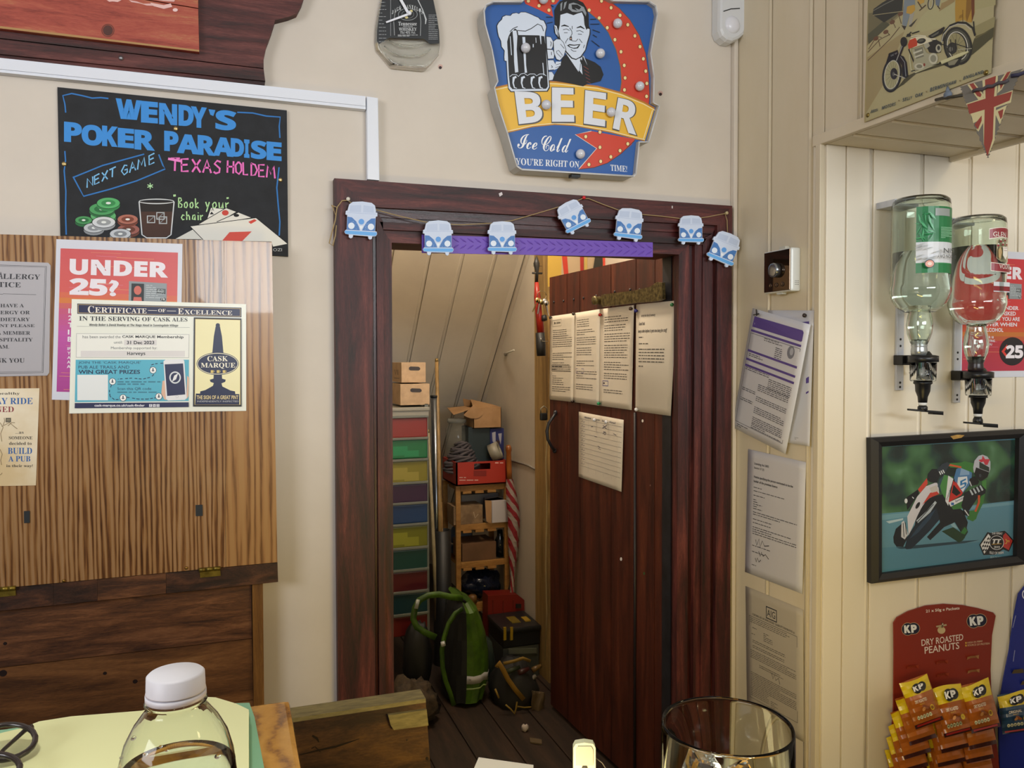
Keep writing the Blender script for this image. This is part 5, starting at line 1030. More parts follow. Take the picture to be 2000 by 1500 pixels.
def optic(cx, yrow, cy_off, ox, rail_x, rt, rb, t_label, r_label, k=1.0):
    """optic measure hung under the bottle; yrow = px rows: collar top, cup top, cup bottom, nozzle bottom, lever"""
    pl = BW.to(cy_off); z = lambda y: pl.at(cx, y).z; o = (pl.at(cx, yrow[1]).x, pl.at(cx, yrow[1]).y, 0)
    t = thing('optic_measure', (o[0], o[1], z(yrow[4])), t_label, 'optic')
    zc, z1, z2, z3, z4 = [z(y) for y in yrow]
    MB().lathe([(.012, zc+.012), (.018, zc+.004), (.021, zc), (.021, z1+.016), (.030, z1+.014), (.030, z1+.001), (.012, z1)][::-1], o, (0, 0, 1), 28).build('collar', m_blk, t)
    cup = [(.0265, z1), (.0255, z2+.003), (.024, z2)]; ic = [(.0225, z2+.004), (.0245, z1-.001)]
    MB().lathe(cup[::-1]+[(.0245, z1)]+[(.0225, z2+.004), (.0001, z2+.004)], o, (0, 0, 1), 28).build('measuring_cup', m_glass('optic_cup_plastic', '#f3f6f6', .02, 1.3), t)
    MB().lathe([(.010, z2+.005), (.0135, z2+.012), (.012, (z1+z2)/2), (.0145, (z1+z2)/2+.002), (.011, z1-.002)], o, (0, 0, 1), 20).build('valve_core', M('#d0d3d4', .4), t)
    a = WrapArt(o, .0266, rough=.4); zz_ = (z1+z2)/2; a.text('#1a1a1c', '50ml', 2, zz_+.004, 50, zz_-.004); 
    a.mb.v = [v for v in a.mb.v]; a.build('lettering', t)
    MB().lathe([(.009, z3), (.010, z3+.012), (.0145, z3+.024), (.0155, z3+.038), (.019, z2-.004), (.018, z2)], o, (0, 0, 1), 24).build('nozzle', m_blk, t)
    MB().lathe([(.0085, z3-.006), (.0085, z3)], o, (0, 0, 1), 20).build('white_ring', M('#dfe2e4', .4), t)
    mb = MB(); mb.lathe([(.0001, z4-.004), (.010, z4-.003), (.010, z4+.006), (.007, z3-.006)], o, (0, 0, 1), 20)
    mb.hexa([(o[0]-.037, o[1]-.004, z4-.001), (o[0]+.042, o[1]-.016, z4-.009), (o[0]+.042, o[1]-.006, z4-.009), (o[0]-.037, o[1]+.006, z4-.001)], [(o[0]-.037, o[1]-.004, z4+.003), (o[0]+.042, o[1]-.016, z4-.004), (o[0]+.042, o[1]-.006, z4-.004), (o[0]-.037, o[1]+.006, z4+.003)], .0008)
    for i in range(12): mb.box((o[0]+.010+i*.0026, o[1]-.0175, z4-.0095-i*.0002), (o[0]+.0113+i*.0026, o[1]-.005, z4-.006-i*.0002))
    mb.build('push_lever', m_blk, t)
    xr_ = BW.at(rail_x, yrow[1]).x; zr1, zr0 = BW.at(rail_x, rt).z, BW.at(rail_x, rb).z
    MB().box((xr_-.016, BACKY-.034, z1-.006), (xr_+.014, BACKY-.008, z1+.016), .002).hexa([(xr_+.006, BACKY-.03, z1-.002), (o[0]-.024, o[1]-.004, z1-.002), (o[0]-.024, o[1]+.008, z1-.002), (xr_+.006, BACKY-.014, z1-.002)], [(xr_+.006, BACKY-.03, z1+.014), (o[0]-.024, o[1]-.004, z1+.014), (o[0]-.024, o[1]+.008, z1+.014), (xr_+.006, BACKY-.014, z1+.014)]).build('clamp', m_blk, t)
    s = (xr_+.018, BACKY-.028, z1-.006); mb = MB().lathe([(.0025, 0), (.0025, -.010), (.005, -.014), (.007, -.018), (.001, -.019)][::-1], s, (0, 0, 1), 12).build('thumb_screw', M('#8d8676', .35, .8), t)
    rl = thing('optic_rail', (xr_, BACKY-.01, zr0), r_label, 'bracket')
    MB().box((xr_-.0105, BACKY-.0125, zr0), (xr_+.0095, BACKY-.0065, zr1), .0008).build('bar', m_alu, rl)
    for f_ in (.92, .80, .14, .06):
        zq = zr0+(zr1-zr0)*f_*.62; a = MB().lathe([(.0026, 0), (.0026, .0007)], (xr_-.0005, BACKY-.0126, zq), (0, -1, 0), 10).build('screw_hole', M('#1b1c1e', .5), rl)
    return t, o
t, o, zz1 = bottle(1797, 388, 556, 602, 688, .085, .0575, 'gin_bottle', 'upturned gin bottle with green label hung in the left optic', 494)
zt, zs, zn, zm = zz1; P = BW.to(.085); zp = lambda y: P.at(1820, y).z; r_ = .0577
a = WrapArt(o, r_, rough=.35); G = '#1d7a44'
seg_rect(a, G, -13, 95, zp(539), zp(414)); seg_rect(a, '#d9dce0', -13, 95, zp(520), zp(481)); seg_rect(a, '#4f9a68', -13, 95, zp(521.5), zp(520)); seg_rect(a, '#9aa19c', 22, 60, zp(432), zp(418))
rr = random.Random(5)
for i in range(26):
    x = rr.uniform(-8, 16); z_ = zp(rr.uniform(422, 475)); an = rr.uniform(0, 3.1); dx_, dz_ = 9*math.cos(an), .012*math.sin(an)
    a.poly('#58b27c' if i % 2 else '#3c9a62', [(x-dx_, z_-dz_), (x+1.5, z_+.0015), (x+dx_, z_+dz_), (x-1.5, z_-.0015)])
for i in range(12):
    x = rr.uniform(-10, 24); z_ = zp(rr.uniform(485, 515)); a.poly('#bcc2c6', [(x-8, z_-.003), (x, z_+.002), (x+8, z_+.003), (x, z_-.001)])
a.ell('#25303a', 10, zp(523), 8, .0085, n=24); a.ell('#e6a08c', 10, zp(523), 6.8, .0072, n=24); a.ell('#f0d8cc', 10, zp(523), 3.5, .0036, n=20)
a.text('#2a2c30', 'GIN', 62, zp(503), 34, zp(494)); a.text('#3a3c40', 'LONDON DRY', 70, zp(512.5), 22, zp(506)); a.scrib('#a6d8b4', 28, zp(475), 52, .0009, .0026, 9, seed=4)
for s_ in ((0, 0),): pass
a.build('label', t)
optic(1803, (697, 708, 745, 786, 800), .085, 0, 1750, 588, 762, 'left optic measure with black push lever under the gin bottle', 'left white optic rail screwed to the alcove boards')
MB().box((o[0]-.045, BACKY-.06, zt-.012), (o[0]+.02, BACKY-.007, zt+.002), .001).build('top_clip', m_alu, t)
t, o, zz2 = bottle(1908, 425, 582, 640, 720, .085, .0555, 'vodka_bottle', 'upturned vodka bottle with red crest hung in the right optic', 484)
zt, zs, zn, zm = zz2; zp = lambda y: P.at(1935, y).z; a = WrapArt(o, .0557, rough=.35)
def band(y0, y1, x0, x1, c, bow=.006, n=12):
    a._c(c)
    for i in range(n):
        u, v = x0+(x1-x0)*i/n, x0+(x1-x0)*(i+1)/n; b1 = bow*(1-((u-55)/50)**2); b2 = bow*(1-((v-55)/50)**2)
        a.poly(c, [(u, zp(y0)+b1), (u, zp(y1)+b1), (v, zp(y1)+b2), (v, zp(y0)+b2)], keep=True)
band(458, 478, 14, 95, '#e2ddd0', .006); band(459.5, 476.5, 15, 95, '#8c2430', .006); a.text('#e8e4dc', 'GLEN', 22, zp(462), 58, zp(472)+.001)
a.poly('#c4b898', [(30, zp(478)), (30, zp(512)), (42, zp(518)), (75, zp(518)), (75, zp(470))]); 
for x, y in ((34, 488), (40, 480), (46, 486), (52, 478), (58, 486)): a.ell('#8c2430', x, zp(y), 3, .002); a.ell('#f0ece0', x, zp(y-3), 2, .0012)
a.poly('#b59a6c', [(32, zp(496)), (38, zp(490)), (42, zp(500)), (38, zp(514)), (33, zp(510))]); a.poly('#e8e4da', [(44, zp(490)), (60, zp(490)), (60, zp(506)), (52, zp(514)), (44, zp(506))]); a.frame('#8c2430', 46, zp(492)-.006, 58, zp(492), .0006)
band(518, 534, 16, 95, '#e2ddd0', -.005); band(519, 533, 17, 95, '#8c2430', -.005); a.text('#e8e4dc', 'VODKA', 34, zp(523), 72, zp(530)-.002)
a.poly('#d8dce4', [(22, zp(556)), (22, zp(575)), (75, zp(575)), (75, zp(556))]); a.poly('#8c2430', [(22, zp(564)), (22, zp(573)), (75, zp(573)), (75, zp(564))])
a.build('label', t)
optic(1911, (729, 739, 773, 808, 825), .085, 0, 1861, 615, 786, 'right optic measure with black push lever under the vodka bottle', 'right white optic rail screwed to the alcove boards')
MB().box((o[0]-.045, BACKY-.06, zt-.012), (o[0]+.02, BACKY-.007, zt+.002), .001).build('top_clip', m_alu, t)
# ---------------------------------------------------------------- second age notice behind the vodka bottle
c0 = BW.at(1877, 486); c1 = Vector((c0.x+.222, c0.y, c0.z)); zb_ = BW.at(1877, 738).z
q = [proj(c0), proj(c1), proj((c1.x, c1.y, zb_)), proj((c0.x, c0.y, zb_))]
under25(BW, q, .0075, 'laminated red under 25 notice on the alcove wall behind the vodka bottle', 1)
# ---------------------------------------------------------------- framed racing picture
FPl = BW.to(.007); pc = thing('framed_picture', FPl.at(1850, 1130), 'black-framed racing motorcycle photograph on the alcove wall under the optics', 'picture')
oq = [(1701, 855), (2020, 837.5), (2018, 1098), (1701.5, 1140)]
iq = sc([(178, 218), (1296, 148), (1276, 1110), (177, 1255)], 1680, 820, .24); oq = [(1701, 855.5), (2003, 838.5), (2001, 1102.5), (1701.6, 1140)]
FT = .022; m_fr = M('#17171c', .5)
for i in range(4):
    j = (i+1) % 4; mb = MB(); A, B, Cc, D = FPl.at(*oq[i], .014), FPl.at(*oq[j], .014), FPl.at(*iq[j], .016), FPl.at(*iq[i], .016); n_ = FPl.n
    A2 = A.lerp(D, .45)+n_*.008; B2 = B.lerp(Cc, .45)+n_*.008; Ab, Bb, Cb, Db = A-n_*.0135, B-n_*.0135, Cc-n_*.0155, D-n_*.0155
    mb.add([A, B, Cc, D, A2, B2, Ab, Bb, Cb, Db], [(0, 1, 5, 4), (4, 5, 2, 3), (6, 7, 1, 0), (3, 2, 8, 9), (0, 4, 3, 9, 6), (1, 7, 8, 2, 5)]); mb.build('frame_rail', m_fr, pc)
a = Art(FPl, .0235, rough=.4); a.poly('#b8904c', [(1856, 852), (1870, 849), (1884, 850), (1878, 855), (1862, 858)]); a.poly('#caa258', [(1864, 850), (1876, 849), (1872, 854)]); a.build('chipped_patch', pc)
pq_ = iq; sheet(FPl, pq_, .004, .001, M('#4f86a0', .15, coat=.5), 'photo', pc)
a = Art(FPl, .0052, rough=.25, coat=.5).view(1740, 860, .16)
def blend(c1, c2, pts, n=1): a.poly(c1, pts)
m_bok, t_, b_ = nodes('blurred_trees_print', .25, 0, .5); mp_ = coords(t_, (1, 1, 1)); n_ = noise(t_, mp_, 15, 1.5, .5, .25)
r_ = ramp(t_, [(.32, '#1a2826'), (.45, '#26403a'), (.55, '#38603f'), (.66, '#4a7450'), (.80, '#6c9478')]); t_.links.new(n_.outputs[0], r_.inputs[0]); t_.links.new(r_.outputs[0], b_.inputs['Base Color'])
a.poly(m_bok, [(-112, 82), (1558, -10), (1545, 730), (1000, 800), (-112, 905)])
a.poly('#5f92aa', [(-112, 895), (500, 840), (1000, 790), (1546, 730), (1530, 1440), (-112, 1580)]); a.poly('#74a4b8', [(-112, 915), (900, 810), (1546, 745), (1546, 780), (600, 880), (-112, 975)]); a.poly('#5288a4', [(-112, 1310), (1530, 1220), (1530, 1440), (-112, 1580)])
a.poly('#b4ccd8', [(-60, 990), (150, 950), (150, 972), (-20, 1015)]); a.poly('#2a4656', [(60, 1310), (300, 1280), (800, 1235), (1080, 1215), (900, 1255), (300, 1320), (120, 1325)])
B_ = '#161c22'
a.poly(B_, [(30, 1180), (60, 1080), (130, 1020), (200, 1100), (200, 1200), (150, 1300), (70, 1300), (35, 1250)])
a.poly('#1c2a38', [(170, 1310), (200, 1180), (300, 1020), (450, 860), (560, 810), (620, 850), (600, 960), (480, 1100), (350, 1230), (250, 1325), (190, 1330)]); a.poly('#2c4258', [(230, 1200), (330, 1060), (470, 900), (540, 850), (480, 960), (330, 1130)])
a.poly(B_, [(300, 980), (420, 700), (640, 660), (760, 760), (880, 860), (940, 1000), (900, 1200), (780, 1000), (650, 1060), (480, 1220), (440, 1180), (600, 1000), (560, 820), (450, 870), (290, 1060)])
a.poly('#234028', [(620, 1110), (760, 1060), (850, 1120), (870, 1060), (920, 1050), (942, 1120), (880, 1220), (830, 1248), (740, 1190)]); a.poly('#3a7a3c', [(850, 1130), (900, 1060), (935, 1100), (900, 1150)]); a.poly('#8fb4c4', [(730, 1030), (770, 1005), (820, 1080), (760, 1060)])
a.poly('#d4d4e0', [(430, 560), (560, 510), (580, 560), (590, 650), (440, 720), (370, 830), (320, 930), (250, 1090), (215, 1160), (205, 1000), (200, 930), (250, 830), (320, 690)]); a.poly('#c84438', [(560, 620), (590, 655), (480, 700), (380, 790), (440, 700), (480, 640)]); a.poly('#c8c4c0', [(470, 580), (560, 545), (580, 620), (500, 640)])
a.ell('#15181e', 328, 795, 20, 46, 30); a.poly('#c9ccd4', [(130, 1000), (160, 980), (210, 1150), (170, 1210), (125, 1180)]); a.line(B_, [(150, 1010), (160, 1180)], 8); a.line(B_, [(175, 1000), (190, 1150)], 8)
a.poly('#b8c4d0', [(310, 980), (440, 860), (540, 740), (560, 760), (480, 880), (330, 1010)]); a.line('#20262c', [(320, 1000), (520, 780)], 9)
# leg, boot
a.poly('#1d2228', [(440, 480), (450, 410), (500, 350), (570, 350), (600, 430), (560, 520), (480, 510)]); a.poly('#cf4a3c', [(330, 600), (440, 460), (450, 530), (360, 640)]); a.poly('#15181e', [(175, 720), (200, 690), (330, 600), (345, 650), (240, 800), (200, 850), (190, 770)]); a.ell('#dde4e8', 185, 740, 18, 30); a.line('#dfe6ea', [(260, 690), (280, 710)], 10)
# fairing
a.poly('#34505e', [(590, 480), (650, 420), (660, 500), (620, 640), (570, 560)]); a.poly('#4c8c4a', [(650, 420), (760, 450), (740, 520), (680, 740), (620, 640), (600, 560)]); a.poly('#e2e4ea', [(700, 430), (762, 470), (720, 620), (700, 800), (665, 740)]); a.poly('#c8342c', [(762, 490), (880, 640), (860, 670), (720, 750), (705, 750), (740, 600)]); a.poly('#14181c', [(765, 540), (860, 640), (800, 680), (745, 640)])
a.poly('#e4e6ea', [(700, 760), (900, 672), (915, 720), (730, 810)]); a.poly('#3f7c40', [(735, 812), (915, 725), (925, 790), (890, 830), (760, 845)])
a.text('#2a2e50', 'superbike', 0, 0, q=[(672, 720), (728, 560), (742, 570), (690, 735)], font='isans'); a.text('#2a2e70', 'Speedfit', 0, 0, q=[(780, 735), (885, 690), (892, 715), (790, 765)], font='isans'); a.rect('#3a6cb0', 735, 760, 770, 792)
a.poly('#4f7fb0', [(770, 460), (800, 350), (860, 320), (960, 330), (990, 400), (980, 520), (880, 640), (800, 560)]); a.poly('#86a8cc', [(860, 330), (950, 340), (960, 420), (840, 430)]); a.poly('#dfe6ee', [(820, 450), (930, 440), (940, 520), (880, 630), (810, 540)]); a.text('#2f7ab8', '5', 0, 0, q=[(838, 500), (925, 460), (925, 560), (850, 600)], font='sansb'); a.poly('#c8342c', [(790, 500), (880, 640), (860, 650), (780, 560)])
# arms, torso
a.poly('#3f7c3c', [(700, 280), (860, 270), (900, 255), (1010, 280), (1010, 400), (860, 340), (720, 330)]); a.line('#cf5a34', [(660, 330), (720, 300), (860, 330)], 22); a.poly('#303a44', [(560, 360), (620, 290), (690, 265), (720, 290), (660, 400), (640, 430)]); 
for i in range(3): a.line('#dfe4ea', [(590+i*22, 380-i*10), (610+i*22, 420-i*10)], 12)
a.poly('#4a8a44', [(1110, 500), (1165, 480), (1165, 600), (1120, 620)]); a.poly('#1b2026', [(900, 640), (1100, 540), (1160, 600), (1150, 680), (1060, 700), (960, 850), (900, 880), (860, 800)])
for i in range(4): a.poly('#b8c4cc', [(960+i*40, 610-i*18), (975+i*40, 600-i*18), (1010+i*40, 660-i*18), (990+i*40, 672-i*18)])
a.poly('#3f7c3c', [(1100, 680), (1150, 650), (1130, 760), (1060, 900), (1040, 960), (1000, 990), (930, 960), (960, 860), (1040, 850)]); a.line('#cf5a34', [(1075, 670), (1075, 760), (1030, 870)], 26); a.poly('#1b2026', [(880, 860), (920, 820), (960, 870), (950, 930), (900, 910)]); a.line('#dfe4ea', [(900, 850), (950, 920)], 12)
# helmet
a.poly('#b9bcc8', [(1005, 330), (1020, 250), (1070, 190), (1120, 175), (1180, 200), (1215, 260), (1215, 350), (1180, 450), (1100, 500), (1040, 440), (1010, 380)]); a.poly('#1a1c20', [(1040, 330), (1200, 390), (1180, 450), (1100, 500), (1040, 460), (1020, 400)]); a.poly('#2e3a34', [(1080, 260), (1200, 330), (1200, 385), (1080, 340)]); a.poly('#c43a4a', [(1070, 240), (1110, 230), (1120, 185), (1150, 230), (1210, 230), (1180, 300), (1150, 300), (1130, 260), (1100, 270)])
a.ell('#3c4248', 1090, 430, 14, 22); a.poly('#17191d', [(960, 470), (1020, 440), (1080, 500), (1060, 540), (960, 560)]); a.line('#c8d0d8', [(960, 500), (985, 560)], 12)
# race badge
a.poly('#16181e', [(1080, 1275), (1180, 1120), (1215, 1130), (1390, 1105), (1430, 1140), (1500, 1225), (1440, 1360), (1370, 1330), (1280, 1395), (1130, 1400)])
a.poly('#e8eaee', [(1095, 1278), (1190, 1140), (1225, 1190), (1210, 1290), (1140, 1385)])
for i in range(5):
    for j in range(5):
        if (i+j) % 2: x, y = 1110+i*22+j*4, 1265-i*22+j*24; a.poly('#16181e', [(x, y), (x+20, y-20), (x+24, y+2), (x+4, y+22)])
a.poly('#c03a34', [(1370, 1160), (1400, 1130), (1485, 1225), (1440, 1340), (1370, 1300)]); a.line('#d8b040', [(1420, 1230), (1400, 1205)], 10); a.line('#d8b040', [(1420, 1230), (1445, 1225), (1440, 1245)], 10); a.line('#d8b040', [(1420, 1230), (1410, 1260), (1392, 1258)], 10)
a.ell('#e8eaee', 1292, 1250, 88, 88, n=40); a.ell('#16181e', 1292, 1250, 82, 82, n=40); a.text('#e8eaee', 'TT', 1240, 1205, 1348, 1262, font='isans', off=.02); a.text('#e8eaee', '2019', 1258, 1290, 1328, 1318, font='sansb'); a.line('#b89038', [(1230, 1270), (1350, 1262)], 9)
a.text('#dfe2e8', 'THE GREAT', 1232, 1128, 1362, 1156, font='sansb', arc=8); a.text('#dfe2e8', 'ISLE OF MAN', 1205, 1352, 1375, 1384, font='sansb', arc=-8); a.text('#b4c8d4', 'ISLE OF MAN', 1215, 1418, 1362, 1440, font='sansb')
a.build('print', pc)
# ---------------------------------------------------------------- peanut cards
KQ = (1640, 1140, .24); KP_ = BW.to(.012)
def kp(a, cx, cy, s, ring='#b8a07c', dark='#191c34', tilt=0):
    c_, s_ = math.cos(R(tilt)), math.sin(R(tilt)); f = lambda x, y: (cx+(x*c_-y*s_)*s, cy+(x*s_+y*c_)*s)
    for k_, col in ((1.07, ring), (1.0, dark)):
        if col: a.ell(col, *f(-26, 0), 50*s*k_, 52*s*k_, n=20); a.ell(col, *f(26, -2), 50*s*k_, 48*s*k_, n=20)
    a.text('#e6e8ea', 'K', 0, 0, q=[f(-56, -34), f(-6, -34), f(-2, 34), f(-56, 34)], font='sansb', off=.04); a.text('#e6e8ea', 'P', 0, 0, q=[f(2, -34), f(52, -34), f(52, 34), f(4, 34)], font='sansb', off=.04)
pk = thing('peanut_card', KP_.at(1840, 1500), 'red dry roasted peanuts display card hung below the racing picture', 'display card')
co_ = [(442, 320), (470, 275), (560, 225), (700, 180), (850, 165), (1000, 175), (1130, 200), (1250, 235), (1270, 262), (1240, 420), (1228, 700), (1240, 1000), (1290, 1400), (1330, 1900), (370, 1900), (415, 1400), (440, 1000), (445, 550)]
hole_c = (828, 365)
m_card = M('#852a18', .45)
MB().slab([KP_.at(*p, .002) for p in sc(co_, *KQ)], -KP_.n*.003).build('card', m_card, pk)
a = Art(KP_, .0021, rough=.45).view(*KQ)
kp(a, 578, 368, .95, tilt=-4); kp(a, 1116, 302, 1.05, tilt=-6)
a.text('#e0d4cc', '21 x 50g e Packets', 0, 0, q=[(700, 212), (975, 186), (976, 216), (702, 242)], font='sansb'); a.text('#e0d4cc', 'DRY ROASTED', 0, 0, q=[(665, 455), (1005, 408), (1005, 460), (667, 508)], font='sans', off=.01); a.text('#e0d4cc', 'PEANUTS', 0, 0, q=[(690, 515), (972, 474), (974, 530), (692, 572)], font='sans', off=.01)
a.text('#c8a88c', 'HIGH IN FIBRE', 0, 0, q=[(1040, 474), (1162, 460), (1162, 474), (1040, 488)], font='sansb'); a.text('#c8a88c', 'SOURCE OF PROTEIN', 0, 0, q=[(1040, 494), (1220, 478), (1220, 494), (1040, 510)], font='sansb'); a.ell('#c8a040', 1028, 482, 7, 8); a.ell('#c8a040', 1028, 504, 7, 8)
a.ell('#c9b48a', 828, 378, 32, 30); a.line('#b8a888', [(786, 350), (870, 335)], 14)
a.build('print', pk)
hk = MB().tube([KP_.at(*p, o) for p, o in zip(sc([(832, 360), (836, 345), (838, 325), (830, 322)], *KQ), (-.004, .012, .012, .008))], .0016, 6).build('hook', M('#b0a890', .3, .8), pk)
for x, y in ((595, 670), (835, 632), (1085, 592), (840, 735), (1090, 705)):
    P = [KP_.at(*p, o) for p, o in zip(sc([(x-50, y+28), (x-45, y+4), (x-15, y-4), (x+20, y-6), (x+50, y-12), (x+46, y+20), (x+20, y+10), (x-20, y+14)], *KQ), (.002, .006, .008, .008, .006, .003, .0025, .0025))]
    MB().add(P, [list(range(8))]).build('torn_tab', M('#a8442c' if x < 1000 else '#c08a5a', .4), pk)
m_foil = {}
def packet(cx, cy, w, h, tilt, off, label, kind='dry', seed=0, front=True, lean=.35):
    """a pillow packet on plane KP_; cx,cy px centre of the TOP edge; sizes px; lean = how far the foot swings out"""
    rr = random.Random(seed); pl = BW; c_, s_ = math.cos(R(tilt)), math.sin(R(tilt)); n = 9; m = 12
    t = thing('peanut_packet', pl.at(cx, cy+h*.9, off+.02), label, 'peanut packet', 'peanut packets on the red card' if kind == 'dry' else 'peanut packets on the blue card')
    def pos(u, v, extra=0):
        x = (u-.5)*w*(1.0-.06*math.sin(math.pi*v)); y = v*h+4*math.sin(3*u+seed)*(1-v)*(1 if v < .15 else .3)
        puff = .013*math.sin(math.pi*min(1, max(0, u)))**.6*math.sin(math.pi*min(1, max(0, v)))**.7+.0012*math.sin(17*u+9*v+seed)+.001*math.sin(31*v+seed)
        return pl.at(cx+x*c_-y*s_, cy+x*s_+y*c_, off+puff+lean*.09*v+extra)
    rows = [[pos(i/n, j/m) for i in range(n+1)] for j in range(m+1)]
    base = '#a45a1c' if kind == 'dry' else '#24405c'; top = '#d9bf1e'; bt = '#3c1812' if kind == 'dry' else '#16263a'
    mb = MB()
    for j in range(m):
        v = j/m; mb.mat(M(top if v < .30 else base if v < .88 else bt, .28, coat=.3)); mb.grid(rows[j:j+2], True)
    back = [[pl.at(cx+((i/n-.5)*w)*c_-(j/m*h)*s_, cy+((i/n-.5)*w)*s_+(j/m*h)*c_, off-.002+lean*.09*j/m) for i in range(n+1)] for j in range(m+1)]
    mb.mat(M(base, .3)); mb.grid([r_[::-1] for r_ in back], True)
    for S_ in (0, n):
        mb.add([p for r_, b_ in zip(rows, back) for p in (r_[S_], b_[S_])], [(2*j, 2*j+1, 2*j+3, 2*j+2) if S_ == 0 else (2*j+1, 2*j, 2*j+2, 2*j+3) for j in range(m)])
    for S_ in (0, m):
        mb.add([p for i in range(n+1) for p in (rows[S_][i], back[S_][i])], [(2*j, 2*j+1, 2*j+3, 2*j+2) for j in range(n)])
    mb.build('bag', None, t)
    if not front: return
    a = Art(pl, .0028, step=.0003, rough=.3, coat=.2); a.pt = lambda x, y: pos(x/100, y/100, a.off)
    a.mb.smooth = False
    a.ell('#17161a', 52, 20, 17, 12, n=18); a.ell('#17161a', 70, 19, 15, 11, n=18)
    a.off += .0016; a.text('#e8e8e8', 'K', 38, 13, 56, 26, font='sansb', off=.03); a.text('#e8e8e8', 'P', 58, 12, 76, 25, font='sansb', off=.03)
    a.text('#e8dcc8', 'DRY ROASTED' if kind == 'dry' else 'ORIGINAL', 28, 44, 72, 51, font='sansb'); a.text('#d8b040', 'PEANUTS', 42, 53, 60, 56)
    a.ell('#7a3c14', 56, 63, 8, 4, 20); a.ell('#c88a48', 50, 66, 7, 3.4, -20); a.ell('#8a4a1c', 62, 67, 7, 3.4, 10); a.ell('#d8b81e', 80, 68, 7, 6); a.ell('#8a5a14', 80, 68, 4.6, 4)
    for i in range(5): a.ell('#b9b48c', 22+i*11, 80, 5, 4.4, n=12); a.rect('#3a4a34', 19.6+i*11, 79, 24+i*11, 81)
    a.rect('#8f1c14', 8, 93, 92, 97); a.build('print', t)
NM = ['left', 'middle', 'right']
cols_ = [[(1783, 1325, -20), (1780, 1357, -18), (1777, 1384, -17), (1773, 1411, -16), (1770, 1437, -15), (1767, 1462, -14)],
         [(1848, 1341, -15), (1846, 1372, -14), (1844, 1399, -13), (1842, 1425, -12), (1840, 1450, -12), (1838, 1472, -12)],
         [(1903, 1333, -14), (1902, 1365, -13), (1901, 1392, -12), (1900, 1419, -12), (1899, 1445, -11), (1898, 1469, -11)]]
ORD = ['front packet', 'second packet', 'third packet', 'fourth packet', 'fifth packet', 'hindmost packet']
for ci, cc_ in enumerate(cols_):
    for k_, (x, y, tl) in enumerate(cc_):
        packet(x-(6 if ci == 0 else 3)*min(k_, 2), y, 58-min(k_, 1)*3, 96, tl, .074-.010*k_+.002*ci, 'orange-brown dry roasted peanut packet, %s of the %s column on the red card' % (ORD[k_], NM[ci]), 'dry', k_+ci*10, k_ == 0, .34)
bk = thing('blue_peanut_card', KP_.at(1990, 1500), 'blue peanuts display card at the right picture edge beside the red one', 'display card')
MB().slab([KP_.at(*p, .002) for p in [(2010, 1135), (1990, 1160), (1980, 1210), (1972, 1270), (1960, 1330), (1950, 1395), (1955, 1560), (2090, 1560), (2080, 1120)]], -KP_.n*.003).build('card', M('#1c2a86', .4), bk)
a = Art(KP_, .0021, rough=.4); a.text('#dfe2f0', 'ORIGINAL', 1996, 1152, 2060, 1170, font='sansb'); a.line('#8c92b8', [(1984, 1202), (1978, 1226)], 1.5); a.line('#8c92b8', [(1982, 1270), (1979, 1292)], 1.5); a.build('print', bk)
for x, y in ((1988, 1310), (2005, 1332)): MB().add([KP_.at(x-12, y+6, .002), KP_.at(x-8, y-2, .007), KP_.at(x+10, y-4, .007), KP_.at(x+12, y+4, .003)], [(0, 1, 2, 3)]).build('torn_tab', M('#6a5c40', .4), bk)
packet(1978, 1353, 62, 78, -8, .05, 'yellow-topped blue packet hanging on the blue card at the picture edge', 'orig', 77, True, .3)
# ---------------------------------------------------------------- things inside the cupboard
from mathutils import noise as nz
def Y(yd): return Pl((0, yd, 0), (0, -1, 0))
def bxp(mb, x0, y0, x1, y1, yd, dep, bev=0):
    p = Y(yd); a, b = p.at(x0, (y0+y1)/2), p.at(x1, (y0+y1)/2); zt = p.at((x0+x1)/2, y0).z; zb = p.at((x0+x1)/2, y1).z
    return mb.box((a.x, yd, zb), (b.x, yd+dep, zt), bev)
def blob(mb, c, r, seed, amp=.25, seg=20, fr=3.0):
    vs = []; fs = []; n = seg//2
    for i in range(n+1):
        th = math.pi*i/n
        for k in range(seg):
            an = 2*math.pi*k/seg; d = Vector((math.sin(th)*math.cos(an), math.sin(th)*math.sin(an), math.cos(th)))
            f = 1+amp*nz.noise(d*fr+Vector((seed*7.3, seed, 0)))+amp*.6*nz.noise(d*fr*2.7+Vector((0, seed*3.1, 0)))
            vs.append((c[0]+d.x*r[0]*f, c[1]+d.y*r[1]*f, c[2]+d.z*r[2]*f))
    for i in range(n):
        for k in range(seg): k2 = (k+1) % seg; fs.append((i*seg+k, (i+1)*seg+k, (i+1)*seg+k2, i*seg+k2))
    return mb.add(vs, fs, True)
m_kraft = m_noise('kraft_card', '#8f6c46', '#a9835a', 9, .7, bs=.05); m_kraft2 = m_noise('pale_kraft_card', '#a58a6c', '#b89b7a', 30, .7, (1, 1, 1), .05)
m_blackp = M('#131314', .5); m_pine = m_wood('pine', [(.3, '#835a2a'), (.6, '#9c7038'), (.85, '#ae8048')], (2, 8, 8), 5, .5, .15)
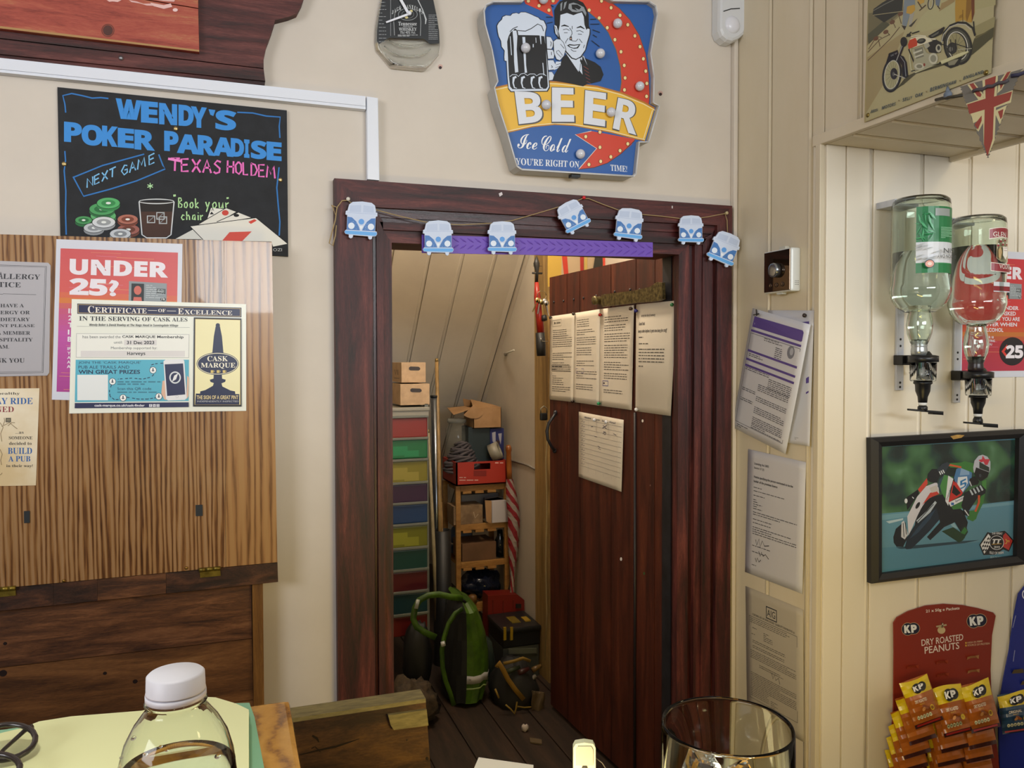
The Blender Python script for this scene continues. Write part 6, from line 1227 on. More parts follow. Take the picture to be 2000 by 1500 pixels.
# coloured drawer tower
YD = 2.80; p = Y(YD)
dt = thing('drawer_tower', (p.at(790, 1000).x, YD, .0), 'tall storage tower of coloured translucent drawers standing at the left of the cupboard', 'drawer unit')
m_gp = m_clear('grey_clear_plastic', '#686a62', .9, .4); xa = p.at(736, 900).x; xb = p.at(838, 900).x
mb = MB()
for x in (xa, xb-.012): mb.box((x, YD+.01, .03), (x+.012, YD+.03, p.at(790, 790).z)); mb.box((x, YD+.25, .03), (x+.012, YD+.27, p.at(790, 790).z))
mb.build('frame', m_gp, dt)
mb = MB(); mb.box((xa-.004, YD-.004, p.at(790, 803).z), (xb+.004, YD+.28, p.at(790, 796).z), .003); mb.box((xa, YD+.0, p.at(790, 815).z), (xb, YD+.27, p.at(790, 803).z)); mb.build('top_tray', M('#8a867a', .5), dt)
dz = [(817, 855, '#84201a'), (860, 896, '#12683a'), (902, 943, '#7c721e'), (947, 982, '#34143c'), (987, 1023, '#123664'), (1029, 1070, '#6c6c18'), (1075, 1114, '#0d3c38'), (1118, 1156, '#54141a'), (1161, 1200, '#0c333c'), (1205, 1243, '#641614')]
for i, (y0, y1, c) in enumerate(dz):
    mb = MB(); bxp(mb, 741, y0, 835, y1, YD, .25, .004); d = mb.build('drawer', m_clear('drawer_plastic', c, .88, .4), dt)
    mb = MB(); bxp(mb, 739, y0-5, 837.5, y0, YD-.008, .27, .002); mb.build('rim', m_gp, d)
    if i in (1, 2, 5): mb = MB(); bxp(mb, 768, y0+12, 796, y1-6, YD-.0005, .003); bxp(mb, 790, y0+20, 818, y1-4, YD-.0008, .003); mb.build('contents', M({1: '#187848', 2: '#8c8030', 5: '#80801c'}[i], .5), d)
for k, (y0, y1, x0, x1, yd, lb) in enumerate(((708, 747, 784, 831.5, 2.83, 'small kraft storage box with handle hole, topmost on the drawer tower'), (750, 791, 782, 839, 2.81, 'wider kraft storage box with handle hole, second on the drawer tower'))):
    t = thing('storage_box', Y(yd).at(808, y1), lb, 'box'); mb = MB(); bxp(mb, x0, y0, x1, y1, yd, .20, .001); mb.build('body', m_kraft2, t)
    a = Art(Y(yd), .0006); cx = (x0+x1)/2+2; cy = y0+(y1-y0)*.30; a.poly('#2a1d14', [(cx-11, cy-2), (cx-8, cy-4), (cx+8, cy-3.4), (cx+11, cy-1), (cx+11, cy+2), (cx+8, cy+4), (cx-8, cy+3.6), (cx-11, cy+2)]); a.build('handle_hole', t)
    L = Pl((Y(yd).at(x0, 720).x, 0, 0), (-1, 0, 0)); a = Art(L, .0006); xx = x0-14
    for q in ([(xx, y0+14), (xx+2, y0+24), (xx+4, y0+14)], [(xx+7, y0+14), (xx+7, y0+24)], [(xx, y0+30), (xx+10, y0+31)]): a.line('#4a3c30', q, 1.2)
    a.build('scribble', t)
# canes, tube
t = thing('cane_holder', Y(2.98).at(862, 1304), 'black upright tube holding wooden canes beside the drawer tower', 'holder')
c = Y(2.98).at(864, 1100); zt = Y(2.98).at(864, 1035).z; MB().lathe([(.034, 0), (.036, .01), (.034, zt), (.030, zt), (.030, .02), (.0001, .02)], (c.x, 2.98, 0), (0, 0, 1), 20).build('tube', m_blackp, t)
def stick(a, b, ya, yb, r, mat, label, name='wooden_cane'):
    A, B = Y(ya).at(*a), Y(yb).at(*b); t = thing(name, B, label, 'cane'); MB().tube([A, A.lerp(B, .5), B], r, 8).build('shaft', mat, t)
    MB().tube([A, A+(A-B).normalized()*.012], [r[0]*1.15, r[0]*.8], 8).build('tip', M('#8f7440', .4, .5), t)
stick((853, 706), (865, 1290), 3.02, 2.98, [.007, .009, .011], m_noise('cane_wood', '#7a6038', '#9c7c4c', 20, .4), 'tallest thin wooden cane leaning against the sloping boards')
stick((837, 845), (857, 1290), 2.96, 2.975, [.004, .008, .010], m_noise('pale_cane', '#8f8060', '#aa9a78', 20, .5), 'pale slanting cane close against the coloured drawers')
stick((862, 980), (868, 1290), 3.0, 2.99, [.004, .006, .008], m_noise('brown_cane', '#6b5030', '#8a6a42', 20, .5), 'shortest brown cane at the right side of the holder')
A, B = Y(3.02).at(848, 774), Y(3.02).at(858, 1290); t = thing('steel_tube', B, 'grey steel tube with black end cap standing behind the canes', 'tube')
MB().tube([A, B], .014, 14).build('pipe', M('#70747a', .25, .85), t); MB().tube([A+Vector((0, 0, .004)), A-Vector((0, 0, .004))], .0155, 14).build('end_cap', m_blackp, t)
# ladder shelf
SY = 3.05; p = Y(SY); ls_ = thing('ladder_shelf', (p.at(940, 1250).x, SY, 0), 'narrow pine ladder shelf crammed with boxes at the back of the cupboard', 'shelf')
x0, x1 = p.at(891, 1050).x, p.at(995, 1050).x
for yy_ in (SY, SY+.20):
    for x in (x0, x1-.020): MB().box((x, yy_, 0), (x+.020, yy_+.018, p.at(940, 925 if yy_ == SY else 950).z), .002).build('leg', m_pine, ls_)
SH = [946, 1022, 1095, 1176]
for r_ in SH:
    zt = p.at(945, r_).z; MB().box((x0+.02, SY+.001, zt-.024), (x1-.02, SY+.016, zt), .002).build('rail', m_pine, ls_); MB().box((x0+.02, SY+.202, zt-.024), (x1-.02, SY+.217, zt), .002).build('rail', m_pine, ls_)
    for k in range(3): xx = x0+.028+k*.052; MB().box((xx, SY-.004, zt-.034), (xx+.036, SY+.215, zt-.0242), .001).build('slat', m_pine, ls_)
zs_ = [p.at(945, r_).z for r_ in SH]
# things on the shelf
t = thing('red_crate', (p.at(930, 940).x, 3.0, zs_[0]), 'red plastic drinks crate on the top of the ladder shelf', 'crate'); m_rc = M('#a02a1c', .45)
cx0, cx1 = p.at(889, 920).x, p.at(988, 920).x; cz0, cz1 = zs_[0]+.002, p.at(930, 901).z
mb = MB(); cf = Y(3.035)
mb.box((cx0, 3.035, cz0), (cx0+.006, 3.245, cz1)).box((cx1-.006, 3.035, cz0), (cx1, 3.245, cz1)).box((cx0, 3.239, cz0), (cx1, 3.245, cz1)).box((cx0, 3.035, cz0), (cx1, 3.245, cz0+.005))
hz0, hz1 = cf.at(940, 917).z, cf.at(940, 905).z; hx0, hx1 = cf.at(926, 910).x, cf.at(958, 910).x
mb.box((cx0, 3.035, cz0), (cx1, 3.041, hz0)).box((cx0, 3.035, hz1), (cx1, 3.041, cz1)).box((cx0, 3.035, hz0), (hx0, 3.041, hz1)).box((hx1, 3.035, hz0), (cx1, 3.041, hz1)); mb.build('body', m_rc, t)
a = Art(cf, .0006); a.scrib('#c8a8a0', 897, 932, 918, 1.4, 4, 1, seed=3); a.scrib('#c8a8a0', 897, 937, 934, 1.6, 4, 1, seed=5); a.scrib('#d8b8b0', 967, 903, 985, 2, 4, 1, seed=8); a.rect('#7c1c14', 925, 919, 950, 930); a.build('lettering', t)
t = thing('rope_heap', ((cx0+.07), 3.12, cz0+.02), 'heap of grey coiled rope spilling over the left of the red crate', 'rope'); rr = random.Random(4)
for k in range(22):
    z = cz1-.035+k*.0045; rx = .074-.0022*k; pts = [((cx0+.05)+rx*math.cos(i*.5)+rr.uniform(-.004, .004), 3.13+rx*.9*math.sin(i*.5), z+.004*math.sin(i*1.3+k)+.012*math.cos(i*.5+k)) for i in range(14)]
    MB().tube(pts, .0055, 6).build('strand', M('#4a4448', .8), t)
t = thing('plastic_jar', (p.at(886, 880).x, 3.2, cz1-.02), 'clear plastic jar standing behind the rope heap', 'jar'); c = Y(3.22).at(890, 850)
MB().lathe([(.0001, cz0), (.045, cz0), (.047, c.z-.03), (.047, c.z+.03), (.038, c.z+.045), (.036, c.z+.06)], (c.x, 3.20, 0), (0, 0, 1), 20).build('body', m_clear('cloudy_plastic', '#98988f', .22, .1), t); MB().lathe([(.040, c.z+.055), (.040, c.z+.072), (.0001, c.z+.073)], (c.x, 3.20, 0), (0, 0, 1), 20).build('lid', m_clear('clear_lid', '#b8b8b0', .5, .1), t)
t = thing('teal_box', (p.at(940, 880).x, 3.14, cz0), 'dark teal box in the crate under the open cardboard box', 'box'); mb = MB(); bxp(mb, 915, 834, 957, 905, 3.12, .10); mb.build('body', M('#1c2a2e', .5), t)
t = thing('blue_box', (p.at(974, 880).x, 3.13, cz0), 'blue and white carton with picture at the right of the crate', 'box'); mb = MB(); bxp(mb, 957.5, 837, 984, 905, 3.115, .10); mb.build('body', M('#1c2560', .4), t)
a = Art(Y(3.115), .0006); a.poly('#9a9aa4', [(953+8, 845), (968, 843), (968, 868), (962, 862)]); a.poly('#9a9aa4', [(973, 847), (980, 846), (978, 868), (975, 858)]); a.poly('#3a2424', [(970, 858), (976, 862), (974, 876), (969, 872)]); a.build('print', t)
t = thing('tape_roll', (p.at(966, 895).x, 3.07, cz1-.03), 'roll of white tape lying in the front of the red crate', 'tape'); c = Y(3.07).at(968, 882)
MB().lathe([(.020, -.02), (.036, -.02), (.036, .02), (.020, .02), (.020, -.02)], (c.x, 3.075, c.z), (1, -.5, .5), 24).build('ring', M('#8f8a7c', .4), t)
t = thing('open_carton', (p.at(950, 836).x, 3.12, p.at(950, 836).z), 'open cardboard box with lifted flaps on top of the pile', 'box'); q = Y(3.10)
mb = MB(); X0, X1 = q.at(925, 820).x, q.at(979, 820).x; Z0, Z1 = q.at(950, 836).z, q.at(950, 797).z
mb.box((X0, 3.10, Z0), (X1, 3.102, Z1)).box((X0, 3.10, Z0), (X0+.002, 3.24, Z1)).box((X1-.002, 3.10, Z0), (X1, 3.24, Z1)).box((X0, 3.238, Z0), (X1, 3.24, Z1)).box((X0, 3.10, Z0), (X1, 3.24, Z0+.002)); mb.build('body', m_kraft, t)
MB().slab([(X0, 3.10, Z1), (X0, 3.235, Z1), (X0-.075, 3.235, Z1-.005), (X0-.085, 3.10, Z1-.025)], (0, 0, .002)).build('flap', m_kraft, t)
MB().slab([q.at(x, y, .004) for x, y in sc([(490, 380), (640, 230), (775, 350), (740, 410), (680, 430), (600, 430), (540, 410)], 840, 760, 1/7.5)], (0, .002, 0)).build('flap', m_kraft, t)
MB().slab([(X0, 3.235, Z1), (X1, 3.235, Z1), (X1-.03, 3.22, Z1+.012), (X0-.01, 3.22, Z1+.035)], (0, .002, 0)).build('flap', m_kraft, t)
MB().slab([(X0, 3.101, Z1), (X1, 3.101, Z1), (X1-.002, 3.21, Z1+.006), (X0+.02, 3.21, Z1+.03)], (0, 0, .002)).build('flap', m_kraft, t)
def sbox(name, label, x0, y0, x1, y1, yd, dep, mat, shelf, pr=None):
    P = Y(yd); t = thing(name, (P.at((x0+x1)/2, y1).x, yd, zs_[shelf]), label, 'box'); a, b = P.at(x0, y1).x, P.at(x1, y1).x
    MB().box((a, yd, zs_[shelf]+.0005), (b, yd+dep, P.at(x0, y0).z), .001).build('body', mat, t); return t
sbox('grey_box', 'long pale grey box at the back of the second shelf', 902, 967, 975, 1016, 3.17, .07, M('#78767a', .6), 1)
t = sbox('flattened_carton', 'brown parcel wrapped in paper on the left of the second shelf', 886, 990, 943, 1022, 3.055, .10, m_noise('brown_paper', '#6b543c', '#8a7052', 30, .7, bs=.3), 1); a = Art(Y(3.055), .001); a.line('#a8957c', [(925, 1000), (928, 1012), (934, 1004)], 1.5); a.build('scribble', t)
t = sbox('white_carton', 'white carton with torn brown lid at the right of the second shelf', 961, 979, 993, 1027, 3.04, .10, M('#b4aeb0', .6), 1); MB().slab([Y(3.04).at(x, y, .001) for x, y in ((947, 977), (960, 978), (960, 1024), (950, 1018))], (0, .002, 0)).slab([Y(3.06).at(x, y) for x, y in ((948, 976), (972, 972), (992, 978), (962, 979))], (0, 0, .002)).build('torn_flap', m_kraft, t)
sbox('brown_carton', 'plain brown carton on the third shelf', 903, 1063, 969, 1096, 3.06, .14, m_noise('dull_kraft', '#5c4028', '#704e34', 8, .7), 2)
t = thing('dark_bottle', (p.at(975, 1094).x, 3.09, zs_[2]), 'dark glossy bottle at the right of the third shelf', 'bottle'); c = Y(3.10).at(979, 1060); MB().lathe([(.0001, zs_[2]), (.026, zs_[2]+.002), (.026, c.z), (.012, c.z+.03), (.011, c.z+.055), (.0001, c.z+.056)], (c.x-.006, 3.10, 0), (0, 0, 1), 18).build('glass', M('#14161a', .08), t)
t = thing('blue_cloth', (p.at(920, 1094).x, 3.16, zs_[2]), 'folded pale blue cloth at the back of the third shelf', 'cloth'); blob(MB(), (p.at(925, 1060).x, 3.235, zs_[2]+.075), (.05, .02, .05), 3, .2).build('fold', M('#4a5874', .8), t); MB().box((p.at(900, 1090).x, 3.215, zs_[2]), (p.at(960, 1090).x+.02, 3.245, zs_[2]+.03)).build('base_fold', M('#3a4660', .8), t)
t = thing('black_plastic_bag', (p.at(950, 1176).x, 3.1, zs_[3]), 'glossy black and blue bin bag stuffed on the lowest shelf', 'bag'); blob(MB(), (p.at(948, 1140).x, 3.12, zs_[3]+.058), (.085, .07, .055), 8, .35, 26).build('plastic', M('#14192a', .15), t)
t = thing('yellow_oddments', (p.at(920, 1176).x, 3.1, zs_[3]), 'small brown jar beside the bin bag on the lowest shelf', 'jar'); c = Y(3.045).at(924, 1166); MB().lathe([(.0001, -.018), (.018, -.016), (.018, .01), (.013, .016), (.0001, .017)], (c.x, 3.052, zs_[3]+.0185), (0, 0, 1), 14).build('body', M('#6b4a24', .4), t)
# umbrella, walking cane
A, B, C_, D = Y(3.0).at(993, 869), Y(3.0).at(995, 935), Y(2.98).at(1004, 1010), Y(2.96).at(1000, 1165)
t = thing('golf_umbrella', D, 'furled red and white golf umbrella with a turned wooden handle', 'umbrella')
MB().tube([A, A.lerp(B, .08), A.lerp(B, .16), A.lerp(B, .22), A.lerp(B, .7), B], [.008, .0125, .0125, .0105, .011, .012], 14).build('handle', m_noise('orange_wood', '#7c4216', '#9a5a24', 14, .25, coat=.5), t)
MB().tube([B, B.lerp(C_, .12)], .009, 12).build('collar', m_blackp, t)
mb = MB(); n = 26; seg = 12
for i in range(n):
    for k in range(seg):
        def q_(i_, k_):
            u = i_/n; P = B.lerp(C_, min(1, u*2.5)) if u < .4 else C_.lerp(D, (u-.4)/.6); r = .008+.016*math.sin(math.pi*min(1, u*1.15+.05))**.8; an = 2*math.pi*k_/seg+u*14; rr_ = r*(1+.18*math.cos(an*4)); return P+Vector((rr_*math.cos(an), rr_*math.sin(an), 0))
        mb.mat(M('#7a1620' if (k//2) % 2 else '#8c8078', .5)); mb.add([q_(i, k), q_(i, k+1), q_(i+1, k+1), q_(i+1, k)], [(0, 1, 2, 3)], True)
mb.build('canopy', None, t)
P = [Y(3.02).at(x, y) for x, y in ((1023, 1105), (1025, 1096), (1021, 1089), (1013, 1088), (1009, 1094), (1004, 1110), (998, 1135), (990, 1162))]
t = thing('walking_cane', P[-1], 'thin hook-handled metal cane beside the striped umbrella', 'cane'); MB().tube(P, .0032, 8).build('shaft', M('#8c8078', .3, .8), t)
# cases and tool boxes on the floor
t = thing('red_case', (Y(2.93).at(990, 1240).x, 2.93, 0), 'upright dark red plastic tool case beside the shelf', 'case'); fq = [(953, 1163), (1010, 1161), (1024, 1172), (1025, 1260), (1022, 1292), (953, 1290)]
MB().slab([Y(2.93).at(*p_) for p_ in fq], (0, .07, 0)).build('shell', M('#6c1812', .4), t); mb = MB(); 
for k in range(3): mb.slab([Y(2.93).at(x, y, .002) for x, y in ((962+k*20, 1172), (964+k*20, 1172), (964+k*20, 1228), (962+k*20, 1228))], (0, .003, 0))
mb.build('rib', M('#581410', .4), t); MB().slab([Y(2.93).at(x, y, .006) for x, y in ((1008, 1180), (1018, 1180), (1018, 1188), (1008, 1188))], (0, .007, 0)).build('latch', m_blackp, t)
t = thing('toolbox', (Y(2.74).at(1020, 1300).x, 2.74, 0), 'black tool box with yellow lid catches in front of the red case', 'tool box'); q = Y(2.74); X0, X1 = q.at(983, 1250).x, q.at(1055, 1250).x; zt, zm = q.at(1020, 1231).z, q.at(1020, 1262).z
MB().box((X0, 2.74, zm), (X1, 2.92, zt-.004), .004).build('body', M('#16171a', .4), t); MB().box((X0-.004, 2.735, zt-.006), (X1+.004, 2.925, zt+.012), .006).build('lid', M('#1d1e20', .35), t)
MB().box((X0, 2.742, .001), (X1-.004, 2.92, zm-.001), .003).build('drawer', M('#3a3d38', .5), t)
for x in (987, 1000): MB().slab([q.at(x, y, .008) if y else q.at(x, 0) for x, y in ((x-3, 1226), (x+2, 1225), (x+2, 1250), (x-3, 1251))], (0, .008, 0)).build('catch', M('#8f7418', .4), t)
xm = (X0+X1)/2; MB().box((xm-.02, 2.79, zt+.012), (xm+.014, 2.86, zt+.015)).build('badge', M('#6b5a1c', .5), t); MB().box((X1-.04, 2.79, zt+.012), (X1-.018, 2.84, zt+.016)).build('badge', M('#9a7c24', .5), t)
MB().slab([q.at(x, y, .003) for x, y in ((993, 1268), (1048, 1266), (1048, 1276), (993, 1278))], (0, .004, 0)).build('drawer_grip', M('#55584e', .5), t)
t = thing('green_cloth', (Y(2.70).at(966, 1290).x, 2.7, 0), 'dark green crumpled cloth bundle left of the black tool box', 'cloth'); c = Y(2.78).at(966, 1262); blob(MB(), (c.x-.028, 2.78, c.z-.07), (.028, .035, .10), 5, .25, 22).build('bundle', M('#16241a', .8), t)
t = thing('tool_bag', (Y(2.55).at(1010, 1400).x, 2.55, 0), 'black open tool bag with a mustard yellow strap on the floor', 'bag'); q = Y(2.52)
c = q.at(1014, 1345); blob(MB(), (c.x, 2.58, c.z-.03), (.082, .10, .115), 11, .18, 26, 2.2).build('bag_body', M('#141210', .7), t)
def strap(P, w, th, mat, name, parent, nrm=(0, -1, 0)):
    n = Vector(nrm); mb = MB(); L = []; 
    for i, a_ in enumerate(P):
        tn = (P[min(i+1, len(P)-1)]-P[max(i-1, 0)]).normalized(); s_ = tn.cross(n).normalized()*w/2; L.append((a_+s_, a_-s_))
    V = []; 
    for a_, b_ in L: V += [a_, b_, b_-n*th, a_-n*th]
    F = []
    for i in range(len(L)-1):
        for k in range(4): F.append((4*i+k, 4*i+(k+1) % 4, 4*i+4+(k+1) % 4, 4*i+4+k))
    F += [(3, 2, 1, 0), tuple(4*(len(L)-1)+k for k in range(4))]
    return mb.add(V, F, True).build(name, mat, parent)
Q = lambda pts, yd: [Y(yd).at(x, y) for x, y in sc(pts, 740, 1060, .2934)]
strap(Q([(785, 830), (800, 800), (830, 850), (860, 910), (910, 980), (965, 1045)], 2.455), .016, .004, M('#7f5e14', .7), 'strap', t)
strap(Q([(830, 805), (900, 790), (960, 770), (1010, 790)], 2.49), .010, .004, M('#7a6020', .7), 'strap', t)
strap(Q([(845, 1080), (880, 1110), (905, 1140), (915, 1100), (920, 1060)], 2.46), .005, .003, M('#8a7028', .7), 'cord', t); strap(Q([(775, 975), (790, 1010), (800, 1035)], 2.45), .006, .003, M('#8a7028', .7), 'cord', t); strap(Q([(915, 1090), (970, 1098), (1015, 1095)], 2.46), .004, .003, M('#8a7028', .7), 'cord', t)
for k, (x, y, l, c) in enumerate(((880, 840, 60, '#2c3424'), (950, 850, 50, '#3a1814'), (1010, 900, 36, '#6c6860'), (1040, 830, 40, '#5c4420'), (930, 880, 44, '#20242a'))):
    a_, b_ = Q([(x-l/2, y+20), (x+l, y-14)], 2.50+.01*k); tt = thing('hand_tool', a_, ['dark green handled tool lying in the tool bag', 'dull red handled tool sticking out of the tool bag', 'shiny steel tool at the right of the tool bag', 'mustard handled tool above the tool bag', 'dark blue handled tool in the middle of the tool bag'][k], 'tool'); MB().tube([a_, a_.lerp(b_, .4), b_], [.010, .010, .006], 8).build('handle', M(c, .35), tt)
t = thing('beige_cloth', (Y(2.48).at(1050, 1400).x, 2.48, 0), 'beige cloth rag hanging beside the tool bag at the door edge', 'cloth'); rows = []
for j in range(10):
    rows.append([Y(2.47).at(*sc([(1018+i*14+math.sin(j)*4, 985+j*18+i*2)], 740, 1060, .2934)[0], .010*math.sin(i*1.4+j*.5)) for i in range(7)])
MB().grid(rows, True, .002, (0, -1, 0)).build('fabric', M('#54432c', .8), t)
c = Y(2.20).at(984, 1424); t = thing('paper_scrap', (c.x, 2.2, .006), 'crumpled white paper scrap on the dark cupboard floor', 'litter'); blob(MB(), (c.x+.12, 2.34, .018), (.011, .009, .011), 2, .5, 12).build('paper', M('#b4a8a0', .7), t)
t = thing('cardboard_scrap', (1.0, 2.3, .006), 'torn card scrap on the floor near the door edge', 'litter'); F0 = Pl((0, 0, .012), (0, 0, 1)); MB().slab([F0.at(x, y) for x, y in ((1034, 1440), (1058, 1444), (1058, 1452), (1036, 1449))], (0, 0, -.004)).build('card', M('#5c4c34', .8), t)
# backpack
BP = 2.62; q = Y(BP); bz = lambda y: q.at(910, y).z; t = thing('backpack', (q.at(915, 1368).x, BP, 0), 'lime green backpack with a pale reflective band and black back panel', 'backpack')
prof = [(1164, 888, 906), (1172, 888, 922), (1185, 884, 932), (1205, 880, 941), (1235, 876, 951), (1270, 874, 957), (1300, 872, 958), (1330, 872, 954), (1355, 874, 946), (1368, 880, 936), (1370, 890, 928)]
seg = 28; rings = []
for y, xa_, xb_ in prof:
    A, B = q.at(xa_, y), q.at(xb_, y); cx = (A.x+B.x)/2; rx = (B.x-A.x)/2; z = max(B.z, .012); ry = .11 if 1175 < y < 1360 else .07
    rings.append([(cx+rx*math.copysign(abs(math.cos(2*math.pi*k/seg))**.8, math.cos(2*math.pi*k/seg)), BP+.05+ry*math.sin(2*math.pi*k/seg)*(1+.04*math.sin(k*3+y)), z+.003*math.sin(k*2)) for k in range(seg)])
mg = m_noise('lime_nylon', '#253f0a', '#45660f', 18, .5, bs=.4); mk = M('#101112', .7)
mb = MB()
for i in range(len(rings)-1):
    for k in range(seg):
        an = 360*(k+.5)/seg; mb.mat(mk if 140 < an < 262 else mg); mb.add([rings[i][k], rings[i+1][k], rings[i+1][(k+1) % seg], rings[i][(k+1) % seg]], [(0, 1, 2, 3)], True)
mb.mat(mg); mb.add(rings[0], [list(range(seg))]); mb.mat(mk); mb.add(rings[-1], [list(range(seg))[::-1]]); mb.build('pack_body', None, t)
def wrapband(y0, y1, k0, k1, mat, name, off=.004):
    def R_(y):
        for i in range(len(prof)-1):
            if prof[i][0] <= y <= prof[i+1][0]: f = (y-prof[i][0])/(prof[i+1][0]-prof[i][0]); return [Vector(rings[i][k]).lerp(Vector(rings[i+1][k]), f) for k in range(seg)]
    ra, rb = R_(y0), R_(y1); ca = sum(ra, Vector())/seg; mb = MB()
    mb.grid([[ra[k]+(ra[k]-ca).normalized()*off for k in range(k0, k1)], [rb[k]+(ra[k]-ca).normalized()*off for k in range(k0, k1)]], True, .001, (0, -1, 0)); return mb.build(name, mat, t)
wrapband(1301, 1316, 20, 26, M('#a8a6a8', .3), 'reflective_band'); wrapband(1324, 1327, 20, 27, M('#8ca060', .5), 'zip')
wrapband(1176, 1320, 26, 27, M('#8ca83c', .5), 'piping', .005)
strap(Q([(560, 372), (480, 362), (400, 345), (330, 352), (270, 385), (240, 440), (230, 510), (250, 560), (310, 600), (380, 632)], BP-.07), .020, .006, mg, 'shoulder_strap', t)
strap(Q([(560, 440), (510, 470), (465, 540), (435, 630), (420, 720), (425, 830), (445, 920), (475, 1000), (500, 1085)], BP-.085), .015, .005, mg, 'shoulder_strap', t)
strap(Q([(425, 660), (432, 690)], BP-.09), .014, .006, M('#c8c8c8', .3), 'buckle', t); strap(Q([(262, 380), (248, 440)], BP-.076), .012, .004, M('#a0a4a0', .3), 'buckle', t)
strap(Q([(480, 380), (520, 372), (560, 385), (580, 400)], BP-.06), .008, .008, mk, 'haul_loop', t)
t = thing('black_bag', (Y(2.72).at(830, 1300).x, 2.72, 0), 'black soft bag slumped behind the backpack straps', 'bag'); c = Y(2.70).at(826, 1270); blob(MB(), (c.x-.012, 2.735, .14), (.052, .045, .13), 21, .15, 24).build('bag_body', M('#0f0e0e', .6), t)
t = thing('brown_bag', (Y(2.55).at(800, 1365).x, 2.55, 0), 'brown crumpled jute bag on the floor at the left of the doorway', 'bag'); c = Y(2.50).at(803, 1330); blob(MB(), (c.x, 2.52, .075), (.085, .08, .075), 31, .35, 28, 4).build('bag_body', m_noise('jute_cloth', '#2c2216', '#4c3c28', 60, .8, bs=.5), t)
# tools hung on the cupboard edge
HP = Y(2.585); m_rt = M('#8c1c10', .3)
t = thing('bolt_cutter', HP.at(1055, 700), 'red-handled bolt cutter with black grips hanging at the cupboard edge', 'tool'); U_ = lambda pts, o=0: [HP.at(x, y, o) for x, y in sc(pts, 640, 340, .24)]
P = U_([(1700, 670), (1700, 730), (1703, 800), (1700, 880)], .008); MB().tube(P, [.003, .012, .006, .006], 8).box(tuple(U_([(1665, 740)])[0]+Vector((0, -.012, -.004))), tuple(U_([(1735, 760)])[0]+Vector((0, -.004, .004)))).tube(U_([(1665, 805), (1745, 808)], .008), .0035, 6).build('jaws', m_blackp, t)
MB().tube(U_([(1700, 880), (1706, 1000), (1722, 1150), (1735, 1300)], .009), [.007, .012, .013, .013], 10).build('handle', m_rt, t); MB().tube(U_([(1728, 1290), (1735, 1400), (1738, 1480)], .009), [.016, .017, .015], 10).build('grip', m_blackp, t)
t = thing('key_bunch', HP.at(1058, 650), 'bunch of brass and steel keys hanging over the red bolt cutter', 'keys'); 
MB().tube([HP.at(1058+9*math.cos(k*.63), 577+9*math.sin(k*.63), .025) for k in range(11)], .0012, 6).build('ring', M('#8c8470', .3, .9), t)
rr = random.Random(3)
for k, (x, y, an) in enumerate(((1054, 588, 100), (1058, 590, 85), (1064, 588, 75), (1050, 586, 115), (1067, 592, 80))):
    c = HP.at(x, y, .028+.003*k); dx_, dz_ = math.cos(R(an)), -math.sin(R(an)); e = c+Vector((dx_*.045, 0, dz_*.045))
    MB().lathe([(.0001, 0), (.009, 0), (.009, .0015), (.0001, .0015)], c, (0, -1, 0), 12).slab([c+Vector((-.002, 0, 0)), c+Vector((.002, 0, 0)), e+Vector((.002, 0, 0)), e+Vector((-.002, 0, 0))], (0, -.0015, 0)).build('key', M('#b8a468' if k % 2 else '#a8a8a8', .25, .9), t)
MB().lathe([(.0001, 0), (.010, .003), (.010, .02), (.0001, .024)], HP.at(1062, 615, .02), (0, -.3, -1), 10).build('fob', m_blackp, t)
t = thing('wire_hook', HP.at(1068, 668), 'bent wire hook on the cupboard edge below the keys', 'hook'); MB().tube(U_([(1735, 1335), (1738, 1360), (1760, 1362), (1795, 1360)], .03), .0014, 6).tube(U_([(1735, 1335), (1738, 1360)], .03), .0014, 6).build('wire', M('#9a9488', .3, .8), t)
t = thing('padlock', HP.at(1063, 815), 'dark padlock on the hasp at the cupboard edge', 'padlock'); c = HP.at(1062, 812, .02); MB().box((c.x-.014, c.y-.008, c.z-.016), (c.x+.012, c.y+.006, c.z+.010), .004).build('body', M('#1a1a1c', .4, .3), t)
MB().tube([HP.at(x, y, .02) for x, y in ((1056, 808), (1056, 798), (1062, 793), (1068, 798), (1068, 808))], .0022, 8).build('shackle', M('#8f8878', .3, .8), t)
t = thing('white_flex', HP.at(1068, 1290), 'pale cord trailing down the cupboard edge below the padlock', 'cord'); MB().tube([HP.at(x, y, .012) for x, y in ((1066, 812), (1069, 850), (1066, 900), (1068, 980), (1066, 1100), (1068, 1200), (1064, 1290))], .002, 6).build('strand', M('#9c8c64', .7), t)
t = thing('wall_peg', CRW.at(990, 692), 'white peg screwed to the cupboard wall beside the sloping boards', 'hook'); MB().tube([CRW.at(987, 692, .001), CRW.at(989, 690, .02), CRW.at(1004, 684, .045)], [.007, .004, .0035], 8).build('peg', M('#b8b4a8', .4), t)
